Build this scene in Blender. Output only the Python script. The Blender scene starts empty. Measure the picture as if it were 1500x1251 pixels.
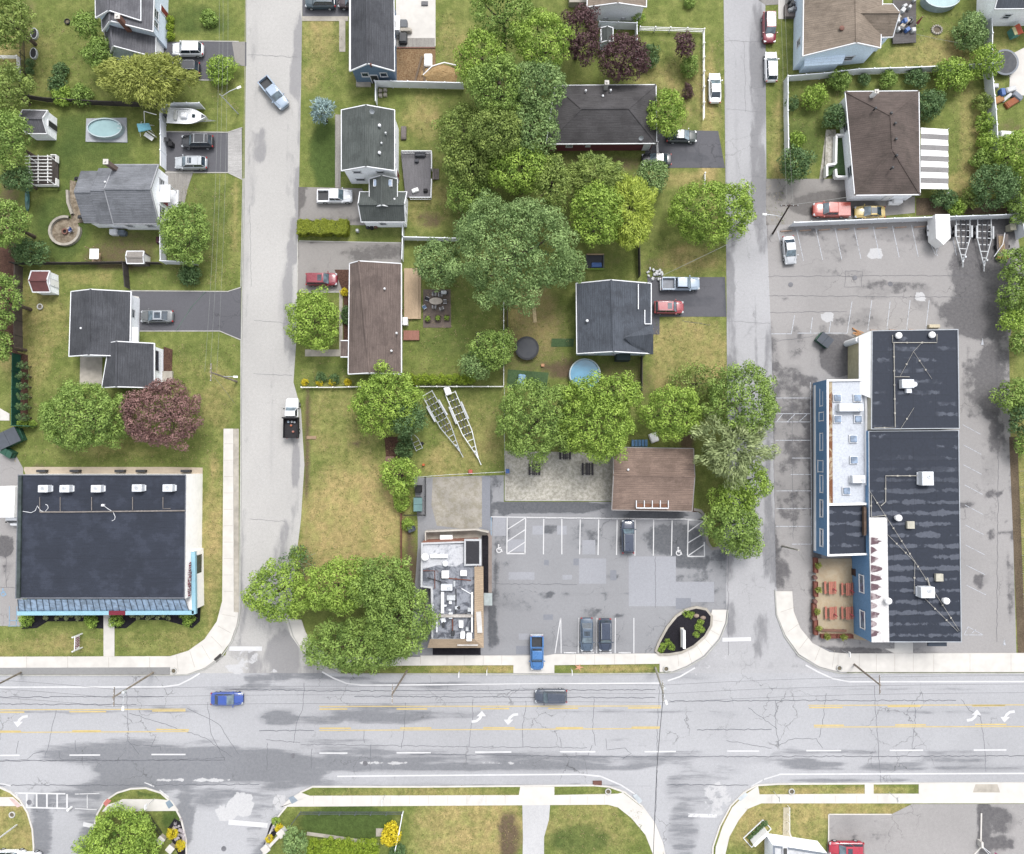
import bpy, bmesh, math, random
import numpy as np
from mathutils import Vector, Matrix
from math import radians, sin, cos, pi
random.seed(7)
SC = bpy.context.scene
COL = SC.collection
# ---------------------------------------------------------------- camera, sky, sun
CAMH = 100.0
TILT = math.atan(0.0495)
def P(px, py, z=0.0):
    """point at height z that the photograph shows at pixel (px, py) of 1500 x 1251"""
    x = (px - 750) / 1000.0; y = -(py - 625.5) / 1000.0
    yy = y * cos(TILT) + sin(TILT); zz = y * sin(TILT) - cos(TILT)
    s = (CAMH - z) / (-zz)
    return Vector((x * s, yy * s, z))
cd = bpy.data.cameras.new('camera'); cam = bpy.data.objects.new('camera', cd); COL.objects.link(cam)
cam.location = (0, 0, CAMH); cam.rotation_euler = (TILT, 0, 0)
cd.lens = 24; cd.sensor_width = 36; cd.clip_start = 1; cd.clip_end = 6000
SC.camera = cam
SC.view_settings.view_transform = 'Standard'; SC.view_settings.look = 'None'; SC.view_settings.exposure = 0
SC.render.engine = 'CYCLES'
SUN_EL, SUN_AZ = radians(58), radians(25)      # compass bearing of the bright part of the sky: north north east
w = bpy.data.worlds.new("World"); SC.world = w; w.use_nodes = True
nt = w.node_tree; bg = nt.nodes['Background']
sky = nt.nodes.new('ShaderNodeTexSky'); sky.sky_type = 'NISHITA'; sky.sun_disc = False
sky.sun_elevation = SUN_EL; sky.sun_rotation = SUN_AZ; sky.air_density = 1.0; sky.dust_density = 3.0
hs = nt.nodes.new('ShaderNodeHueSaturation'); hs.inputs['Saturation'].default_value = .2
nt.links.new(sky.outputs[0], hs.inputs['Color']); nt.links.new(hs.outputs[0], bg.inputs[0])
bg.inputs[1].default_value = 0.36
sl = bpy.data.lights.new('sun', 'SUN'); so = bpy.data.objects.new('sun', sl); COL.objects.link(so)
sl.energy = 2.5; sl.angle = radians(20); sl.color = (1, .965, .93)
sd = Vector((sin(SUN_AZ) * cos(SUN_EL), cos(SUN_AZ) * cos(SUN_EL), sin(SUN_EL)))
so.rotation_euler = sd.to_track_quat('Z', 'Y').to_euler()
LUX = 2.34
def C(r, g, b, k=1.0):
    f = lambda c: min(.86, (((c / 255 + .055) / 1.055) ** 2.4 if c > 10 else c / 255 / 12.92) / LUX * k)
    return (f(r), f(g), f(b), 1)
# ---------------------------------------------------------------- materials
MC = {}
class NB:
    def __init__(s, name):
        s.m = bpy.data.materials.new(name); s.m.use_nodes = True; s.t = s.m.node_tree; s.n = s.t.nodes
        s.b = s.n['Principled BSDF']; s.pos = s.n.new('ShaderNodeNewGeometry').outputs['Position']
    def l(s, a, b): s.t.links.new(a, b)
    def put(s, inp, v):
        if isinstance(v, bpy.types.NodeSocket): s.l(v, inp)
        else: inp.default_value = v
    def noise(s, sc, det=3, rough=.55, vec=None, dist=0, stretch=None):
        n = s.n.new('ShaderNodeTexNoise'); n.inputs['Scale'].default_value = sc; n.inputs['Detail'].default_value = det
        n.inputs['Roughness'].default_value = rough; n.inputs['Distortion'].default_value = dist
        v = vec or s.pos
        if stretch:
            mp = s.n.new('ShaderNodeMapping'); mp.inputs['Scale'].default_value = stretch; s.l(v, mp.inputs[0]); v = mp.outputs[0]
        s.l(v, n.inputs['Vector']); return n.outputs[0]
    def math(s, op, a, b=0.0, c=None):
        n = s.n.new('ShaderNodeMath'); n.operation = op; s.put(n.inputs[0], a); s.put(n.inputs[1], b)
        if c is not None: s.put(n.inputs[2], c)
        return n.outputs[0]
    def ramp(s, v, a, b, lo=0.0, hi=1.0):
        n = s.n.new('ShaderNodeMapRange'); n.interpolation_type = 'SMOOTHSTEP'
        s.put(n.inputs[0], v); n.inputs[1].default_value = a; n.inputs[2].default_value = b
        n.inputs[3].default_value = lo; n.inputs[4].default_value = hi; return n.outputs[0]
    def mix(s, f, a, b, mode='MIX'):
        n = s.n.new('ShaderNodeMix'); n.data_type = 'RGBA'; n.blend_type = mode
        s.put(n.inputs['Factor'], f); s.put(n.inputs['A'], a); s.put(n.inputs['B'], b); return n.outputs['Result']
    def mul(s, col, f):
        cb = s.n.new('ShaderNodeCombineColor')
        for i in range(3): s.put(cb.inputs[i], f)
        return s.mix(1.0, col, cb.outputs[0], 'MULTIPLY')
    def attr(s, name):
        n = s.n.new('ShaderNodeAttribute'); n.attribute_name = name; return n.outputs['Fac']
    def done(s, col, rough=.85, spec=.3, metal=0.0, bump=None, bs=.3):
        s.put(s.b.inputs['Base Color'], col); s.put(s.b.inputs['Roughness'], rough)
        s.b.inputs['Specular IOR Level'].default_value = spec; s.b.inputs['Metallic'].default_value = metal
        if bump is not None:
            bp = s.n.new('ShaderNodeBump'); bp.inputs['Strength'].default_value = bs; bp.inputs['Distance'].default_value = .05
            s.l(bump, bp.inputs['Height']); s.l(bp.outputs[0], s.b.inputs['Normal'])
        return s.m
def M(name, rgb, rough=.75, var=.12, sc=2.0, spec=.35, metal=0.0, k=1.0, coat=0.0):
    """plain surface: photo colour with two octaves of wear"""
    if name in MC: return MC[name]
    b = NB(name); n1 = b.noise(sc, 5); n2 = b.noise(sc * .22, 3)
    f = b.math('MULTIPLY', b.ramp(n1, .25, .75, 1 - var, 1 + var), b.ramp(n2, .3, .7, 1 - var * .7, 1 + var * .7))
    m = b.done(b.mul(C(*rgb, k), f), b.ramp(n1, .3, .7, max(0, rough - .08), min(1, rough + .08)), spec, metal, n1, .08)
    if coat: b.b.inputs['Coat Weight'].default_value = coat; b.b.inputs['Coat Roughness'].default_value = .05
    MC[name] = m; return m
def lined(name, rgb, dark, pitch, axis, width=.12, var=.15, rough=.85, blot=None, blotc=None, k=1.0, soft=.25):
    """boards, shingle courses, roofing seams: thin darker lines every pitch metres along x, y or z"""
    if name in MC: return MC[name]
    b = NB(name); sx = b.n.new('ShaderNodeSeparateXYZ'); b.l(b.pos, sx.inputs[0]); c = sx.outputs['xyz'.index(axis)]
    wob = b.noise(.7, 2); c = b.math('ADD', c, b.math('MULTIPLY', wob, pitch * soft))
    fr = b.math('FRACT', b.math('DIVIDE', c, pitch)); ln = b.math('LESS_THAN', fr, width)
    st = {'x': (4, .5, 1), 'y': (.5, 4, 1), 'z': (1, 1, 4)}[axis]
    n1 = b.noise(1.2, 6, .65, stretch=st); n2 = b.noise(.25, 4); n3 = b.noise(7, 2)
    col = b.mix(b.math('MULTIPLY', ln, .55), C(*rgb, k), C(*dark, k))
    if blot: col = b.mix(b.ramp(b.noise(blot, 5, .6), .5, .62), col, C(*blotc, k))
    f = b.math('MULTIPLY', b.ramp(n1, .25, .75, 1 - var, 1 + var), b.math('MULTIPLY', b.ramp(n2, .3, .7, 1 - var * .7, 1 + var * .7), b.ramp(n3, .2, .8, .86, 1.14)))
    m = b.done(b.mul(col, f), rough, .25, 0, n1, .2); MC[name] = m; return m
def glass_mat(name='window_glass', rgb=(70, 85, 100), rough=.06):
    if name in MC: return MC[name]
    b = NB(name); n = b.noise(1.5, 2); m = b.done(b.mul(C(*rgb), b.ramp(n, .3, .7, .6, 1.3)), rough, .9); MC[name] = m; return m
def paint(name, rgb, k=1.0): return M(name, rgb, .32, .05, .8, .5, 0, k, .8)
WHITE = M('white_paint', (246, 246, 246), .6, .05, 1.5, k=1.7)
VINYL = M('white_vinyl', (236, 240, 246), .5, .06, 1.0, k=1.7)
TRIM = M('trim_white', (232, 234, 238), .6, .06, 2, k=1.5)
BLACK = M('black_rubber', (42, 42, 46), .8, .2, 3)
DARKMET = M('dark_metal', (70, 72, 76), .5, .2, 3)
GALV = M('galvanised_steel', (214, 218, 222), .45, .15, 3, .5, .25, k=1.3)
CHROME = M('chrome', (210, 215, 220), .2, .1, 3, .5, .8)
GLASS = glass_mat(); CARGLASS = glass_mat('car_glass', (62, 78, 92), .05); CARGLASSL = glass_mat('windscreen_glass', (128, 148, 160), .08)
BRICK = M('red_brick', (146, 106, 94), .9, .25, 6)
WOOD = lined('weathered_boards', (140, 132, 130), (80, 74, 72), .16, 'x', .14, .2)
TIMBER = M('pine_timber', (212, 184, 148), .8, .15, 2)
BARK = M('bark', (112, 98, 86), .95, .35, 3)
POLEW = M('pole_timber', (176, 164, 150), .9, .25, 2)
CONC = M('concrete', (236, 232, 226), .9, .07, .9, k=1.12)
CONCD = M('aged_concrete', (205, 198, 186), .95, .16, 1.2)
RED_L = M('tail_light_red', (190, 40, 40), .3, .1, 4)
AMBER = M('headlight', (225, 230, 235), .15, .1, 4)
PLAST = lambda n, c: M(n, c, .5, .1, 3)
# ---------------------------------------------------------------- mesh builder
class MB:
    def __init__(s): s.v = []; s.f = []; s.mi = []; s.cm = 0
    def add(s, vs, fs):
        o = len(s.v); s.v += [tuple(v) for v in vs]
        for f in fs: s.f.append([i + o for i in f]); s.mi.append(s.cm)
        return s
    def box(s, c, d, rz=0.0, M4=None):
        x, y, z = d[0] / 2, d[1] / 2, d[2] / 2
        vs = [Vector((a * x, b * y, e * z)) for e in (-1, 1) for a, b in ((-1, -1), (1, -1), (1, 1), (-1, 1))]
        R = M4 or Matrix.Rotation(rz, 3, 'Z'); vs = [R @ v + Vector(c) for v in vs]
        return s.add(vs, [(0, 3, 2, 1), (4, 5, 6, 7), (0, 1, 5, 4), (1, 2, 6, 5), (2, 3, 7, 6), (3, 0, 4, 7)])
    def bev(s, c, d, r=.05, rz=0.0):
        """box with chamfered top and corners"""
        x, y, z = d[0] / 2, d[1] / 2, d[2] / 2; R = Matrix.Rotation(rz, 3, 'Z'); vs = []
        for (k, zz) in ((0, -z), (0, z - r), (r, z)):
            X, Y = x - k, y - k; q = r
            for a, b in ((X, Y - q), (X - q, Y), (-X + q, Y), (-X, Y - q), (-X, -Y + q), (-X + q, -Y), (X - q, -Y), (X, -Y + q)): vs.append(R @ Vector((a, b, zz)) + Vector(c))
        fs = [tuple(range(7, -1, -1)), tuple(range(16, 24))]
        for k in range(2):
            for i in range(8): j = (i + 1) % 8; fs.append((k * 8 + i, k * 8 + j, k * 8 + 8 + j, k * 8 + 8 + i))
        return s.add(vs, fs)
    def beam(s, a, b, wd, h, up=(0, 0, 1)):
        a = Vector(a); b = Vector(b); d = b - a; L = d.length
        if L < 1e-5: return s
        d.normalize(); sd = d.cross(Vector(up))
        if sd.length < 1e-4: sd = d.cross(Vector((1, 0, 0)))
        sd.normalize(); u = sd.cross(d)
        vs = [p + sd * (i * wd / 2) + u * (j * h / 2) for p in (a, b) for i, j in ((-1, -1), (1, -1), (1, 1), (-1, 1))]
        return s.add(vs, [(0, 1, 2, 3), (7, 6, 5, 4), (0, 4, 5, 1), (1, 5, 6, 2), (2, 6, 7, 3), (3, 7, 4, 0)])
    def prism(s, poly, z0, z1):
        n = len(poly); A = sum(poly[i][0] * poly[(i + 1) % n][1] - poly[(i + 1) % n][0] * poly[i][1] for i in range(n))
        if A < 0: poly = poly[::-1]
        vs = [(p[0], p[1], z0) for p in poly] + [(p[0], p[1], z1) for p in poly]
        return s.add(vs, [tuple(range(n - 1, -1, -1)), tuple(range(n, 2 * n))] + [(i, (i + 1) % n, (i + 1) % n + n, i + n) for i in range(n)])
    def tube(s, pts, r, n=6, cap=True):
        pts = [Vector(p) for p in pts]; rs = r if isinstance(r, (list, tuple)) else [r] * len(pts); vs = []; fs = []
        for i, p in enumerate(pts):
            d = (pts[min(i + 1, len(pts) - 1)] - pts[max(i - 1, 0)]).normalized()
            a = d.cross(Vector((0, 0, 1)));
            if a.length < .05: a = d.cross(Vector((1, 0, 0)))
            a.normalize(); b = d.cross(a)
            vs += [p + (a * cos(2 * pi * k / n) + b * sin(2 * pi * k / n)) * rs[i] for k in range(n)]
        for i in range(len(pts) - 1):
            for k in range(n): fs.append((i * n + k, i * n + (k + 1) % n, i * n + n + (k + 1) % n, i * n + n + k))
        if cap: fs += [tuple(range(n - 1, -1, -1)), tuple(range(len(vs) - n, len(vs)))]
        return s.add(vs, fs)
    def cyl(s, c, r, h, n=16, r2=None): 
        c = Vector(c); return s.tube([c, c + Vector((0, 0, h))], [r, r if r2 is None else r2], n)
    def lathe(s, c, prof, n=16, sx=1, sy=1):
        vs = []; fs = []; m = len(prof)
        for r, z in prof: vs += [(c[0] + r * cos(2 * pi * k / n) * sx, c[1] + r * sin(2 * pi * k / n) * sy, c[2] + z) for k in range(n)]
        for i in range(m - 1):
            for k in range(n): fs.append((i * n + k, i * n + (k + 1) % n, i * n + n + (k + 1) % n, i * n + n + k))
        fs += [tuple(range(n - 1, -1, -1)), tuple(range(len(vs) - n, len(vs)))]
        return s.add(vs, fs)
    def build(s, name, mat, parent=None, smooth=0, world=True):
        me = bpy.data.meshes.new(name); off = Vector(parent_loc(parent)) if (parent and world) else Vector((0, 0, 0))
        me.from_pydata([tuple(Vector(v) - off) for v in s.v], [], s.f)
        mats = mat if isinstance(mat, (list, tuple)) else [mat]
        for m in mats: me.materials.append(m)
        if len(mats) > 1: me.polygons.foreach_set('material_index', s.mi)
        me.validate()
        bm = bmesh.new(); bm.from_mesh(me); bmesh.ops.recalc_face_normals(bm, faces=bm.faces); bm.to_mesh(me); bm.free()
        if smooth:
            me.polygons.foreach_set('use_smooth', [True] * len(me.polygons)); me.set_sharp_from_angle(angle=radians(smooth))
        o = bpy.data.objects.new(name, me); COL.objects.link(o)
        if parent: o.parent = parent
        return o
def parent_loc(o):
    v = Vector((0, 0, 0))
    while o: v += Vector(o.location); o = o.parent
    return v
def tag(o, label=None, cat=None, group=None, kind=None):
    if label: o['label'] = label
    if cat: o['category'] = cat
    if group: o['group'] = group
    if kind: o['kind'] = kind
    return o
def T(name, label, cat, loc=(0, 0, 0), group=None, rz=0.0):
    o = bpy.data.objects.new(name, None); COL.objects.link(o); o.location = loc; o.rotation_euler = (0, 0, rz)
    o.empty_display_size = .3
    return tag(o, label, cat, group)
KIDS = {}
def copy_tree(o, parent=None):
    c = o.copy(); COL.objects.link(c)
    if parent: c.parent = parent
    for ch in list(o.children): copy_tree(ch, c)
    return c
def pl(pts, z=0.0): return [P(a, b, z) for a, b in pts]
# ---------------------------------------------------------------- attribute fields on the ground
def field(blobs, x, y):
    v = 0.0
    for (cx, cy, rx, ry, val) in blobs:
        dx = (x - cx) / rx
        if abs(dx) > 1.3: continue
        dy = (y - cy) / ry
        if abs(dy) > 1.3: continue
        d = math.sqrt(dx * dx + dy * dy)
        if d < 1.3:
            t = min(1, max(0, (1.3 - d) / .6)); v = max(v, val * t * t * (3 - 2 * t)) if val > 0 else v + val * t
    return v
def to_world(bl):
    out = []
    for (a, b, rx, ry, val) in bl:
        c = P(a, b); out.append((c.x, c.y, rx * .1, ry * .1, val))
    return out
def sheet(name, poly, z, mat, res=1.2, fields=(), side=0.0, parent=None, kind='structure', px=True, flat=False):
    pts = pl(poly) if px else [Vector(p) for p in poly]
    bm = bmesh.new(); vs = [bm.verts.new((p.x, p.y, z)) for p in pts]
    f = bm.faces.new(vs); f.normal_update()
    if f.normal.z < 0: f.normal_flip()
    bmesh.ops.triangulate(bm, faces=bm.faces[:])
    if res:
        x0 = max(-90, min(p.x for p in pts)); x1 = min(90, max(p.x for p in pts)); y0 = max(-75, min(p.y for p in pts)); y1 = min(90, max(p.y for p in pts))
        for ax, a, b in ((0, x0, x1), (1, y0, y1)):
            k = math.ceil(a / res) * res
            while k < b:
                co = (k, 0, 0) if ax == 0 else (0, k, 0); no = (1, 0, 0) if ax == 0 else (0, 1, 0)
                bmesh.ops.bisect_plane(bm, geom=bm.verts[:] + bm.edges[:] + bm.faces[:], plane_co=co, plane_no=no, dist=1e-5); k += res
    if side:
        n = len(pts); lo = [bm.verts.new((p.x, p.y, z - side)) for p in pts]; hi = [bm.verts.new((p.x, p.y, z)) for p in pts]
        for i in range(n): bm.faces.new((lo[i], lo[(i + 1) % n], hi[(i + 1) % n], hi[i]))
    me = bpy.data.meshes.new(name); bm.to_mesh(me); bm.free(); me.materials.append(mat)
    for an, bl in fields:
        at = me.attributes.new(an, 'FLOAT', 'POINT'); at.data.foreach_set('value', [field(bl, v.co.x, v.co.y) for v in me.vertices])
    o = bpy.data.objects.new(name, me); COL.objects.link(o)
    if parent: o.parent = parent
    if kind and not parent: o['kind'] = kind
    return o
def ribbon(mb, pts, wd, z, h=0.0, px=True, closed=False):
    q = pl(pts) if px else [Vector(p) for p in pts]; n = len(q)
    L = []; R = []
    for i, p in enumerate(q):
        a = q[(i - 1) % n] if (closed or i > 0) else p; b = q[(i + 1) % n] if (closed or i < n - 1) else p
        d = (b - a); d.z = 0; d.normalize(); s = Vector((-d.y, d.x, 0)) * wd / 2
        L.append((p.x + s.x, p.y + s.y, z)); R.append((p.x - s.x, p.y - s.y, z))
    m = n if closed else n - 1; o = [(x, y, z - h) for x, y, _ in L]; r = [(x, y, z - h) for x, y, _ in R]
    vs = L + R + (o + r if h else []); fs = []
    for i in range(m):
        j = (i + 1) % n; fs.append((n + i, n + j, j, i))
        if h: fs += [(i, j, 2 * n + j, 2 * n + i), (n + j, n + i, 3 * n + i, 3 * n + j)]
    mb.add(vs, fs); return mb
def arc(cx, cy, rx, ry, a0, a1, n=10): return [(cx + rx * cos(radians(a0 + (a1 - a0) * i / n)), cy - ry * sin(radians(a0 + (a1 - a0) * i / n))) for i in range(n + 1)]
# ================================================================ GROUND
def asphalt(name, light, dark, cracks=.5, seam=0.0, k=1.0, st=None):
    b = NB(name); a = b.attr('wet'); br = b.attr('pale')
    n1 = b.noise(.55, 8, .66, stretch=st); n2 = b.noise(.06, 3); n3 = b.noise(2.6, 5, .7); n4 = b.noise(9, 3, .8)
    t = b.math('ADD', a, b.math('MULTIPLY', b.math('SUBTRACT', n1, .5), 1.25))
    f = b.ramp(t, .38, .72)
    f2 = b.ramp(b.math('ADD', br, b.math('MULTIPLY', b.math('SUBTRACT', b.noise(.8, 7, .62), .5), 1.1)), .5, .62)
    hz = b.ramp(b.math('ADD', a, b.math('MULTIPLY', b.math('SUBTRACT', b.noise(.16, 6, .6, stretch=st), .5), 1.7)), .25, .95, 0, .42); col = b.mix(b.math('MAXIMUM', hz, b.math('MULTIPLY', f, b.ramp(n3, .3, .7, .75, 1))), C(*light, k), C(*dark, k)); col = b.mix(f2, col, C(226, 226, 228, k))
    g = b.math('MULTIPLY', b.ramp(n2, .3, .7, .93, 1.06), b.math('MULTIPLY', b.ramp(n3, .25, .75, .94, 1.05), b.ramp(n4, .25, .75, .90, 1.10)))
    if cracks:
        wv = b.n.new('ShaderNodeVectorMath'); wv.operation = 'MULTIPLY_ADD'
        nz = b.n.new('ShaderNodeTexNoise'); nz.inputs['Scale'].default_value = .9; nz.inputs['Detail'].default_value = 5; b.l(b.pos, nz.inputs['Vector'])
        b.l(nz.outputs['Color'], wv.inputs[0]); wv.inputs[1].default_value = (2.2, 2.2, 0); b.l(b.pos, wv.inputs[2])
        v = b.n.new('ShaderNodeTexVoronoi'); v.feature = 'DISTANCE_TO_EDGE'; v.inputs['Scale'].default_value = .22; b.l(wv.outputs[0], v.inputs['Vector'])
        ln = b.ramp(v.outputs['Distance'], .0, .014, 1, 0)
        mk = b.ramp(b.noise(.10, 3), .50, .62); g = b.math('MULTIPLY', g, b.math('SUBTRACT', 1, b.math('MULTIPLY', b.math('MULTIPLY', ln, mk), cracks)))
    return b.done(b.mul(col, g), b.ramp(f, 0, 1, .9, .7), .3, 0, n4, .25)
A_MAIN = asphalt('asphalt_main_road', (205, 206, 210), (142, 144, 150), .5, st=(.22, 1.5, 1))
A_SIDE = asphalt('asphalt_side_street', (216, 214, 211), (166, 165, 167), .15, st=(1.3, .35, 1))
A_LOT = asphalt('asphalt_parking_lot', (174, 175, 179), (98, 101, 107), .4)
A_LOTR = asphalt('asphalt_back_lot', (186, 183, 182), (104, 102, 105), .4)
A_DRV = asphalt('asphalt_driveway', (116, 116, 122), (86, 88, 96), .35)
A_OLD = asphalt('asphalt_old_driveway', (176, 172, 168), (112, 108, 106), .5)
def grass(name='lawn_grass'):
    b = NB(name); d = b.attr('dry'); e = b.attr('bare'); u = b.attr('lush')
    n1 = b.noise(.22, 6, .62); n2 = b.noise(1.3, 6, .7); n3 = b.noise(5.5, 4, .75); n4 = b.noise(.9, 3, .5, stretch=(1, .25, 1))
    t = b.math('ADD', d, b.math('MULTIPLY', b.math('SUBTRACT', n1, .5), 1.5)); t = b.math('ADD', t, b.math('MULTIPLY', b.math('SUBTRACT', n2, .5), .8))
    col = b.mix(b.ramp(t, .05, 1.25), C(120, 132, 70, 1.16), C(190, 170, 118, 1.16)); col = b.mix(b.ramp(b.noise(.5, 4), .42, .68, 0, .55), col, C(160, 164, 98, 1.12))
    tu = b.math('ADD', u, b.math('MULTIPLY', b.math('SUBTRACT', n1, .5), .9)); col = b.mix(b.ramp(tu, .3, 1.0), col, C(92, 112, 58))
    tb = b.math('ADD', e, b.math('MULTIPLY', b.math('SUBTRACT', n2, .5), .9)); col = b.mix(b.ramp(tb, .35, .95), col, C(120, 104, 84))
    g = b.math('MULTIPLY', b.ramp(n3, .3, .7, .74, 1.26), b.ramp(n2, .3, .7, .84, 1.16)); g = b.math('MULTIPLY', g, b.ramp(n4, .3, .7, .95, 1.05))
    return b.done(b.mul(col, g), .95, .15, 0, n3, .6)
GRASS = grass()
GRAVEL = None
def stones(name, c1, c2, k=1.0, sc=5):
    b = NB(name); n = b.noise(sc, 4, .8); n2 = b.noise(.5, 5); col = b.mix(b.ramp(n, .38, .62), C(*c1, k), C(*c2, k))
    return b.done(b.mul(col, b.ramp(n2, .3, .7, .84, 1.1)), .95, .2, 0, n, .6)
GRAVEL = stones('pale_gravel', (228, 224, 214), (186, 182, 168), 1, 2.2)
GRAVEL2 = stones('sandy_gravel', (204, 198, 188), (172, 166, 150), 1, 1.0)
MULCH = stones('black_mulch', (52, 50, 58), (34, 32, 38))
MULCHR = stones('bark_mulch', (122, 92, 78), (86, 62, 54))
SOIL = stones('bare_soil', (132, 116, 98), (104, 92, 74))
SAND = stones('patio_sand', (222, 206, 178), (206, 186, 156), 1, 1.0)
TURF = stones('artificial_turf', (98, 124, 84), (82, 108, 72), 1, 3)
PAVER = lined('paver_stones', (182, 178, 172), (140, 136, 130), .6, 'x', .1, .12)
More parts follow.
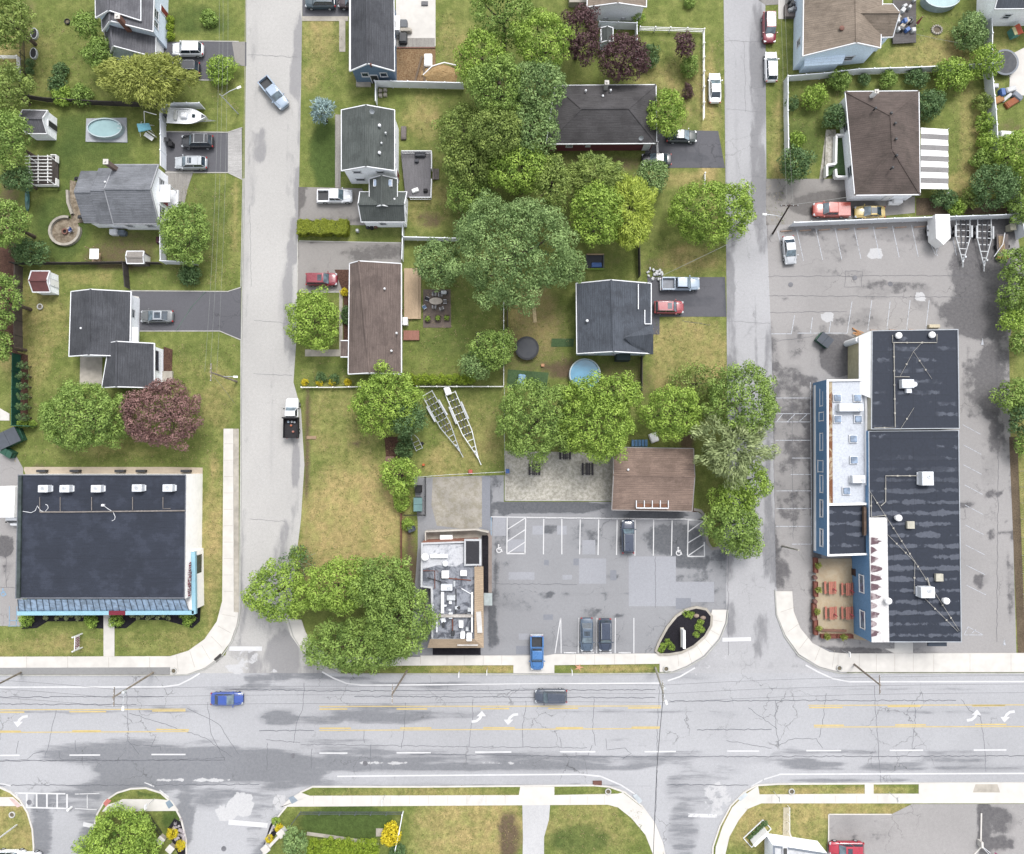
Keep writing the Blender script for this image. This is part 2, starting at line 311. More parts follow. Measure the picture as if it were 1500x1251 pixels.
# fields in photo pixels: cx, cy, rx, ry, strength
WET = [(378,120,3,90,.5),(420,200,4,120,.45),(400,620,3,120,.42),(372,600,3,120,.42),(1078,150,3,120,.45),(1100,200,3,140,.45),(1085,650,4,110,.5),(1105,500,4,90,.5),(1076,330,6,60,.6),(480,1118,150,9,.8),(640,1124,160,7,.85),(560,1103,110,6,.6),(790,1108,90,6,.7),(900,1110,110,6,.62),(860,1127,90,4,.7),(960,1118,60,5,.6),(1330,1100,120,5,.55),(1440,1128,90,5,.6),(1000,1105,50,6,.6),(300,1092,60,10,.5),(1420,1046,60,5,.55),(660,1046,90,6,.55),(400,1010,120,3,.6),(700,1011,260,2,.6),(1300,1008,200,3,.5),(1350,500,10,10,.0),(1450,700,14,120,.4),(1170,340,40,10,.5),(1330,345,60,14,.55),(1250,470,50,12,.45),(1210,360,14,18,.45),(1160,700,30,90,.45),(1250,400,60,8,.45),(1420,560,12,60,.6),(1480,860,8,60,.5),(770,880,60,18,.4),(960,870,40,14,.45),(860,870,120,6,.4),(745,800,20,40,.4),(1030,860,30,30,.5),(180,1105,130,22,.75),(60,1075,60,0.1,0),(330,1120,150,26,.9),(215,1125,80,30,.9),(420,1135,60,18,.8),(520,1118,70,14,.75),(640,1112,120,12,.6),(800,1124,160,9,.75),(940,1085,60,8,.45),(560,1046,90,16,.7),(470,1055,40,10,.6),(410,1052,32,13,.75),
 (90,1042,110,7,.6),(250,1040,50,9,.5),(500,1090,70,12,.55),(680,1100,160,7,.5),(980,1042,40,7,.6),(870,1040,120,5,.5),(1100,1112,100,8,.5),(1190,1120,60,9,.72),(1240,1100,60,7,.6),(1310,1122,60,9,.6),(1160,1100,30,8,.55),(1330,1045,50,6,.45),(1060,1045,30,8,.5),(1040,1130,60,16,.42),(1240,1142,100,6,.62),(1400,1112,60,8,.5),
 (200,1150,90,12,.8),(110,1170,45,22,.65),(150,1190,40,40,.5),(130,1240,20,40,.7),(60,1215,18,60,.75),(340,1170,100,20,.5),(310,1165,60,14,.65),(270,1200,14,50,.8),(375,1215,14,60,.5),(395,1245,18,16,.8),(480,1148,110,6,.6),(700,1150,300,3,.6),
 (380,985,25,30,.6),(415,960,28,40,.8),(355,955,22,14,.6),(400,915,20,35,.5),(440,985,40,12,.6),(470,995,90,6,.6),(620,998,160,4,.6),(1030,950,22,22,.4),(1075,915,20,22,.45),(1115,930,18,40,.55),(1100,975,120,8,.4),(990,990,60,5,.5),(1010,1160,40,40,.5),(1000,1215,24,50,.62),(1040,1170,20,20,.5),
 # left street
 (437,60,7,50,.9),(434,110,9,40,.9),(372,60,10,40,.5),(440,170,8,60,.55),(380,215,12,30,.72),(388,200,8,14,.5),(368,260,12,50,.5),(438,280,10,40,.9),(430,250,8,30,.5),(362,330,8,200,.45),(428,370,10,24,.8),(420,440,12,60,.75),(425,500,10,50,.55),(432,340,12,30,.7),(418,790,10,30,.7),(412,820,14,40,.6),(432,680,8,40,.75),(428,620,8,30,.7),(360,700,6,200,.35),(368,900,20,30,.5),(430,740,10,60,.4),(355,850,5,120,.6),
 (1082,560,18,60,.3),(1072,500,8,100,.55),(1060,250,9,300,.5),(1112,100,16,120,.75),(1110,260,14,90,.8),(1116,340,12,40,.6),(1130,560,14,100,.6),(1110,640,20,60,.35),(1126,720,8,80,.7),(1065,540,16,22,.8),(1068,420,12,60,.7),
 # centre lot
 (800,742,90,9,1.2),(960,752,60,6,1.2),(712,735,12,30,.8),(720,705,18,12,.6),(726,830,8,80,.6),(728,760,10,20,.6),(765,772,12,8,.3),(804,775,13,9,.75),(856,785,30,22,.5),(858,802,22,6,.5),(905,795,14,18,.5),(990,790,50,26,.85),(1010,822,34,12,.75),(1000,846,24,8,.6),(1060,815,22,20,.6),(1066,840,10,18,.6),(956,840,12,8,.5),(898,847,13,5,.6),(888,873,8,5,.6),(770,850,20,8,.35),(736,770,10,40,.5),(850,940,100,14,.38),(1050,880,18,40,.4),(1070,905,14,30,.6),(1128,800,16,44,.7),(1140,840,22,24,.7),(1100,845,18,12,.4),(720,920,9,36,.8),(716,880,7,14,.8),(866,895,20,8,.6),(950,940,12,18,.3),(1000,880,22,8,.6),(742,935,24,10,.35),(905,900,10,5,.6),(806,870,3,2,.9),(1045,845,22,10,.4),
 # back lot
 (1300,370,30,10,.35),(1230,370,14,16,.5),(1165,360,16,20,.3),(1245,350,14,24,.5),(1310,420,60,12,.55),(1280,430,30,12,.4),(1270,456,12,8,.45),(1352,440,20,16,.45),(1440,400,50,60,.95),(1440,460,60,40,.95),(1400,460,30,24,.7),(1380,340,30,16,.8),(1450,330,45,30,1.1),(1350,345,40,14,.4),(1222,500,30,14,.8),(1228,525,28,28,1.1),(1240,520,22,30,1.1),(1205,478,10,14,.5),(1165,500,16,30,.5),(1160,555,22,22,.65),(1190,560,14,12,.7),(1165,600,30,26,.62),(1190,640,10,60,.8),(1165,660,26,26,.62),(1140,620,12,30,.5),(1160,740,26,22,.58),(1165,800,26,28,.4),(1195,700,6,170,1.1),(1155,860,26,26,.3),(1190,890,10,60,.6),(1230,955,70,10,.9),(1330,958,60,8,.55),
 (1450,560,22,60,.9),(1470,520,20,60,.6),(1460,640,16,30,.7),(1480,690,10,50,.5),(1425,600,10,20,.5),(1434,850,12,12,.8),(1452,722,5,6,.9),(1466,724,5,6,.9),(1452,785,6,7,.9),(1471,782,5,7,.8),(1486,786,7,10,.8),(1475,761,5,3,.8),(1418,832,6,4,.7),(1412,740,16,2,.8),(1200,420,30,9,.3),(1150,440,10,6,.5),(1210,390,20,8,.3),(1158,417,3,3,.9),
 # driveways
 (460,340,20,20,.6),(500,320,40,12,.5),(550,370,60,14,.7),(460,410,12,30,.4),(1000,232,50,10,.7),(1010,440,50,10,.6),(1010,210,20,6,.6),(1170,275,22,16,.3),(1220,300,70,22,.9),(1140,290,14,16,.6),
 (1270,1215,50,24,.4),(1440,1190,10,22,.9),(1460,1200,26,20,.75),(1460,1235,30,14,.75),(1440,1235,12,30,.9),(7,800,14,18,1),(8,832,10,6,.6)]
PALE = [(395,1048,30,6,.0),(310,1140,40,4,.8),(250,1143,24,3,.7),(440,1138,26,3,.7),(560,1116,60,3,.6),(735,1116,40,6,.55),(355,1178,18,18,1),(330,1190,16,14,.8),(410,1175,12,12,.9),(362,962,22,12,.6),(345,978,18,10,.7),(395,985,30,6,.5),(372,925,20,14,.4),(1030,985,30,20,.4),(1050,1170,24,30,.6),(1065,960,30,22,.4),(1040,1200,14,40,.4),
 (1282,372,13,10,1),(1212,463,11,9,.9),(1348,436,12,8,.9),(1290,440,30,8,.35),(400,400,20,300,.18),(1160,400,30,8,.4),(1090,880,30,50,.30),(1180,610,12,10,.35),(1168,685,18,12,.4),(1185,735,10,8,.35),(690,1100,50,4,.3)]
FA = (('wet', to_world(WET)), ('pale', to_world(PALE)))
DRY = [(55,460,50,60,.55),(40,520,40,60,.6),(120,408,60,14,.5),(265,555,60,30,.35),(320,585,25,50,.6),(310,800,16,140,.75),(60,945,90,16,.6),(230,940,70,18,.45),(180,660,60,14,.5),(290,470,60,12,.2),(345,320,10,60,.6),(470,60,30,50,.6),(455,110,20,20,.5),(530,118,20,10,.4),(665,60,30,50,.5),(620,170,30,40,.6),(625,300,40,40,.55),(500,620,60,70,.45),(520,760,80,90,1.0),(480,820,50,60,.9),(560,700,40,40,.5),(490,590,30,40,.4),(690,640,50,60,.5),(660,680,50,30,.6),(980,130,60,60,.5),(1040,200,16,140,.8),(990,260,60,12,.8),(1010,380,50,24,.7),(1000,500,60,40,.75),(1040,520,30,50,.8),(980,550,30,40,.6),(1140,230,12,100,.7),(1200,90,30,40,.35),(1370,80,70,30,.75),(1340,90,60,16,.6),(1420,200,18,110,.6),(1400,280,20,30,.6),(1470,60,30,60,.4),(620,1165,160,12,.55),(690,1215,90,50,.85),(860,1210,70,40,.5),(1200,1158,160,8,.8),(1130,1200,80,50,.75),(1260,1195,80,30,.8),(30,1200,40,60,.75),(200,1163,30,8,.4),(700,975,120,8,.75),(900,978,60,8,.85),(500,985,40,10,.5),(440,880,0.1,0.1,0),(1490,720,16,260,.5),(15,75,25,25,.8),(60,90,30,50,.35),(1260,20,20,20,.4),(780,470,40,60,.8),(740,600,10,60,.4)]
BARE = [(520,1000,0.1,.1,0),(175,375,60,26,.75),(190,350,60,12,.6),(60,640,0.1,0.1,0),(65,630,14,14,.4),(60,685,24,10,.8),(520,655,14,8,.75),(790,480,50,70,.55),(760,520,40,50,.6),(830,540,40,16,.9),(910,560,60,40,.6),(960,390,24,16,.6),(620,180,30,26,.35),(640,225,20,30,.45),(630,320,24,16,.75),(1006,660,14,50,.9),(447,650,8,100,.85),(450,800,12,50,.5),(600,810,12,50,.9),(606,860,14,60,.8),(570,640,0.1,.1,0),(580,660,12,30,.7),(880,380,40,20,.5),(890,240,60,18,.7),(830,230,40,20,.5),(1035,380,20,16,.45),(40,30,10,70,.6),(55,50,16,60,.35),(720,620,16,70,.4),(745,1225,20,40,.9),(1050,130,6,160,.55),(1315,90,20,8,.5),(1370,60,16,10,.5),(1480,190,24,20,.6),(1330,330,300,6,.4),(15,600,14,30,.5),(65,150,0.1,.1,0),(10,380,20,160,.8),(700,560,70,10,.4),(1145,780,0.1,.1,0)]
LUSH = [(110,60,60,60,.35),(290,30,60,26,.75),(300,150,30,20,.3),(130,220,80,70,.75),(90,330,50,60,.8),(240,380,30,20,.4),(300,320,40,60,.55),(290,520,50,24,.4),(230,405,60,14,.5),(480,225,28,60,1.1),(560,140,40,10,.6),(620,40,0.1,.1,0),(690,440,44,60,.6),(650,500,50,30,.6),(490,540,40,14,.7),(470,600,26,60,.3),(545,610,30,40,.3),(510,1205,70,26,1.2),(850,1230,50,24,.8),(780,200,160,200,.4),(1190,200,40,50,.65),(1260,130,90,16,.6),(1420,150,26,30,.4),(920,60,40,60,.2),(960,550,60,12,.3),(1000,60,20,40,.2),(1010,600,60,30,.3),(1290,820,0.1,.1,0),(230,1175,40,8,.6),(200,1163,36,6,.9),(255,1200,16,20,1.0),(470,530,36,20,.4),(100,950,30,12,.4),(560,355,50,10,.5),(210,700,60,16,.35)]
FG = (('dry', to_world(DRY)), ('bare', to_world(BARE)), ('lush', to_world(LUSH)))
E_ = 900
# one sheet out to the horizon: dense in the middle, coarse beyond
sheet('ground', [], 0, GRASS, 1.6, FG) if 0 else None
g = sheet('ground', [(-E_, -E_), (E_, -E_), (E_, E_), (-E_, E_)], 0, GRASS, 1.3, FG, px=False) if 0 else None
def ground_sheet():
    xs = [-900, -400, -200, -120] + [i * 1.25 for i in range(-72, 73)] + [120, 200, 400, 900]
    ys = [-900, -400, -200, -100] + [i * 1.25 for i in range(-56, 66)] + [110, 200, 400, 900]
    vs = [(x, y, 0) for y in ys for x in xs]; n = len(xs)
    fs = [(j * n + i, j * n + i + 1, (j + 1) * n + i + 1, (j + 1) * n + i) for j in range(len(ys) - 1) for i in range(n - 1)]
    me = bpy.data.meshes.new('ground'); me.from_pydata(vs, [], fs); me.materials.append(GRASS)
    for an, bl in FG:
        at = me.attributes.new(an, 'FLOAT', 'POINT'); at.data.foreach_set('value', [field(bl, v[0], v[1]) for v in vs])
    o = bpy.data.objects.new('ground', me); COL.objects.link(o); o['kind'] = 'structure'
ground_sheet()
# roads
sheet('side_street', [(361,-260),(443,-260),(443,0),(441,130),(437,330),(434,500),(430,560),(441,600),(446,680),(441,760),(430,850),(424,905),(450,940),(500,970),(500,1010),(250,1010),(250,980),(300,965),(330,960),(350,890),(353,500),(358,300),(361,0)], .020, A_SIDE, .8, FA)
sheet('side_street', [(1058,-260),(1122,-260),(1121,0),(1123,330),(1130,500),(1137,860),(1160,930),(1240,962),(1240,1010),(930,1010),(1030,960),(1063,900),(1066,740),(1064,400),(1060,0)], .024, asphalt('asphalt_right_street', (204, 204, 207), (150, 150, 154), .25, st=(1.3, .35, 1)), .8, FA)
sheet('main_road', [(-900,986),(2400,986),(2400,1330),(-900,1330)], .032, A_MAIN, .8, FA)
# parking lots and yards of asphalt
sheet('parking_lot', [(600,700),(738,696),(738,735),(900,735),(900,745),(1020,748),(1036,760),(1068,765),(1068,962),(600,964),(612,800),(612,765),(606,700)], .014, A_LOT, .8, FA)
sheet('parking_lot', [(1122,326),(1485,313),(1500,400),(1478,500),(1480,640),(1489,965),(1180,975),(1137,880),(1129,500)], .016, A_LOTR, .8, FA)
sheet('parking_lot', [(-90,650),(6,658),(24,668),(34,686),(32,917),(-90,917)], .012, A_LOTR, .8, FA)
DR = [([(232,62),(300,60),(361,62),(361,97),(340,96),(310,118),(232,118)], A_DRV), ([(242,193),(334,195),(355,187),(355,262),(334,253),(242,253)], A_DRV), ([(190,424),(194,426),(335,427),(353,421),(353,497),(322,485),(205,485),(192,497)], A_DRV),
      ([(443,-60),(520,-60),(520,24),(443,24)], A_DRV), ([(437,274),(530,276),(560,330),(524,330),(437,328)], A_OLD), ([(436,354),(588,355),(588,395),(512,400),(508,428),(436,428)], A_OLD),
      ([(950,200),(962,190),(1052,192),(1062,246),(1062,246),(940,246)], A_DRV), ([(948,406),(1062,406),(1064,464),(966,464),(966,490),(955,490)], A_DRV), ([(1122,262),(1250,262),(1250,288),(1340,288),(1340,312),(1170,328),(1122,330)], A_OLD),
      ([(1082,-20),(1176,-20),(1176,4),(1122,8)], A_OLD), ([(340,62),(359,61),(359,97),(345,95)], A_OLD)]
for poly, m in DR: sheet('driveway', poly, .0275 + .002 * DR.index((poly, m)) * .2, m, 1.0, FA)
# surfaces laid on the ground
def pad(name, poly, mat, z=.04, side=0.04, res=None, fields=()): return sheet(name, poly, z, mat, res, fields, side)
pad('gravel_yard', [(740,660),(898,664),(898,733),(740,733)], GRAVEL, .022)
pad('gravel_yard', [(634,700),(706,698),(706,772),(690,776),(640,770),(632,740)], GRAVEL2, .024)
pad('verge', [(-400,976),(250,974),(262,984),(262,988.6),(-400,988.6)], CONCD, .06)
pad('verge', [(342,628),(350,628),(350,897),(342,897)], CONCD, .03)
pad('path', [(443,24),(510,24),(510,31),(443,31)], CONCD, .05); pad('path', [(497,24),(506,24),(506,76),(497,76)], CONCD, .054)
pad('path', [(491,168),(499,168),(499,275),(491,275)], PAVER, .05); pad('path', [(497,426),(502,428),(502,522),(447,522),(447,512),(497,512)], CONCD, .05)
pad('path', [(258,250),(284,250),(275,276),(270,300),(255,300)], PAVER, .04)
pad('path', [(152,900),(168,900),(168,966),(152,966)], CONC, .07)
pad('path', [(35,688),(36,684),(250,684),(297,685),(297,695),(40,700)], M('path_tan', (222, 206, 184), .9, .08), .05)
pad('patio', [(242,250),(262,252),(258,300),(244,300)], PAVER, .034)
pad('path', [(1296,950),(1336,950),(1336,958),(1312,958)], CONC, .05)
pad('path', [(1310,938),(1337,938),(1337,957),(1310,957)], CONC, .06)
pad('patio', [(580,-30),(638,-30),(638,68),(580,68)], CONC, .05); pad('patio', [(580,56),(637,56),(637,70),(580,70)], PAVER, .06)
pad('soil_pit', [(580,72),(638,72),(638,120),(580,120)], stones('dug_soil', (176, 150, 116), (140, 108, 78)), .05)
pad('patio', [(620,424),(660,424),(661,480),(620,480)], M('patio_dark_stone', (134, 120, 112), .9, .15), .05)
pad('patio', [(118,515),(150,520),(150,563),(117,563)], CONCD, .05)
pad('artificial_turf_strip', [(744,541),(804,546),(800,570),(742,568)], TURF, .04); pad('artificial_turf_strip', [(808,496),(841,496),(840,508),(807,508)], TURF, .05)
pad('mulch_bed', [(32,902),(152,900),(152,921),(140,920),(128,910),(70,910),(54,920),(32,921)], MULCH, .06)
pad('mulch_bed', [(168,900),(294,890),(293,910),(282,920),(262,914),(240,908),(200,908),(185,920),(168,920)], MULCH, .06)
pad('mulch_bed', [(563,640),(584,640),(584,680),(566,676)], MULCHR, .04); pad('mulch_bed', [(1006,750),(1040,750),(1040,690),(1016,690)], MULCHR, .03)
pad('mulch_bed', [(240,508),(253,512),(252,545),(238,545)], MULCHR, .05); pad('mulch_bed', [(105,1340),(125,1180),(120,1180),(105,1340)], MULCH, .0) if 0 else None
pad('mulch_bed', [(706,784),(716,784),(716,868),(707,868)], MULCH, .10); pad('mulch_bed', [(634,946),(704,946),(704,959),(634,959)], MULCH, .10)
pad('mulch_bed', [(1478,640),(1490,640),(1503,960),(1491,960)], SOIL, .02); pad('mulch_bed', [(25,516),(41,520),(41,625),(26,625)], MULCHR, .03)
pad('mulch_bed', [(1210,190),(1224,190),(1226,215),(1206,262),(1200,262)], GRAVEL, .04)
pad('walkway', [(1140,0),(1150,0),(1150,28),(1140,28)], CONC, .04)
pad('mulch_bed', [(490,395),(512,395),(510,520),(503,520),(503,430)], MULCHR, .03)
pad('mulch_bed', [(0,330),(24,330),(26,520),(0,520)], MULCHR, .02); pad('mulch_bed', [(1342,290),(1490,292),(1490,312),(1342,316)], SOIL, .02)
pad('yard_slab', [(0,598),(14,606),(14,616),(0,616)], CONC, .04)
pad('path', [(1480,80),(1520,60),(1520,140),(1478,140)], CONC, .04)
# ---- islands south of the road (kerbed lawns)
I1 = [(-300,1153),(0,1153)] + [(16,1160),(30,1172),(41,1190),(48,1214),(50,1240),(49,1262),(49,1340),(-300,1340)]
I2 = [(137,1340),(137,1215),(143,1192),(154,1173),(172,1161),(192,1155),(214,1154),(236,1161),(254,1177),(266,1200),(273,1230),(276,1340)]
I3 = [(384,1340),(386,1251),(392,1228),(406,1198),(424,1176),(441,1160),(458,1152),(620,1152),(870,1150),(892,1152),(915,1160),(940,1180),(958,1205),(970,1235),(976,1265),(978,1340)]
I4 = [(1040,1340),(1044,1240),(1054,1210),(1070,1180),(1090,1160),(1108,1150),(1140,1148),(1340,1147),(2000,1146),(2000,1340)]
for poly in (I1, I2, I3, I4):
    o = sheet('lawn', poly, .11, GRASS, 1.3, FG, .1)
    k = MB(); ribbon(k, poly, .22, .135, .12, closed=False); k.build('kerb', CONC, o)
# sidewalks
SW = [[(-400,963),(250,961),(276,953),(300,936),(318,910),(326,880),(328,628),(342,628),(343,896),(350,897),(347,915),(338,940),(322,962),(300,978),(275,987),(250,988),(248,978),(-400,980)],
      [(418,905),(442,908),(448,926),(456,940),(466,955),(480,963),(616,962),(616,960),(800,960),(812,958),(962,957),(975,954),(1000,945),(1025,925),(1040,905),(1043,893),(1064,893),(1062,912),(1052,935),(1030,960),(1005,975),(985,983),(966,984),(966,972),(812,974),(812,986),(752,986),(752,974),(500,975),(480,978),(460,970),(440,950),(426,930)],
      [(1136,866),(1160,866),(1162,895),(1172,920),(1190,942),(1215,955),(1240,957),(2000,955),(2000,984),(1230,984),(1200,976),(1170,958),(1150,930),(1138,900)],
      [(-300,1167),(20,1167),(34,1180),(-300,1181)],
      [(172,1174),(180,1170),(232,1170),(252,1172),(262,1187),(150,1188),(158,1178)],
      [(412,1182),(424,1170),(440,1160),(454,1165),(760,1164),(762,1152),(812,1152),(812,1164),(905,1162),(912,1160),(940,1182),(958,1206),(970,1236),(975,1290),(958,1290),(956,1250),(945,1222),(925,1198),(905,1182),(890,1178),(412,1181)],
      [(1045,1290),(1048,1240),(1058,1210),(1072,1182),(1090,1164),(1110,1150),(1112,1163),(1266,1162),(1266,1148),(1279,1148),(1279,1162),(1345,1162),(1345,1148),(2000,1147),(2000,1176),(1345,1176),(1115,1176),(1095,1184),(1082,1200),(1068,1225),(1060,1260),(1058,1290)]]
for i, poly in enumerate(SW): sheet('pavement', poly, .128 if i < 3 else .150, CONC if i < 3 else M('pale_concrete', (250, 246, 240), .9, .05, .9), 4, (), .12)  # southern pavements use a slightly paler concrete
# kerbs along the north side
k = MB(); ribbon(k, [(-400,989),(250,989),(276,988),(302,979),(324,963),(340,940),(349,915),(352,895),(354,500),(358,262)], .16, .14, .13)
ribbon(k, [(422,905),(430,932),(444,954),(462,972),(484,981),(500,987),(752,987.5),(812,987.5),(966,986),(985,985),(1006,977),(1032,962),(1054,937),(1064,912),(1066,893)], .16, .14, .13)
ribbon(k, [(1135,864),(1137,900),(1149,932),(1169,960),(1199,978),(1230,986),(2000,986)], .16, .14, .13)
ribbon(k, [(361,-200),(361,62)], .12, .08, .07); ribbon(k, [(353,498),(353,628)], .12, .08, .07); ribbon(k, [(356,262),(353,420)], .12, .08, .07)
o = k.build('kerb', M('kerb_granite', (206, 206, 200), .85, .1)); o['kind'] = 'structure'
# pavement joints and damp grey panels
k = MB()
for x in range(-20, 250, 60): ribbon(k, [(x, 962.5), (x, 978)], .05, .133)
for y in range(650, 890, 24): ribbon(k, [(328.5, y), (341.5, y)], .04, .133)
for x in (500, 545, 588, 616, 655, 680, 708, 735, 843, 871, 900, 930): ribbon(k, [(x, 960 if x < 800 else 958.5), (x, 973)], .04, .133)
for x in (1227, 1258, 1283, 1310, 1337, 1367, 1420, 1480): ribbon(k, [(x, 958), (x, 983)], .04, .133)
for a in range(0, 6): q = radians(8 + a * 15); ribbon(k, [(985 + 56 * cos(q), 900 + 52 * sin(q)), (985 + 74 * cos(q), 900 + 76 * sin(q))], .04, .133)
for a in range(0, 6): q = radians(8 + a * 15); ribbon(k, [(250 + 76 * cos(q), 890 + 68 * sin(q)), (250 + 96 * cos(q), 890 + 94 * sin(q))], .04, .133)
for a in range(0, 5): q = radians(100 + a * 16); ribbon(k, [(1235 + 74 * cos(q), 865 + 88 * sin(q)), (1235 + 96 * cos(q), 865 + 114 * sin(q))], .04, .133)
for x in list(range(460, 760, 28)) + [835, 860, 885] + list(range(1130, 1345, 31)): ribbon(k, [(x, 1165), (x, 1177 if x < 1000 else 1175)], .03, .155)
o = k.build('pavement_joints', M('joint_grey', (190, 184, 172), .9)); o['kind'] = 'structure'
k = MB(); ribbon(k, [(1398,1152),(1402,1160)], .01, .156)
pad('drive_apron_patch', [(1428,1148),(1460,1148),(1464,1160),(1424,1160)], CONCD, .158, .01); pad('tactile_paving', [(423,1168),(430,1165),(437,1172),(428,1177)], M('tactile_grey', (170, 184, 198)), .16, .01)
pad('tactile_paving', [(926,1164),(932,1162),(941,1172),(936,1177)], M('tactile_pale', (222, 230, 236)), .16, .01); pad('tactile_paving', [(1080,1169),(1092,1160),(1095,1164),(1084,1173)], M('tactile_pale', (222, 230, 236)), .16, .01)
pad('tactile_paving', [(152,1176),(158,1169),(164,1172),(156,1181)], M('tactile_red', (226, 140, 132)), .16, .01); pad('tactile_paving', [(14,1168),(22,1170),(32,1180),(26,1182)], M('tactile_pink', (240, 212, 206)), .16, .01)
pad('tactile_paving', [(243,1175),(249,1171),(255,1179),(248,1184)], M('tactile_slate', (150, 170, 186)), .16, .01)
sheet('parking_lot', [(1213,1192),(1305,1192),(1335,1177),(2000,1176),(2000,1340),(1208,1340)], .146, A_LOTR, .9, FA)
sheet('driveway', [(765,1176),(806,1176),(804,1200),(797,1225),(796,1340),(764,1340),(766,1225)], .146, asphalt('asphalt_pale', (226, 226, 228), (190, 190, 192), .2), 1, FA)  # paler asphalt for the southern driveway
pad('verge_asphalt', [(-400,977.5),(252,975.5),(252,986),(-400,987)], A_DRV, .134, .01) if 0 else None
sheet('verge_asphalt', [(-400,979),(250,977),(250,987.5),(-400,987.5)], .136, asphalt('asphalt_verge', (170, 170, 170), (130, 130, 130), .2), 2, FA)
# ================================================================ PAINT AND CRACKS ON ROADS
WL = M('road_paint_white', (250, 250, 252), .7, .06, 2); 
def worn(name, rgb, thr=.42):
    b = NB(name); n = b.noise(2.4, 7, .75); m = b.done(b.mul(b.mix(b.ramp(n, thr - .05, thr + .05), C(178, 180, 184), C(*rgb)), 1.0), .8, .2); return m
WW = worn('road_paint_worn', (246, 246, 248)); YL = M('road_paint_yellow', (238, 214, 146), .7, .08, 2); YLW = worn('road_paint_yellow_worn', (240, 212, 140), .36); WB = worn('parking_paint_faded', (226, 230, 238), .45); BL = worn('parking_paint_blue', (160, 196, 226), .42)
def lines(name, segs, wd, z, mat, kind='structure'):
    k = MB()
    for s in segs: ribbon(k, s, wd, z)
    o = k.build(name, mat); o['kind'] = 'structure'; return o
ZM = .042
lines('yellow_lane_line', [[(-300,1040),(0,1039.6),(272,1038.6)],[(468,1034.6),(968,1034)],[(1184,1033),(2000,1031.5)],[(-300,1072.6),(0,1072.6),(276,1071.4)],[(468,1069.8),(966,1067)],[(1192,1064.8),(2000,1063)]], .13, ZM, YL)
lines('yellow_dash', [[(0,1043),(36,1043)],[(102,1042.4),(156,1042.2)],[(223,1041.2),(272,1041)],[(468,1038.6),(509,1038.4)],[(581,1038.4),(626,1038.2)],[(704,1038),(746,1037.8)],[(803,1037.6),(847,1037.4)],[(920,1037),(968,1036.6)],[(1185,1036.2),(1234,1036)],[(1300,1034.8),(1348,1034.4)],[(1424,1033.8),(1472,1033.4)],
   [(0,1071),(31,1071)],[(106,1070.6),(148,1070.4)],[(229,1068.4),(277,1069)],[(468,1066.6),(514,1066.6)],[(586,1066.4),(632,1066.2)],[(708,1066),(754,1066)],[(814,1066),(854,1065.8)],[(925,1065.2),(967,1065)],[(1192,1062.4),(1236,1062.2)],[(1311,1061.8),(1356,1061.6)],[(1428,1061.2),(1474,1061)]], .2, ZM, YL)
lines('white_lane_dash', [[(0,1106.4),(29,1106.2)],[(102,1106),(147,1105.8)],[(222,1105),(272,1105)],[(468,1103),(509,1103)],[(581,1102.6),(631,1102.4)],[(696,1101.6),(749,1101.4)],[(820,1101),(872,1101)],[(944,1101),(990,1100.6)],[(1065,1100),(1112,1100)],[(1181,1099.4),(1232,1099.2)],[(1303,1099),(1352,1098.8)],[(1426,1098.6),(1474,1098.4)]], .2, ZM, WL)
lines('white_edge_line', [[(-300,1006.5),(0,1006.5),(240,1006),(262,1003),(280,994),(293,986)],[(494,1137),(600,1136),(850,1134),(880,1137),(910,1150),(930,1163)],[(1140,1135),(1142,1134),(2000,1131)],[(472,984),(488,993),(508,1001),(530,1003.5),(700,1002.5),(968,1000.5)],[(978,997),(996,991),(1018,978)],[(1180,974),(1198,984),(1220,994),(1244,998.5),(2000,998)]], .2, ZM, WL)
lines('white_edge_line_worn', [[(1100,1152),(1120,1141),(1140,1135)],[(-300,1146),(0,1147),(16,1151)],[(212,1146),(226,1152)],[(234,1157),(248,1168)]], .18, ZM, WW)
lines('stop_line', [[(336,950),(384,950)]], .62, ZM + .006, WL); lines('stop_line', [[(1058,937),(1100,936)]], .55, ZM + .006, WL); lines('stop_line', [[(335,1204),(392,1209)]], .7, ZM, WL); lines('stop_line', [[(122,1207),(137,1210)]], .6, ZM, WL); lines('stop_line', [[(1008,1194),(1050,1195)]], .5, ZM, WW)
lines('zebra_crossing', [[(22,1161.5),(96,1162.5)],[(38,1182.5),(98,1184)],[(25,1162),(25,1168)]], .2, ZM, WL)
lines('zebra_crossing', [[(39.5,1162),(39.5,1183)],[(54,1162),(54,1183)],[(69,1162),(69,1183)],[(84,1162),(84,1184)],[(98.5,1163),(98.5,1184)]], .24, ZM + .004, WL)
lines('zebra_crossing', [[(110,1163),(146,1162)],[(110,1184),(142,1186)],[(128,1164),(128,1184)]], .12, ZM, WW)
def arrow(cx, cy, flip):
    s = 1 if flip else -1; k = MB(); q = lambda a, b: P(cx + s * a, cy + s * b)
    ribbon(k, [(cx - s * 9, cy + s * 7), (cx - s * 2, cy + s * 6), (cx + s * 3, cy + s * 2), (cx + s * 5, cy - s * 2)], .36, ZM + .004)
    k.add([(*q(-2, -1)[:2], ZM + .005), (*q(12, -1)[:2], ZM + .005), (*q(6, -9)[:2], ZM + .005)], [(0, 1, 2)])
    o = k.build('turn_arrow', WL); o['kind'] = 'structure'
for a in ((700, 1050, 1), (750, 1053, 0), (32, 1056, 0), (1425, 1048, 1), (1477, 1049, 0)): arrow(*a)
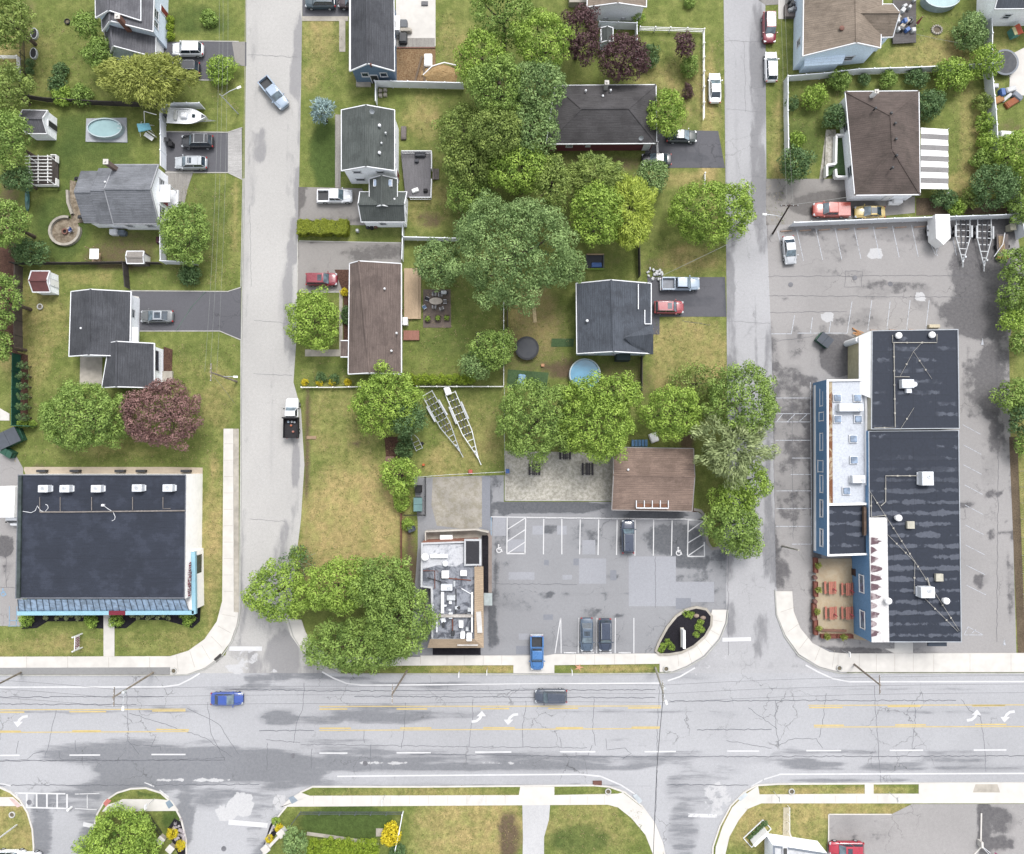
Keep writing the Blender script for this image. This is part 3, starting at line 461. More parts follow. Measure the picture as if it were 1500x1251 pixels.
# parking bays
lines('bay_line', [[(719,757),(1032,761)]], .13, .03, WL); lines('bay_line', [[(719.5,757),(719.5,788)]], .1, .03, BL)
lines('bay_line', [[(743,757.5),(742.5,811)],[(770,758),(769,811)],[(742,811),(770,811)]], .16, .03, WL)
lines('bay_line', [[(744,775),(769,759)],[(743,793),(769,776)],[(743,811),(769,794)]], .13, .034, WL)
lines('bay_line', [[(796.5,760),(796,812)],[(823,760),(823,812)],[(850,761),(849,812)],[(877,761),(876,813)],[(904,761),(903,813)],[(930.5,761),(930,814)],[(957.5,761),(957,814)],[(984.5,762),(983.5,814)]], .15, .03, WL)
lines('bay_line', [[(1008,762),(1007,814)],[(1007,815),(1032,815)],[(1032,815),(1031.5,794)],[(1008,762),(1030,761)]], .16, .03, WL)
lines('bay_line', [[(1008,779),(1030,763)],[(1008,795),(1031,781)],[(1008,814),(1031,798)]], .14, .034, WL)
lines('bay_line', [[(821,905),(813,957)],[(821.5,905),(822,957)],[(848,905),(847,957)],[(874.5,905),(874,957)],[(901.5,905),(901,957)],[(928.5,905),(928.5,957)]], .13, .03, WL)
for i in range(10): x = 1139 + i * 28; lines('bay_line', [[(x, 338 - i * 1.2), (x + 10, 383 - i * 1.0)]], .1, .03, WB)
lines('bay_line', [[(1164,462),(1159,489)],[(1190,465),(1187,489)],[(1217,470),(1214,489)],[(1248,441),(1241,488)],[(1277,440),(1271,484)],[(1304,440),(1299,482)],[(1333,440),(1328,482)],[(1361,440),(1356,482)],[(1130,489),(1160,489)],[(1168,488),(1241,488)]], .1, .03, WB)
lines('bay_line', [[(1134,583),(1188,583)],[(1136,606),(1188,606)],[(1136,618),(1188,618)],[(1136,645),(1188,645)],[(1160,671),(1188,671)],[(1158,695),(1188,695)],[(1136,719),(1188,719)],[(1136,745),(1188,745)],[(1136,771),(1189,771)],[(1160,797),(1189,797)],[(1187,560),(1189,797)]], .1, .03, WB)
lines('bay_line', [[(1138,617),(1146,607)],[(1153,618),(1164,607)],[(1170,618),(1182,607)]], .1, .032, WB)
for i in range(9): lines('bay_line', [[(1410 + (i > 2) * 1 + i * .6, 622 + i * 29.4), (1436 + i, 636 + i * 29.4)]], .08, .03, WB)
lines('bay_line', [[(1412,930),(1440,930)],[(1418,918),(1440,930)],[(1412,930),(1418,918)],[(1422,929),(1429,922)]], .08, .03, WB)
lines('bay_line', [[(14,888),(14,917)],[(25,888),(24,917)],[(14,909),(30,909)],[(12,917),(30,917)]], .1, .03, BL)
def ped(cx, cy, s=1.0, mat=WL):                    # wheelchair symbol painted on the ground
    k = MB(); r = 3.4 * s; ribbon(k, [(cx + r * cos(radians(a)), cy + 2 * s - r * sin(radians(a))) for a in range(60, 400, 24)], .14, .036)
    ribbon(k, [(cx - s, cy - 4 * s), (cx - .5 * s, cy + .5 * s), (cx + 3.4 * s, cy + .5 * s), (cx + 4.6 * s, cy + 4.4 * s)], .15, .038); ribbon(k, [(cx - s, cy - 2 * s), (cx + 3 * s, cy - 2 * s)], .12, .040)
    q = P(cx - .6 * s, cy - 5.6 * s); k.prism([(q.x + .13 * cos(a * .8), q.y + .13 * sin(a * .8)) for a in range(8)], .034, .036)
    o = k.build('disabled_parking_symbol', mat); o['kind'] = 'structure'
ped(731, 804); ped(994, 808); ped(5, 868, .9, BL)
for (x, y) in ((1439, 500), (1471, 940)):
    k = MB(); k.add([(*P(x - 2, y + 5)[:2], .03), (*P(x + 2, y + 5)[:2], .03), (*P(x, y - 5)[:2], .03)], [(0, 1, 2)]); o = k.build('lane_arrow', WB); o['kind'] = 'structure'
# paving cuts and patches
def squares(name, rects, z, mat):
    k = MB()
    for a, b, c, d in rects: q = pl([(a, b), (c, b), (c, d), (a, d)]); k.add([(v.x, v.y, z) for v in q], [(3, 2, 1, 0)])
    o = k.build(name, mat); o['kind'] = 'structure'
PCH = asphalt('asphalt_patch_pale', (186, 188, 195), (160, 164, 172), 0); PCD = asphalt('asphalt_patch_dark', (158, 161, 170), (128, 132, 142), 0)
squares('asphalt_patch', [(848,818,888,855),(921,815,990,888),(780,770,796,783),(816,770,830,783),(853,791,872,812),(745,838,783,849),(824,842,838,849),(990,852,1046,882),(722,757,741,785),(744,790,768,808),(760,928,776,937)], .019, PCH)
squares('asphalt_patch', [(840,818,848,828),(797,820,804,828),(894,835,903,850),(700,698,718,790),(990,876,1012,892),(796,900,810,908),(756,946,780,958)], .022, PCD)
def crackline(segs, wd=.05, name='crack_line', z=.040, rgb=(120, 122, 130)):
    k = MB()
    for s in segs:
        pts = []
        for i in range(len(s) - 1):
            a, b = s[i], s[i + 1]; n = max(1, int(math.hypot(a[0] - b[0], a[1] - b[1]) / 5))
            pts += [(a[0] + (b[0] - a[0]) * t / n + random.uniform(-.9, .9), a[1] + (b[1] - a[1]) * t / n + random.uniform(-.9, .9)) for t in range(n)]
        ribbon(k, pts + [s[-1]], wd, z)
    o = k.build(name, M(name + '_tar', rgb, .8, .2)); o['kind'] = 'structure'
crackline([[(83,1040),(72,1088),(66,1110)],[(186,1010),(188,1085),(204,1105)],[(304,1028),(310,1075),(330,1115)],[(66,1100),(50,1104),(40,1112)],[(86,1100),(88,1112),(150,1112)],[(190,1090),(235,1094),(236,1100)],[(228,1078),(222,1094)],[(0,1113),(200,1114),(330,1110)],[(190,1044),(300,1080),(340,1108)],[(275,1038),(320,1060),(350,1105)],[(28,1085),(24,1104)],[(110,1084),(112,1102)],
  [(446,1000),(444,1040),(434,1060),(430,1088)],[(392,1088),(391,1128)],[(457,1096),(456,1126)],[(594,1030),(592,1070),(588,1096)],[(533,1070),(534,1088)],[(543,1090),(542,1130)],[(693,1024),(692,1050),(687,1094)],[(771,1026),(766,1060),(766,1094)],[(870,1020),(868,1066),(872,1092)],[(868,1092),(860,1108),(848,1110)],[(888,1082),(889,1098),(915,1096),(924,1104),(912,1112)],[(820,1080),(822,1094)],[(966,1002),(963,1060),(962,1150),(958,1230)],[(1136,1026),(1136,1060),(1140,1092)],[(1096,1036),(1138,1068)],[(1210,1015),(1206,1050),(1200,1080)],[(1280,1004),(1284,1060),(1290,1150)],[(1340,1030),(1340,1060),(1336,1096)],[(1436,1050),(1442,1090),(1444,1130)],[(1408,1024),(1420,1040),(1436,1050)],
  [(1140,1092),(1160,1082),(1195,1082),(1205,1096)],[(1065,1085),(1130,1096)],[(390,1084),(440,1088)],[(440,1090),(700,1094),(860,1095)]], .06)
crackline([[(-200,1115),(0,1114.5),(330,1113)],[(600,1104),(860,1108),(1140,1108),(1500,1107)],[(-200,1022),(240,1020)],[(330,1010),(520,1012),(960,1010)],[(-200,1031),(200,1032)],[(520,1020),(960,1022)],[(980,1027),(1160,1026),(1400,1026)],[(1020,1069),(1130,1068)],[(380,1070),(460,1070)],[(-200,1151),(380,1149)],[(976,1149),(1096,1150)]], .09, z=.041, rgb=(128, 130, 138))
crackline([[(366,300),(368,420)],[(372,470),(430,474)],[(372,548),(428,550)],[(366,760),(418,764)],[(1064,470),(1128,474)],[(1068,610),(1130,606)],[(1064,160),(1118,164)],[(1062,60),(1118,62)],[(1090,62),(1092,164)],[(362,80),(436,84)],[(640,835),(640,835.5)]], .05, 'utility_cut', .034, (150, 150, 154))
crackline([[(1125,405),(1490,403)],[(1125,433),(1480,436)],[(1128,458),(1240,456)],[(1238,397),(1263,397),(1262,420),(1237,420),(1238,397)],[(1460,530),(1462,700),(1460,940)],[(720,855),(845,856)],[(960,815),(960,890)],[(1066,765),(1067,960)],[(1132,500),(1136,860)],[(1160,560),(1162,790)],[(1000,470),(1040,476)],[(1135,500),(1196,492)],[(8,800),(10,860)],[(0,860),(30,862)]], .05, 'seam_line', .034, (120, 120, 126))
lines('wheel_rut_seam', [[(360,-60),(357,262)]], .05, .03, CONCD)
# turf edging lines along drives
k = MB(); 
for s in ([(242,253),(334,253),(355,263)],[(242,193),(334,194),(355,187)],[(192,426),(334,427),(353,421)],[(205,485),(322,485),(353,498)],[(266,60),(350,61)],[(438,353),(588,356)],[(436,428),(497,428)],[(278,117),(318,118)],[(436,350),(436,428)],[(997,0),(997,0.5)],[(740,696),(740,733)],[(740,733),(898,733)]): ribbon(k, s, .14, .07, .06)
o = k.build('kerb', M('edging_stone', (214, 212, 206), .9)); o['kind'] = 'structure'
pad('paver_apron', [(334,195),(354,188),(355,262),(334,253)], lined('cobble_apron', (206, 204, 202), (150, 148, 146), .22, 'y', .16, .14), .036, .01)
# ================================================================ BUILDINGS
def shingle(name, rgb, axis='y', var=.19):
    d = tuple(int(c * .8) for c in rgb); return lined(name, rgb, d, .3, axis, .22, var, .92, .45, tuple(int(c * .9) for c in rgb), 1, .16)
SIDING = lambda n, c: lined(n, c, tuple(int(v * .82) for v in c), .18, 'z', .15, .05, .7, soft=0, k=2.1)
S_WH = SIDING('siding_white', (240, 243, 248)); S_BL = SIDING('siding_pale_blue', (200, 212, 226)); S_NV = SIDING('siding_slate_blue', (88, 108, 130)); S_RD = SIDING('siding_maroon', (104, 58, 66)); S_CR = SIDING('siding_cream', (226, 220, 206)); S_LB = SIDING('siding_light_blue', (206, 222, 238))
def base_of(c, z): q = pl(c, z); s = sum(q, Vector()) / len(q); s.z = 0; return s
def inset(q, d):
    n = len(q); A = sum(q[i].x * q[(i + 1) % n].y - q[(i + 1) % n].x * q[i].y for i in range(n)); sg = 1 if A > 0 else -1; out = []
    for i in range(n):
        p, a, b = q[i], q[i - 1], q[(i + 1) % n]; e1 = (p - a).normalized(); e2 = (b - p).normalized()
        n1 = Vector((-e1.y, e1.x, 0)) * sg; n2 = Vector((-e2.y, e2.x, 0)) * sg; k = n1 + n2
        out.append(p + k * (d / max(.2, 1 + n1.dot(n2))))
    return out
def trimline(H, segs, m=None, w=.13, h=.2, name='fascia'):
    k = MB()
    for a, b in segs: k.beam(a, b, w, h)
    return k.build(name, m or TRIM, H)
def gable(H, c, ze, rise, axis, rm, wm, over=.35, t=.5, th=.16, trim=None, wall=True, base=0.0, tb=None):
    nw, ne, se, sw = pl(c, ze)
    tb = t if tb is None else tb
    if axis == 'y': A, B, D, E2 = nw, ne, se, sw
    else: A, B, D, E2 = sw, nw, ne, se
    # A-B is one gable end, E2-D the other; the ridge runs from R0 to R1
    R0 = A.lerp(B, t); R1 = E2.lerp(D, tb); R0.z = R1.z = ze + rise; dz = Vector((0, 0, -th))
    k = MB()
    for (p, q, r, s) in ((A, R0, R1, E2), (R0, B, D, R1)):
        vs = [p, q, r, s, p + dz, q + dz, r + dz, s + dz]
        k.add(vs, [(0, 1, 2, 3), (7, 6, 5, 4), (0, 4, 5, 1), (1, 5, 6, 2), (2, 6, 7, 3), (3, 7, 4, 0)])
    roof = k.build('roof', rm, H)
    rc = MB(); rc.beam(R0 + Vector((0, 0, .02)), R1 + Vector((0, 0, .02)), .28, .07); rc.build('ridge_cap', rm, roof)
    trimline(roof, [(A + dz * .5, E2 + dz * .5), (B + dz * .5, D + dz * .5), (A + dz * .5, R0 + dz * .5), (R0 + dz * .5, B + dz * .5), (E2 + dz * .5, R1 + dz * .5), (R1 + dz * .5, D + dz * .5)], trim)
    q = inset([Vector((v.x, v.y, 0)) for v in (A, B, D, E2)], over)
    if wall:
        k = MB(); za = ze - th - .02; wA, wB, wD, wE = q; L = (B - A).length; f = over / L
        def zt(tt, u): return ze + rise * (u / tt if u < tt else (1 - u) / (1 - tt)) - th - .01
        zA, zB = zt(t, f), zt(t, 1 - f); r0 = wA.lerp(wB, (t - f) / (1 - 2 * f)); r1 = wE.lerp(wD, (tb - f) / (1 - 2 * f)); zr = ze + rise - th - .01
        def up(v, z): return Vector((v.x, v.y, z))
        k.add([up(wA, base), up(wB, base), up(wB, zB), up(r0, zr), up(wA, zA)], [(0, 1, 2, 3, 4)])
        k.add([up(wE, base), up(wD, base), up(wD, zB), up(r1, zr), up(wE, zA)], [(4, 3, 2, 1, 0)])
        k.add([up(wA, base), up(wE, base), up(wE, zA), up(wA, zA)], [(0, 1, 2, 3)]); k.add([up(wB, base), up(wD, base), up(wD, zB), up(wB, zB)], [(3, 2, 1, 0)])
        k.build('wall', wm, H)
    return q if axis == 'y' else [q[1], q[2], q[3], q[0]]
def hip(H, c, ze, rise, axis, rm, wm, over=.45, r=(.3, .7), th=.16, trim=None):
    nw, ne, se, sw = pl(c, ze)
    if axis == 'x': a, b = nw.lerp(sw, .5), ne.lerp(se, .5)
    else: a, b = nw.lerp(ne, .5), sw.lerp(se, .5)
    R0 = a.lerp(b, r[0]); R1 = a.lerp(b, r[1]); R0.z = R1.z = ze + rise; k = MB()
    if axis == 'x': F = [(nw, ne, R1, R0), (se, sw, R0, R1), (sw, nw, R0), (ne, se, R1)]
    else: F = [(sw, nw, R0, R1), (ne, se, R1, R0), (nw, ne, R0), (se, sw, R1)]
    for f in F: k.add(f, [tuple(range(len(f)))])
    lo = [v + Vector((0, 0, -th)) for v in (nw, ne, se, sw)]; hi = (nw, ne, se, sw)
    k.add(lo, [(3, 2, 1, 0)]); 
    for i in range(4): j = (i + 1) % 4; k.add([hi[i], hi[j], lo[j], lo[i]], [(0, 1, 2, 3)])
    roof = k.build('roof', rm, H); kk = MB()
    for x, y in ((R0, R1), (R0, nw), (R0, sw if axis == 'x' else ne), (R1, se), (R1, ne if axis == 'x' else sw)): kk.beam(x + Vector((0, 0, .02)), y + Vector((0, 0, .02)), .25, .06)
    kk.build('ridge_cap', rm, roof); dz = Vector((0, 0, -th / 2))
    trimline(roof, [(hi[i] + dz, hi[(i + 1) % 4] + dz) for i in range(4)], trim)
    q = inset([Vector((v.x, v.y, 0)) for v in hi], over); k = MB()
    for i in range(4): j = (i + 1) % 4; k.add([q[i], q[j], q[j] + Vector((0, 0, ze - th - .01)), q[i] + Vector((0, 0, ze - th - .01))], [(0, 1, 2, 3)])
    k.build('wall', wm, H); return q
def flat(H, poly, z, wm, rm, pw=.3, ph=.25, pm=None, px=True, base=0.0, open_=False):
    q = [Vector((v.x, v.y, 0)) for v in (pl(poly, z) if px else poly)]
    n = len(q); A = sum(q[i].x * q[(i + 1) % n].y - q[(i + 1) % n].x * q[i].y for i in range(n))
    if A < 0: q = q[::-1]
    k = MB()
    for i in range(n): j = (i + 1) % n; k.add([q[i] + Vector((0, 0, base)), q[j] + Vector((0, 0, base)), q[j] + Vector((0, 0, z - .003)), q[i] + Vector((0, 0, z - .003))], [(0, 1, 2, 3)])
    k.build('wall', wm, H); k = MB(); q2 = inset(q, pw)
    k.add([v + Vector((0, 0, z - ph)) for v in q2], [tuple(range(n))]); roof = k.build('roof', rm, H)
    k = MB()
    for i in range(n):
        j = (i + 1) % n; Z = lambda v, h: v + Vector((0, 0, h))
        k.add([Z(q[i], z), Z(q[j], z), Z(q2[j], z), Z(q2[i], z)], [(0, 1, 2, 3)]); k.add([Z(q2[i], z), Z(q2[j], z), Z(q2[j], z - ph), Z(q2[i], z - ph)], [(0, 1, 2, 3)])
    k.build('parapet', pm or TRIM, H); return q
def win(H, A, B, f, zc, w=1.0, h=1.2, cen=None, frame=None, glass=None, name='window', out=.04, bars=1):
    """window (frame + pane) on the wall that runs from A to B at fraction f"""
    d = (B - A); d.z = 0; d.normalize(); n = Vector((d.y, -d.x, 0)); p = A.lerp(B, f)
    c = Vector(cen) if cen is not None else parent_loc(H)
    if n.dot(p - c) < 0: n = -n
    p = Vector((p.x, p.y, zc)) + n * out; k = MB()
    for s in (-1, 1): k.beam(p + d * s * w / 2 + Vector((0, 0, -h / 2 - .05)), p + d * s * w / 2 + Vector((0, 0, h / 2 + .05)), .1, .1, n); k.beam(p + Vector((0, 0, s * h / 2)) - d * (w / 2 + .1), p + Vector((0, 0, s * h / 2)) + d * (w / 2 + .1), .1 + (.06 if s < 0 else 0), .1)
    for i in range(bars): k.beam(p + Vector((0, 0, (i + 1) * h / (bars + 1) - h / 2)) - d * w / 2, p + Vector((0, 0, (i + 1) * h / (bars + 1) - h / 2)) + d * w / 2, .05, .05)
    fr = k.build(name, frame or TRIM, H); k = MB(); u = Vector((0, 0, h / 2)); e = d * w / 2; m = n * -.01
    k.add([p - e - u + m, p + e - u + m, p + e + u + m, p - e + u + m], [(0, 1, 2, 3)]); k.build('pane', glass or GLASS, fr); return fr
def door(H, A, B, f, w=.95, h=2.05, mat=None, cen=None, z0=.1):
    d = (B - A); d.z = 0; d.normalize(); n = Vector((d.y, -d.x, 0)); p = A.lerp(B, f); c = Vector(cen) if cen is not None else parent_loc(H)
    if n.dot(p - c) < 0: n = -n
    p = Vector((p.x, p.y, z0)) + n * .04; k = MB(); k.beam(p + Vector((0, 0, 0)), p + Vector((0, 0, h)), w, .06, n) if 0 else k.beam(p - d * w / 2 + Vector((0, 0, h / 2)), p + d * w / 2 + Vector((0, 0, h / 2)), .06, h)
    o = k.build('door', mat or M('door_paint', (150, 60, 60), .5), H); k = MB(); k.lathe(p + d * w * .38 + n * .05 + Vector((0, 0, 1)), [(.03, -.03), (.045, 0), (.03, .03)], 8); k.build('handle', CHROME, o)
    k = MB(); k.beam(p - d * (w / 2 + .06) + Vector((0, 0, h + .05)), p + d * (w / 2 + .06) + Vector((0, 0, h + .05)), .12, .1)
    for s in (-1, 1): k.beam(p + d * s * (w / 2 + .05), p + d * s * (w / 2 + .05) + Vector((0, 0, h)), .1, .1, n)
    k.build('frame', TRIM, o); return o
def chimney(H, px, py, zb, zt, s=.6, mat=BRICK):
    b = P(px, py, zt); k = MB(); k.prism([(b.x - s / 2, b.y - s / 2), (b.x + s / 2, b.y - s / 2), (b.x + s / 2, b.y + s / 2), (b.x - s / 2, b.y + s / 2)], zb, zt)
    o = k.build('chimney', mat, H); k = MB(); k.box((b.x, b.y, zt + .04), (s + .14, s + .14, .08)); k.cyl((b.x, b.y, zt + .08), .13, .18, 10); k.build('cap', CONC, o); return o
def vent(H, px, py, z, s=.16, mat=TRIM, h=.35):
    b = P(px, py, z); k = MB(); k.cyl((b.x, b.y, z - .5), s * .6, h + .3, 10); k.lathe((b.x, b.y, z - .2 + h), [(s, -.08), (s, 0), (s * .5, .08)], 10); return k.build('roof_vent', mat, H)
def dish(H, px, py, z, s=.35):
    b = P(px, py, z); k = MB(); k.tube([b + Vector((0, 0, -.5)), b], .03, 6); o = k.build('satellite_dish', GALV, H); k = MB(); Mx = Matrix.Rotation(radians(50), 3, 'X')
    vs = []; fs = []
    for i in range(1, 4):
        for a in range(12): v = Vector((s * i / 3 * cos(a * pi / 6), s * i / 3 * sin(a * pi / 6), .1 * (i / 3) ** 2)); vs.append(Mx @ v + b)
    for i in range(2):
        for a in range(12): fs.append((i * 12 + a, i * 12 + (a + 1) % 12, i * 12 + 12 + (a + 1) % 12, i * 12 + 12 + a))
    k.add(vs, fs + [tuple(range(12))]); k.build('reflector', M('dish_grey', (206, 212, 218), .5), o); return o
def skylight(H, px, py, z, w, l, mat=None, name='skylight', domed=True):
    b = P(px, py, z); k = MB(); k.box((b.x, b.y, z - .06), (w + .16, l + .16, .2)); o = k.build(name, TRIM, H); k = MB()
    k.bev((b.x, b.y, z + .1), (w, l, .16), .07) if domed else k.box((b.x, b.y, z + .06), (w, l, .05)); k.build('pane', mat or glass_mat('skylight_glass', (150, 172, 200), .15), o); return o
def house(name, label, c, z=2.8, cat='house', group=None): return T(name, label, cat, base_of(c, z), group)
R_G1 = shingle('shingles_grey', (122, 122, 128), 'x'); R_G2 = shingle('shingles_charcoal', (92, 94, 100), 'x'); R_GG = shingle('shingles_green_grey', (104, 110, 108), 'x'); R_BL = shingle('shingles_blue_grey', (98, 104, 114), 'x')
R_BR = shingle('shingles_brown', (130, 116, 110), 'x'); R_DB = shingle('shingles_dark_brown', (112, 100, 95), 'y'); R_TN = shingle('shingles_tan', (160, 146, 132), 'y'); R_B2 = shingle('shingles_stepped_grey', (142, 145, 152), 'y'); R_HP = shingle('shingles_hip_grey', (96, 94, 96), 'y'); R_RB = shingle('shingles_red_brown', (160, 138, 126), 'y')
# --- house A, top left
H = house('house', 'grey shingled house with brick chimney and pale blue gables beside the white and black SUVs', [(137,-90),(233,-90),(233,83),(137,83)], 3)
Q = gable(H, [(138,-110),(229,-110),(224,46),(150,46)], 4.6, 2.4, 'y', R_G1, S_BL, .3, .34, tb=.34)
Q3 = gable(H, [(138,-110),(206,-110),(206,30),(140,26)], 5.6, 1.9, 'y', R_G1, S_BL, .3, .46, tb=.46)
Q2 = gable(H, [(151,38),(228,45),(228,84),(160,82)], 2.9, 2.6, 'y', R_G1, S_BL, .3, .32, tb=.3)
win(H, Q[1], Q[2], .80, 3.4, 1.3, 1.3); win(H, Q[1], Q[2], .9, 3.4, .9, 1.3); door(H, Q[1], Q[2], .68); win(H, Q2[3], Q2[2], .5, 1.7, 1.2, 1.0); door(H, Q2[1], Q2[2], .55, 2.4, 2.1, WHITE); win(H, Q3[3], Q3[2], .4, 4.6, .8, .9)
chimney(H, 172, 24, 4.5, 7.6, .6)
# --- house B, stepped grey roof
H = house('house', 'grey house with stepped two tone roof and white gable beside the round stone patio', [(118,240),(243,240),(243,330),(118,330)])
Q = gable(H, [(167,241),(232,241),(233,328),(166,328)], 3.4, 2.3, 'x', R_B2, S_WH, .3, .48, tb=.48, trim=M('trim_grey2', (190, 192, 198)))
Q2 = gable(H, [(145,247),(171,247),(171,327),(145,327)], 3.25, 2.1, 'x', R_B2, S_WH, .3, .5, trim=R_B2); Q3 = gable(H, [(119,251),(150,251),(150,326),(123,326)], 3.1, 1.9, 'x', R_B2, S_WH, .3, .5, trim=R_B2)
for f in (.28, .78): win(H, Q[1], Q[2], f, 2.0, 1.9, 1.5, bars=2)
door(H, Q[1], Q[2], .53); win(H, Q[3], Q[2], .2, 1.8, .9, .9); win(H, Q[3], Q[2], .7, 1.8, .9, .9)
a = P(238, 283, 2.6); k = MB(); k.box((a.x, a.y, 2.5), (2.2, 2.6, .12)); k.build('porch_roof', TRIM, H); k = MB(); k.box((a.x, a.y, .15), (2.3, 2.8, .3)); k.build('porch_floor', TRIM, H)
for dx in (-.95, .95):
    for dy in (-1.15, 1.15): k = MB(); k.beam((a.x + dx, a.y + dy, .3), (a.x + dx, a.y + dy, 2.45), .1, .1); k.build('porch_post', TRIM, H)
chimney(H, 155, 237, 2.5, 6.2, .6, M('flue_brown', (150, 130, 120))); vent(H, 154.5, 267, 4.9)
# --- house C
H = house('house', 'charcoal roofed ranch house in two offset wings with white entrance above the long driveway', [(101,427),(243,427),(243,566),(101,566)])
Q = gable(H, [(104,427),(192,427),(190,522),(101,522)], 3.0, 1.3, 'y', R_G2, S_WH, .35, .42, tb=.42); Q2 = gable(H, [(160,502),(226,503),(226,568),(149,568)], 3.25, 1.3, 'y', R_G2, S_WH, .35, .28, tb=.38)
for f in (.45, .6): win(H, Q[3], Q[2], f, 1.7, 1, 1)
win(H, Q2[1], Q2[2], .35, 1.9, 3.0, 1.2, bars=0); door(H, Q[1], Q[2], .9); win(H, Q[1], Q[2], .3, 1.9, 1.2, 1.1); vent(H, 119, 481, 3.7)
k = MB(); p = pl([(190,478),(202,480),(202,501),(190,501)], 2.4); k.prism(p, 2.3, 2.42); k.build('porch', WHITE, H); k = MB(); p = pl([(238,544),(254,544),(254,560),(238,560)]); k.prism(p, 0, .35); k.build('step', CONCD, H)
k = MB(); k.prism(pl([(193,433),(204,435),(204,478),(191,478)]), 0, .12); k.build('walkway', CONC, H)
# --- house E: dark grey, top, blue gable
H = house('house', 'dark grey gabled house with slate blue end wall beside the dug up yard', [(512,10),(578,10),(578,115),(512,115)])
Q = gable(H, [(513,-10),(577,-8),(578,104),(512,104)], 3.7, 1.9, 'y', R_G2, S_NV, .3, .44, tb=.46)
win(H, Q[3], Q[2], .28, 2.3, 1.0, 1.0, bars=0); win(H, Q[3], Q[2], .74, 2.3, 1.0, 1.0, bars=0); door(H, Q[3], Q[2], .48, 1, 2.05, DARKMET); win(H, Q[1], Q[2], .5, 1.9, 1, 1.1); win(H, Q[1], Q[2], .25, 1.9, 1, 1.1)
k = MB(); a = P(533, 122); k.box((a.x, a.y, .15), (2.2, 1.2, .3)); k.build('step', CONCD, H); vent(H, 543, 95, 5.3, .18, BRICK)
k = MB(); a = P(583, 42); k.box((a.x, a.y, .7), (.9, 2.2, 1.4)); k.build('bulkhead_door', WHITE, H); k = MB(); k.beam(P(513, 104, 3.7), P(513, -8, 3.7), .25, .3); k.build('gutter', TRIM, H)
# --- house F: tall green grey, deck
H = house('house', 'two storey white house with green grey roof and rear deck by the blue spruce', [(499,157),(598,157),(598,330),(499,330)], 3.5)
Q = gable(H, [(500,161),(578,161),(578,250),(500,250)], 5.2, 1.4, 'y', R_GG, S_WH, .25, .5)
Q2 = gable(H, [(541,262),(582,262),(582,305),(541,305)], 3.6, 1.3, 'y', R_GG, S_WH, .2, .5, wall=False); Q3 = gable(H, [(527,281),(596,281),(594,325),(529,325)], 3.0, 1.6, 'x', R_GG, S_WH, .25, .45, tb=.45)
for f, s in ((.25, 1.1), (.72, 1.0)): win(H, Q[3], Q[2], f, 4.2, s, .7, bars=0)
win(H, Q[3], Q[2], .24, 1.6, 1.3, .8, bars=0); win(H, Q[1], Q[2], .4, 3.8, 1, 1.1); win(H, Q[1], Q[2], .75, 3.8, 1, 1.1); win(H, Q3[3], Q3[2], .45, 1.6, .9, .9); win(H, Q3[1], Q3[2], .5, 1.6, .9, 1); door(H, Q[1], Q[2], .9)
for x in (551.5, 570): skylight(H, x, 268, 4.25, .75, .85, domed=False)
for (x, y) in ((556, 184), (556, 224)): vent(H, x, y, 6.2, .22)
for (x, y) in ((565, 195), (559, 210)): vent(H, x, y, 6.0, .14)
vent(H, 578, 292, 3.9, .16); dish(H, 545, 163, 7.0)
k = MB(); d = pl([(587,221),(632,221),(630,289),(594,289)], .7); k.prism(d, .55, .7); dk = k.build('deck', lined('deck_boards_grey', (140, 138, 142), (96, 94, 98), .16, 'x', .14, .16), H); k = MB()
e = pl([(588,221),(632,221),(632,247)], 1.6) + []; g2 = pl([(632,262),(631,289),(600,289)], 1.6)
for q in (e, g2):
    k = MB()
    for i in range(len(q) - 1):
        k.beam(q[i], q[i + 1], .12, .08); k.beam(q[i] - Vector((0, 0, .75)), q[i + 1] - Vector((0, 0, .75)), .05, .06); n = max(2, int((q[i + 1] - q[i]).length / .4))
        for j in range(n + 1): p = q[i].lerp(q[i + 1], j / n); k.beam(p - Vector((0, 0, .9)), p, .06, .06)
    k.build('railing', TRIM, H)
k = MB()
for j in range(3): a = P(635 + j * .8, 255, .5 - j * .18); k.box((a.x + j * .25, a.y, .45 - j * .18), (.3, 1.6, .16))
k.build('steps', WOOD, H)
# --- house G: brown ranch
H = house('house', 'long brown roofed ranch house with tan rear deck behind the round street tree', [(498,383),(591,383),(591,548),(498,548)])
Q = gable(H, [(512,386),(588,386),(588,548),(510,548)], 3.0, 1.3, 'y', R_BR, S_WH, .35, .22, tb=.44)
k = MB(); p = pl([(499,499),(513,499),(513,523),(499,523)], 2.9); k.prism(p, 2.75, 2.9); k.build('porch_roof', R_BR, H); trimline(H, [(p[0], p[1]), (p[3], p[2])]); k = MB(); k.prism(inset(p, .3), 0, 2.7); k.build('entrance_bay', S_WH, H)
for (x, y) in ((563.5, 423), (581, 488), (573.5, 514)): vent(H, x, y, 3.8)
for f in (.2, .6, .85): win(H, Q[1], Q[2], f, 1.8, 1.1, 1.1); win(H, Q[0], Q[3], f, 1.8, 1.3, 1.2)
door(H, Q[1], Q[2], .4); win(H, Q[3], Q[2], .3, 1.8, 1, 1); win(H, Q[3], Q[2], .7, 1.8, 1, 1)
k = MB(); d = pl([(592,393),(613,393),(613,467),(592,467)], .5); k.prism(d, .36, .5); k.prism(pl([(613,393),(616.5,393),(616.5,467),(613,467)], .25), 0, .25); k.build('deck', lined('deck_boards_tan', (224, 198, 166), (176, 150, 120), .15, 'x', .12, .08), H)
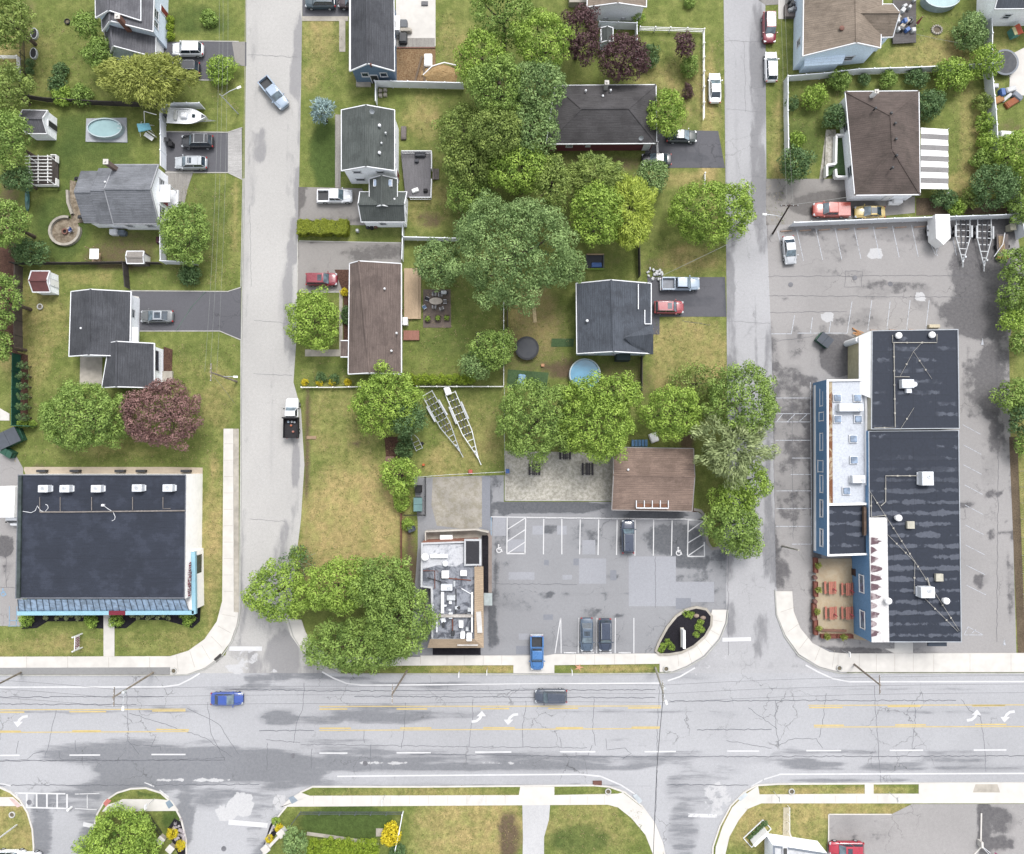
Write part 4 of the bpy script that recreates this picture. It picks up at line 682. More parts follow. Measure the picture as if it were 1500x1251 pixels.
k = MB(); k.prism(pl([(591,484),(614,484),(614,498),(591,498)], .4), 0, .4); k.build('side_deck', lined('deck_boards_red', (186, 134, 118), (140, 96, 84), .15, 'x', .12, .1), H); k = MB(); k.box(P(594, 471, .5), (.7, 1.1, .9)); k.build('air_conditioner', WHITE, H)
# --- house I: hip roof, maroon wall
H = house('house', 'hip roofed grey house with maroon wall and white trim south of the purple trees', [(805,125),(962,125),(962,212),(805,212)])
Q = hip(H, [(813,125),(961,124),(962,210),(800,211)], 3.0, 1.7, 'x', R_HP, S_RD, .35, (.28, .72)); chimney(H, 889, 121, 2.4, 5.0, .5, M('chimney_white', (222, 220, 216)))
for (x, y) in ((858, 133), (883, 141), (894.5, 132.5)): vent(H, x, y, 3.9)
dish(H, 939, 202, 3.6); win(H, Q[3], Q[2], .2, 1.7, .9, .7); win(H, Q[3], Q[2], .38, 1.7, .6, .5); door(H, Q[3], Q[2], .95, .9, 2, TRIM)
# --- house J: blue grey with dormer
H = house('house', 'blue grey gabled house with light blue end wall beside the silver pickup and red SUV', [(843,411),(955,411),(955,522),(843,522)])
Q = gable(H, [(844,415),(954,415),(954,518),(845,518)], 3.3, 1.9, 'y', R_BL, S_LB, .25, .44, tb=.47)
G2 = pl([(914,494),(953,475),(954,519),(953,519)], 3.6)
k = MB(); a, b, c, d = P(914, 494, 5.2), P(957, 489, 4.9), P(957, 519, 3.35), P(957, 474, 3.4); k.add([a, d, b, c, P(938, 519, 3.4)], [(0, 1, 2), (0, 2, 3, 4), (1, 2, 3)]); k.build('dormer_roof', R_BL, H)
trimline(H, [(P(944.5, 454, 3.75), P(944.5, 474.5, 3.75)), (P(944.5, 474.5, 3.75), P(954, 474.5, 3.5)), (P(935, 416, 4.2), P(935, 453, 4.2))], TRIM, .12, .12, 'flashing')
win(H, Q[3], Q[2], .55, 1.5, .9, .9); win(H, Q[3], Q[2], .2, 1.7, .9, .9); vent(H, 860, 470, 4.1, .2); door(H, Q[1], Q[2], .7); win(H, Q[1], Q[2], .4, 1.7, 1.4, 1.1); k = MB(); a = P(912, 522, 1.2); k.box((a.x, a.y - .2, 1.0), (2.0, .9, 2.0)); k.build('entry_porch', M('entry_green', (60, 78, 80)), H)
k = MB(); a = P(940, 417, 3); k.box((a.x, a.y, 1.5), (1.1, .8, 3.0)); k.build('side_wall', M('cream_wall', (220, 214, 200)), H)
# --- house at top with pale walls
H = house('house', 'white walled cottage with tan hip edge at the top, north of the purple trees', [(860,-80),(948,-80),(948,12),(860,12)])
Q = gable(H, [(861,-90),(948,-90),(947,10),(860,10)], 3.6, .9, 'y', R_TN, S_WH, .3, .5); win(H, Q[3], Q[2], .12, 2.6, .4, .4, bars=0); win(H, Q[3], Q[2], .35, .5, .6, .3, bars=0); win(H, Q[3], Q[2], .68, .5, .6, .3, bars=0)
k = MB(); k.prism(pl([(834,-40),(862,-40),(862,3),(834,3)], 1.2), 0, 1.2); k.build('side_ramp', CONCD, H)
# --- house K: tan complex roof, top right
H = house('house', 'tan roofed house with cross gables and pale lean-to beside the cluttered deck', [(1176,-60),(1308,-60),(1308,100),(1176,100)])
Q = gable(H, [(1178,-70),(1296,-70),(1290,70),(1176,82)], 4.2, 2.0, 'y', R_TN, S_LB, .3, .55, tb=.6); Q2 = gable(H, [(1237,5),(1308,6),(1308,54),(1230,56)], 4.0, 1.8, 'x', R_TN, S_LB, .3, .5)
k = MB(); a = pl([(1177,84),(1238,80),(1234,93),(1178,97)], 2.4); a[0].z = a[1].z = 3.0; k.add(a + [v - Vector((0, 0, .12)) for v in a], [(0, 1, 2, 3), (7, 6, 5, 4), (0, 4, 5, 1), (1, 5, 6, 2), (2, 6, 7, 3), (3, 7, 4, 0)]); k.prism(inset([Vector((v.x, v.y, 0)) for v in a], .3), 0, 2.25); k.build('lean_to', S_LB, H)
vent(H, 1231, 44, 5.4, .35, BRICK, .7); win(H, Q[3], Q[2], .7, 1.8, 1.4, 1); win(H, Q2[3], Q2[2], .85, 2.4, .9, .9); win(H, Q[0], Q[3], .8, 2, 1, 1.1)
k = MB(); k.prism(pl([(1308,0),(1342,0),(1342,62),(1308,64)], .5), .35, .5); k.build('deck', lined('deck_boards_dark', (112, 108, 108), (76, 72, 72), .16, 'y', .14, .2), H)
k = MB(); k.prism(pl([(1150,6),(1176,6),(1176,24),(1150,24)], .6), 0, .6); k.build('front_porch', WOOD, H)
# --- house L: dark brown hip, awning
H = house('house', 'dark brown hip roofed house with a green carpeted porch and striped patio awning', [(1240,133),(1348,133),(1348,285),(1240,285)])
Q = hip(H, [(1238,134),(1346,133),(1348,285),(1252,286)], 3.1, 1.9, 'y', R_DB, S_WH, .35, (.3, .62))
k = MB(); p = pl([(1239,134),(1250,140),(1254,202),(1239,202)], 3.12); 
for (x, y) in ((1282, 159), (1305, 166), (1311, 181), (1312, 204), (1313, 228), (1307, 246)): vent(H, x, y, 4.95, .2, DARKMET, .4)
chimney(H, 1284, 134, 2.6, 5.0, .45, WHITE); k = MB(); k.prism(pl([(1222,200),(1253,202),(1253,258),(1240,258),(1222,254),(1213,258),(1213,246),(1224,240)], .45), 0, .45); k.build('porch_floor', TURF, H)
k = MB(); 
for s in ([(1250,198),(1225,198),(1224,240),(1211,242),(1211,258)], [(1224,248),(1225,259),(1250,259)]):
    q = pl(s, 1.0)
    for i in range(len(q) - 1): k.beam(q[i] - Vector((0, 0, .3)), q[i + 1] - Vector((0, 0, .3)), .28, .9)
k.build('porch_wall', WHITE, H); k = MB(); k.prism(pl([(1210,200),(1222,198),(1222,240),(1208,246)], .3), 0, .3); k.build('planting_ledge', GRAVEL, H)
k = MB(); 
for i in range(6): 
    z = 2.9; p = pl([(1349, 187 + i * 16.2), (1391, 187.5 + i * 16), (1392, 195.5 + i * 16), (1349, 195.5 + i * 16.2)], z); p[1].z = p[2].z = 2.5; k.add(p, [(3, 2, 1, 0)])
aw = k.build('awning_stripes_white', WHITE, H); k = MB()
for i in range(5):
    p = pl([(1349, 195.5 + i * 16.2), (1392, 195.5 + i * 16), (1392, 203.5 + i * 16), (1349, 203.2 + i * 16.2)], 2.9); p[1].z = p[2].z = 2.5; k.add(p, [(3, 2, 1, 0)])
aw.name = 'awning'; k.build('awning_stripes', lined('awning_grey', (166, 164, 164), (128, 126, 126), .12, 'y', .3, .1, soft=0), aw); k = MB()
for y in (188, 236, 282): a = P(1391, y, 2.5); k.beam((a.x - .1, a.y, 0), (a.x - .1, a.y, 2.45), .08, .08)
k.build('awning_post', TRIM, aw); door(H, Q[3], Q[2], .62, .9, 2, WHITE); win(H, Q[0], Q[3], .75, 1.8, 1.6, 1.2); win(H, Q[0], Q[3], .3, 1.8, 1.2, 1.2)
k = MB(); k.box(P(1314, 294, .4), (1.3, .9, .8)); k.box(P(1309, 298, .2), (1.6, .5, .4)); k.build('side_steps', WHITE, H)
# --- house M: corner top right
H = house('house', 'white walled building with dark blue roof in the top right corner', [(1455,-60),(1540,-60),(1540,20),(1455,20)])
Q = gable(H, [(1459,-70),(1560,-70),(1560,12),(1457,13)], 4.2, 2.0, 'x', R_BL, S_WH, .15, .5); win(H, Q[3], Q[2], .3, 2.3, 1, 1)
# --- house N: bottom right edge
H = house('house', 'white roofed cottage at the bottom edge behind the red station wagon', [(1130,1236),(1220,1240),(1220,1330),(1130,1330)])
Q = flat(H, [(1132,1238),(1148,1240),(1212,1250),(1212,1330),(1132,1330)], 3.2, S_WH, M('white_membrane', (236, 238, 242), .6), .3, .15, M('parapet_grey_blue', (140, 148, 160))); skylight(H, 1150, 1247, 3.3, .5, .9, M('skylight_dark', (90, 90, 90)))
# --- sheds
def shed(label, c, ze, rise, axis, rm, wm, dm=None, side=1):
    H = T('garden_shed', label, 'shed', base_of(c, ze)); Q = gable(H, c, ze, rise, axis, rm, wm, .08, th=.08); door(H, Q[side], Q[(side + 1) % 4], .5, .9, min(1.9, ze - .1), dm or WHITE, z0=.05); return H, Q
shed('small white shed with grey roof and dark doorway at the edge of the pool yard', [(33,161),(70,162),(69,196),(38,196)], 2.2, 1.1, 'x', R_G1, S_WH, DARKMET)
shed('little weathered grey shed against the fence in the bare yard', [(186,368),(211,368),(211,386),(186,386)], 1.8, .3, 'x', lined('shed_boards_grey', (176, 170, 164), (130, 124, 118), .2, 'y', .15, .1), WOOD)
shed('barn style shed with rusty red roof and white doors', [(46,397),(73,397),(74,428),(48,428)], 2.0, .7, 'x', M('rust_red_roof', (124, 78, 78), .8, .15), S_WH)
shed('small shed with grey roof half hidden between the two purple trees', [(880,41),(898,41),(898,62),(881,62)], 2.2, .4, 'y', R_GG, S_BL)
H = T('playhouse', 'open wooden playhouse with white panel roof on the bare soil', 'playhouse', P(139, 380)); k = MB(); k.box(P(138, 372, 1.6) , (1.3, 1.5, .08)); k.build('roof', WHITE, H); k = MB()
for x, y in ((134, 366), (146, 366), (134, 384), (146, 384)): k.beam(P(x, y), P(x, y) + Vector((0, 0, 1.55)), .09, .09)
k.box(P(141, 378, .5), (1.2, 1.4, .08)); k.box(P(142, 383, .3), (.9, .7, .5)); k.build('frame', TIMBER, H)
# ================================================================ COMMERCIAL BLOCKS
MEM = lined('roof_membrane_black', (56, 62, 76), (42, 47, 59), 2.7, 'y', .02, .13, .75, .5, (64, 70, 85), 1, .02)
MEM2 = None
def banded(name):                                   # black membrane with pale dried bands between seams
    b = NB(name); sx = b.n.new('ShaderNodeSeparateXYZ'); b.l(b.pos, sx.inputs[0]); y = sx.outputs[1]; x = sx.outputs[0]
    south = b.ramp(y, -8, 2, 1, 0); n = b.noise(1.1, 6, .7); nb = b.noise(.35, 3)
    w = b.math('SINE', b.math('MULTIPLY', y, 2 * pi / 1.52)); q = b.math('ADD', b.math('MULTIPLY', w, .42), b.math('MULTIPLY', b.math('SUBTRACT', n, .5), 1.6)); q = b.math('ADD', q, b.math('MULTIPLY', b.math('SUBTRACT', nb, .5), 2.0))
    f = b.math('MULTIPLY', b.ramp(q, .18, .34), b.math('MAXIMUM', south, b.ramp(b.noise(.3, 4), .52, .66)))
    sm = b.math('LESS_THAN', b.math('FRACT', b.math('DIVIDE', x, 3.1)), .02); sm2 = b.math('LESS_THAN', b.math('FRACT', b.math('DIVIDE', y, 3.04)), .02)
    col = b.mix(b.math('MULTIPLY', f, .8), C(46, 54, 70), C(108, 114, 128)); col = b.mix(b.math('MULTIPLY', b.math('MAXIMUM', sm, sm2), .5), col, C(28, 34, 46))
    return b.done(b.mul(col, b.ramp(b.noise(3, 5, .7), .3, .7, .86, 1.14)), .7, .3)
MEM2 = banded('roof_membrane_banded')
UNIT = M('hvac_paint', (222, 226, 232), .5, .08, 2, k=1.5); PIPE = M('conduit_pipe', (160, 152, 146), .6, .2, 3)
def hvac(H, px, py, z, w=1.35, l=1.0, h=.9, rz=0.0, fan=(-.0, .1)):
    b = P(px, py, z + h); k = MB(); k.bev((b.x, b.y, z + h / 2 + .1), (w, l, h), .06, rz); k.box((b.x, b.y, z + .06), (w + .3, l - .2, .14), rz); o = k.build('air_handler', UNIT, H)
    k = MB(); f = Vector((b.x + fan[0] * w, b.y + fan[1] * l, z + h + .1)); k.lathe(f, [(.3, 0), (.3, .05), (.25, .06)], 14); k.build('fan_ring', GALV, o); k = MB(); k.cyl(f + Vector((0, 0, .01)), .24, .02, 12); k.build('fan_well', BLACK, o)
    k = MB()
    for i in range(4): k.beam(f + Vector((0, 0, .065)), f + Vector((.22 * cos(i * pi / 2 + .4), .22 * sin(i * pi / 2 + .4), .065)), .09, .012)
    k.build('fan_blades', GALV, o); k = MB(); k.box((b.x + .3 * w, b.y - l / 2 - .01, z + h * .55), (w * .35, .03, h * .6)); k.build('grille', DARKMET, o); return o
def pipe(H, pts, z, r=.05, mat=PIPE, name='conduit'):
    k = MB(); q = pl(pts, z); k.tube([v + Vector((0, 0, r)) for v in q], r, 6)
    for i in range(len(q) - 1):
        n = int((q[i + 1] - q[i]).length / 2.2)
        for j in range(1, n + 1): p = q[i].lerp(q[i + 1], j / (n + 1)); k.box((p.x, p.y, z + r * .5), (.22, .22, r))
    return k.build(name, mat, H)
# --- building D: bottom left
D = house('retail_building', 'black flat roofed shop with white side wall and sloping blue glass front', [(24,695),(273,695),(273,877),(24,877)], 5, 'shop')
Q = flat(D, [(26,695),(273,695),(271,877),(22,877)], 5.0, M('stucco_white', (250, 248, 246), .8, .04, k=1.9), MEM, .16, .12, M('metal_edge', (150, 154, 164), .4, .1, 2, .5, .4))
for x, y in ((63, 716), (94.5, 716), (140.5, 716), (200.5, 715), (245.5, 715)): hvac(D, x, y, 4.9)
pipe(D, [(58.5,728),(58.5,750)], 4.9); pipe(D, [(88.5,728),(88.5,749)], 4.9); pipe(D, [(134.5,728),(134.5,748)], 4.9); pipe(D, [(194.5,728),(194.5,747)], 4.9); pipe(D, [(239,728),(239,745),(250,745)], 4.9); pipe(D, [(60,750),(100,750),(272,748)], 4.9, .10)
pipe(D, [(34,749),(46,751),(52,748),(55,741),(60,748),(66,750),(71,744),(70,740),(67,739)], 4.9, .04, TRIM, 'cable'); pipe(D, [(151,740),(158,745),(166,750),(169,757),(168,761),(164,763)], 4.9, .035, TRIM, 'cable'); k = MB(); k.box(P(151, 740, 5.0), (.4, .3, .25)); k.build('junction_box', TRIM, D)
k = MB(); a, b = P(26.5, 697, 5.05), P(23.5, 876, 5.05); k.beam(a + Vector((.35, 0, .0)), b + Vector((.35, 0, .0)), .45, .28); k.build('gutter', M('gutter_dark', (72, 84, 84), .6, .3, 2), D)
# sloping glass front, its blue fascia and corner wing wall
zt, zb = 4.75, 3.2; tl, tr = P(26, 878, zt), P(271, 878, zt); bl, brr = P(28, 896, zb), P(277, 895, zb)
k = MB(); k.add([tl, tr, brr, bl], [(0, 1, 2, 3)]); k.build('glass_canopy', glass_mat('canopy_glass', (168, 196, 228), .3), D); k = MB()
n = 27
for i in range(n + 1): k.beam(tl.lerp(tr, i / n) + Vector((0, 0, .04)), bl.lerp(brr, i / n) + Vector((0, 0, .04)), .06, .07)
k.build('glazing_bars', M('glazing_bar', (96, 108, 126), .5), D)
k = MB(); cy = M('fascia_light_blue', (176, 226, 246), .5, .05, 2)
k.beam(P(27, 898, zb), P(285, 897, zb), .55, .5); k.beam(P(285, 899, zb), P(284, 808, 3.2), .55, .5); k.build('fascia', cy, D)
k = MB(); p = pl([(30,880),(276,879),(276,893),(30,894)], 3.0); k.add([Vector((v.x, v.y, 0)) for v in p] + p, [(3, 2, 6, 7), (0, 3, 7, 4), (1, 5, 6, 2)]); k.build('shopfront', glass_mat('shopfront_glass', (70, 84, 100), .1), D)
k = MB(); p = pl([(271,807),(284,807),(285,893),(271,893)], 3.0); k.prism(p, 0, 3.0); k.build('corner_bay', M('stucco_white', (250, 248, 246), .8, .04, k=1.9), D)
k = MB(); k.add([P(290,812,1.2), P(290,838,1.2), P(290.5,838,2.2), P(290.5,812,2.2)], [(0, 1, 2, 3)])
def text_obj(name, s, size, loc, rot, mat, parent, depth=.03, sx=1.0):
    cu = bpy.data.curves.new(name, 'FONT'); cu.body = s; cu.size = size; cu.extrude = depth; cu.align_x = 'CENTER'; cu.align_y = 'CENTER'; cu.materials.append(mat); o = bpy.data.objects.new(name, cu); COL.objects.link(o)
    o.location = Vector(loc) - parent_loc(parent); o.rotation_euler = rot; o.scale = (sx, 1, 1); o.parent = parent; return o
SR = M('sign_red', (140, 40, 62), .5, .06, 3)
a = P(276.5, 842, 4.1); wx = Q[0].x
east = P(272.5, 842, 5.0).x
text_obj('sign_letters', 'SPRING CLEAN', .95, (east + .1, a.y, 4.2), (radians(90), 0, radians(90)), SR, D, .05, .52) if 0 else None
# raised red letter marks along the top of the white wall (too blurred in the photo to read as words)
k = MB(); rs = random.Random(3); y = P(0, 818).y
while y > P(0, 866).y:
    big = P(0, 829).y > y > P(0, 858).y; hgt = .85 if big else .45; w_ = .34 if big else .22; xx = east + .06
    for s in rs.sample(range(5), 3):
        if s == 0: k.box((xx, y, 4.0), (.08, .08, hgt))
        elif s == 1: k.box((xx, y - w_ + .08, 4.0), (.08, .08, hgt))
        elif s == 2: k.box((xx, y - w_ / 2 + .04, 4.0 + hgt / 2 - .04), (.08, w_, .09))
        elif s == 3: k.box((xx, y - w_ / 2 + .04, 4.0), (.08, w_, .09))
        else: k.box((xx, y - w_ / 2 + .04, 4.0 - hgt / 2 + .04), (.08, w_, .09))
    y -= w_ + .12
k.build('sign_letters', SR, D)
k = MB(); k.box(P(171.5, 897.8, 3.46), (2.3, .6, .06)); k.build('sign_board', SR, D)
k = MB(); p = pl([(289,814),(291,814),(291,839),(289,839)], 2.6); a = P(290, 826, 1.6); k.box((P(286,826,2).x + .35, a.y, 1.6), (.06, 2.6, 1.6)); k.build('window', GLASS, D)
for x in (58, 107, 173, 204, 270): k = MB(); a = P(x, 691, 1.0); k.box((a.x, a.y + .1, .4), (1.3, .35, .8)); k.build('wall_condenser', DARKMET, D)
# --- restaurant, bottom centre
R = house('restaurant_building', 'small restaurant with stained white flat roof, rooftop ducts and tan sloping eaves', [(615,790),(708,790),(708,945),(615,945)], 4, 'restaurant')
def stained(name, base, dark, thr=.5, rust=False):
    b = NB(name); n = b.noise(.55, 8, .72, dist=.8); n2 = b.noise(2.5, 6, .75); col = b.mix(b.ramp(n, thr - .06, thr + .10), C(*base), C(*dark)); col = b.mix(b.ramp(n2, .6, .75, 0, .5), col, C(90, 92, 98))
    if rust: col = b.mix(b.ramp(b.noise(.9, 5, .7), .62, .7, 0, .7), col, C(140, 92, 74))
    return b.done(b.mul(col, b.ramp(b.noise(5, 3), .3, .7, .9, 1.1)), .8, .25)
RW = stained('roof_white_stained', (232, 234, 240), (156, 160, 170), .56); RGY = stained('roof_grey_stained', (172, 176, 186), (104, 108, 118), .5, True); RBK = stained('roof_black_patch', (62, 62, 68), (96, 98, 104), .6)
BRK = M('brick_orange', (190, 132, 112), .9, .15, 5)
flat(R, [(617,795),(699,792),(699,939),(632,939),(631,862),(616,860)], 4.0, BRK, RGY, .25, .35, M('coping_white', (226, 228, 232), .6, .1))
k = MB(); p = pl([(618.5,797),(679,797),(679,824),(668,830),(640,828),(619,834)], 3.7); k.add([v for v in p], [tuple(range(6))]); k.build('roof_white_section', RW, R)
k = MB(); p = pl([(680,790),(705,790),(705,828),(680,829)], 4.35); k.prism(p, 3.6, 4.35); k.build('roof_box', M('coping_white', (226, 228, 232), .6, .1), R); k = MB(); p = pl([(682.5,792.5),(702,792.5),(702,826),(682.5,826)], 4.4); k.add(p, [(3, 2, 1, 0)]); k.build('roof_black_section', RBK, R)
TANS = lined('eave_shingles_tan', (206, 184, 158), (178, 156, 132), .3, 'y', .2, .1); 
k = MB(); a, b, c, d = P(695,830,4.3), P(708,830,3.4), P(708.5,949,3.4), P(695,936,4.3); e, f = P(630,936,4.3), P(626,949,3.4)
k.add([a, b, c, d], [(0, 1, 2, 3)]); k.add([d, c, f, e], [(0, 1, 2, 3)]); dz = Vector((0, 0, -.3)); k.add([b, c, c + dz, b + dz], [(0, 1, 2, 3)]); k.add([c, f, f + dz, c + dz], [(0, 1, 2, 3)]); k.add([b + dz, c + dz, P(702,940,3.1), P(702,830,3.1)], [(0, 1, 2, 3)]); k.build('sloping_eave', TANS, R)
k = MB(); k.beam(P(701,896,4.15), P(703,927,4.1), .7, .12); k.beam(P(670,944.5,3.95), P(700,944.5,3.95), .12, .5); k.build('sign_board', M('sign_white', (244, 240, 236), .5), R)
k = MB(); k.prism(pl([(709,869),(721,869),(721,887),(709,887)], 2.6), 2.45, 2.6); k.build('door_canopy', M('canopy_pale_green', (190, 200, 200), .5), R)
k = MB(); k.prism(pl([(617,931),(705,933),(705,946),(632,946)], 3.0), 0, 3.0) if 0 else None
def rbox(px, py, w, l, h, z=3.65, name='roof_hatch', mat=WHITE, rz=0.0): b = P(px, py, z + h); k = MB(); k.bev((b.x, b.y, z + h / 2), (w, l, h), .05, rz); return k.build(name, mat, R)
rbox(652, 842, 1.0, 1.0, .7); rbox(679, 840, .9, .75, .5); rbox(675.5, 915, .55, .95, .7); rbox(677.5, 931, .6, .9, .8); rbox(687, 934, .7, 1.0, .9); rbox(684, 922, .4, .5, .5, mat=GALV)
o = rbox(654, 861, 1.6, .85, .8, name='air_handler', mat=UNIT); b = P(658, 861, 4.5); k = MB(); k.lathe((b.x, b.y, 4.5), [(.28, 0), (.28, .06), (.2, .07)], 12); k.build('fan_ring', GALV, o)
rbox(660.5, 876, 1.2, .7, .6, name='duct', mat=GALV); rbox(648, 883, .45, 3.0, .5, name='duct', mat=TRIM); rbox(643, 815, 2.4, .5, .5, name='duct', mat=WHITE); rbox(691.5, 885, .25, 3.2, .4, name='duct', mat=WHITE)
for y0, y1 in ((900, 904),): k = MB(); k.beam(P(639, 902, 4.1), P(693, 902, 4.1), .35, .4); k.build('parapet_beam', M('beam_rusty_white', (212, 206, 200), .7, .25, 4), R)
for x in (640, 691.5): k = MB(); k.beam(P(x, 904, 4.1), P(x, 926, 4.1), .22, .35); k.build('parapet_beam', TRIM, R)
b = P(622.5, 816, 4.5); k = MB(); k.lathe((b.x, b.y, 3.6), [(.35, 0), (.35, .7), (.5, .75), (.5, 1.0), (.38, 1.1)], 16); k.build('exhaust_fan', WHITE, R); b = P(652, 826, 4.2); k = MB(); k.lathe((b.x, b.y, 3.6), [(.3, 0), (.42, .4), (.3, .55)], 14); k.build('exhaust_fan', TRIM, R)
pipe(R, [(634,864),(634,908)], 3.7, .06, TRIM); pipe(R, [(620,836),(637,836),(637,862)], 3.7, .06, M('rust', (140, 86, 70))); pipe(R, [(663,904),(663,928)], 3.7, .08, M('rust', (140, 86, 70)))
rs = random.Random(21)
for i in range(16): x, y = rs.uniform(642, 690), rs.uniform(838, 932); rbox(x, y, rs.uniform(.25, .7), rs.uniform(.25, .9), rs.uniform(.15, .4), name='roof_equipment', mat=rs.choice([TRIM, GALV, DARKMET, UNIT]), rz=rs.choice([0, 0, .3]))
for s in ([(622,868),(622,930)],[(646,846),(690,850)],[(668,862),(668,898)],[(626,846),(646,852),(646,866)],[(676,862),(690,870)]): pipe(R, s, 3.68, .07, rs.choice([M('rust', (140, 86, 70)), TRIM, DARKMET]))
k = MB(); q = pl([(624,777),(697,775),(715,778),(717,792),(717,794),(700,786),(624,784)], 1.1); k.beam(P(624,778,1.1), P(698,775,1.1), .2, 1.4); k.beam(P(698,775,1.1), P(716,779,1.1), .2, 1.4); k.beam(P(624,778,1.1), P(624,792,1.1), .15, 1.4); k.build('service_yard_wall', M('wall_cream', (228, 222, 212), .8), R)
pad('service_yard', [(624,778),(698,775),(716,779),(716,784),(705,786),(704,790),(624,793)], CONCD, .05); k = MB(); ribbon(k, [(714,779),(718,786),(718,868)], .5, .12, .1); o = k.build('path', M('path_taupe', (172, 158, 150), .9)); o['kind'] = 'structure'
a = P(654, 788, .6); k = MB(); k.box((a.x, a.y, .5), (1.8, .9, 1.0)); k.build('ice_chest', WHITE, R)
# --- brown roofed hall with gravel yard
B_ = house('hall', 'brown shingled gable building between the gravel picnic yard and the grey pine', [(897,655),(1017,655),(1017,748),(897,748)])
Q = gable(B_, [(898,655),(1016,657),(1014,749),(896,747)], 3.1, 1.0, 'x', R_RB, M('stucco_tan', (190, 176, 160)), .4, .56, tb=.56, trim=M('trim_grey', (170, 166, 164))); vent(B_, 920, 688, 4.0, .16); k = MB()
for i in range(5): x = 932 + i * 11.7; k.beam(P(x, 733, 3.42), P(x, 743.5, 3.42), .1, .3)
k.beam(P(932, 744, 3.4), P(979, 744.5, 3.4), .14, .3); o = k.build('porch_frame', TRIM, B_); k = MB(); k.prism(pl([(933,734),(978,734),(978,743),(933,743)], 3.28), 3.2, 3.3); k.build('porch_roof', M('porch_brown', (140, 100, 78), .8, .2), B_)
for f in (.2, .8): win(B_, Q[3], Q[2], f, 1.6, 1.6, 1.2)
door(B_, Q[3], Q[2], .5)
# --- big building, right
K = house('retail_building', 'long dark roofed commercial building with white canopy strips and blue clapboard west wall', [(1270,483),(1408,483),(1408,940),(1270,940)], 5, 'commercial building')
WB_ = M('clapboard_blue', (92, 128, 164), .6, .06, 2); SB = SIDING('siding_blue', (96, 130, 164)); EDGE = M('roof_edge_metal', (196, 202, 210), .5, .1, 2)
flat(K, [(1277,484),(1404,482),(1406,628),(1276,629)], 5.4, M('wall_cream2', (232, 226, 206)), MEM2, .12, .08, EDGE)
flat(K, [(1272,631),(1405,630),(1409,941),(1277,941),(1273,800)], 5.0, SB, MEM2, .12, .08, EDGE)
k = MB(); p = [P(1277,484,5.35), P(1277,629-45,5.35), P(1258,584-8,4.0), P(1258,492,4.0)]; k.add(p, [(0, 1, 2, 3)]); k.add([P(1258,492,4.0), P(1258,576,4.0), P(1259,576,3.5), P(1259,492,3.5)], [(0, 1, 2, 3)]); k.build('white_canopy', WHITE, K)
k = MB(); p = pl([(1260,494),(1277,492),(1277,578),(1260,576)], 3.6); k.prism(p, 0, 3.6); k.build('side_wing', M('wall_yellow_cream', (236, 226, 186)), K)
k = MB(); a = P(1256, 498, 3.2); k.cyl((a.x, a.y, 0), .45, 3.6, 14); k.build('water_tank', WHITE, K)
STW = stained('canopy_white_stained', (250, 248, 248), (176, 160, 160), .66); k = MB(); p = [P(1273,758,5.08), P(1300,758,5.12), P(1303,941,5.12), P(1277,941,5.08)]; k.prism(p, 5.01, 5.06); k.build('white_roof_strip', STW, K)
k = MB(); rs = random.Random(2)
for i in range(11):
    y0 = 792 + i * 13.5; w_ = rs.uniform(8, 19); q = [(1276, y0 - 5)]
    for j in range(5): t = (j + 1) / 6; q.append((1276 + w_ * math.sin(pi * t * .95) ** .7 * rs.uniform(.5, 1), y0 - 5 + t * 11 + rs.uniform(-.6, .6)))
    q += [(1276, y0 + 6)]; k.add([P(x, y, 5.115) for x, y in q], [tuple(range(len(q)))])
k.build('damp_streaks', stained('streaks_mauve', (196, 182, 184), (120, 96, 104), .45), K)
for (x, y, w_, l_) in ((1330, 562, 1.7, 1.2), (1359, 701, 1.6, 1.9), (1359, 868, 1.9, 1.5)): hvac(K, x, y, 5.0, w_, l_, 1.0, fan=(.1, .15))
for (x, y) in ((1318, 491), (1367, 490), (1318, 759), (1388, 881), (1303, 881)): b = P(x, y, 5.9); k = MB(); k.lathe((b.x, b.y, 5.0), [(.3, 0), (.3, .4), (.45, .5), (.45, .75), (.3, .9)], 14); k.build('exhaust_fan', WHITE, K)
b = P(1339, 563, 5.6); k = MB(); k.cyl((b.x, b.y, 5), .35, .8, 12); k.box((P(1330,572,5.5).x, P(1330,572,5.5).y, 5.4), (.7, .7, .8)); k.build('duct', UNIT, K)
for (x, y) in ((1376, 846), (1334, 769)): k = MB(); b = P(x, y, 5.3); k.box((b.x, b.y, 5.2), (1.0, 1.0, .4)); k.build('roof_hatch', M('hatch_cream', (220, 216, 200)), K)
CP = M('conduit_white', (206, 202, 192), .5)
pipe(K, [(1307,491),(1307,502),(1372,502),(1372,490)], 5.42, .06, CP); pipe(K, [(1309,502),(1311,626),(1280,627)], 5.42, .06, CP); pipe(K, [(1310,552),(1332,552)], 5.42, .05, CP)
pipe(K, [(1350,697),(1297,697),(1297,735),(1290,741)], 5.02, .06, CP); pipe(K, [(1276,725),(1276,757),(1296,755)], 5.02, .05, CP); pipe(K, [(1273,718),(1405,924)], 5.1, .028, CP, 'guy_wire'); pipe(K, [(1300,783),(1340,823),(1339,870)], 5.1, .03, CP); pipe(K, [(1353,875),(1403,925)], 5.1, .028, CP, 'guy_wire'); pipe(K, [(1358,846),(1362,862)], 5.1, .08, CP)
for s in ([(1338,515),(1318,552)],[(1338,515),(1365,555)],[(1338,515),(1352,500)],[(1339,597),(1318,630)]): pipe(K, s, 5.45, .02, CP, 'guy_wire')
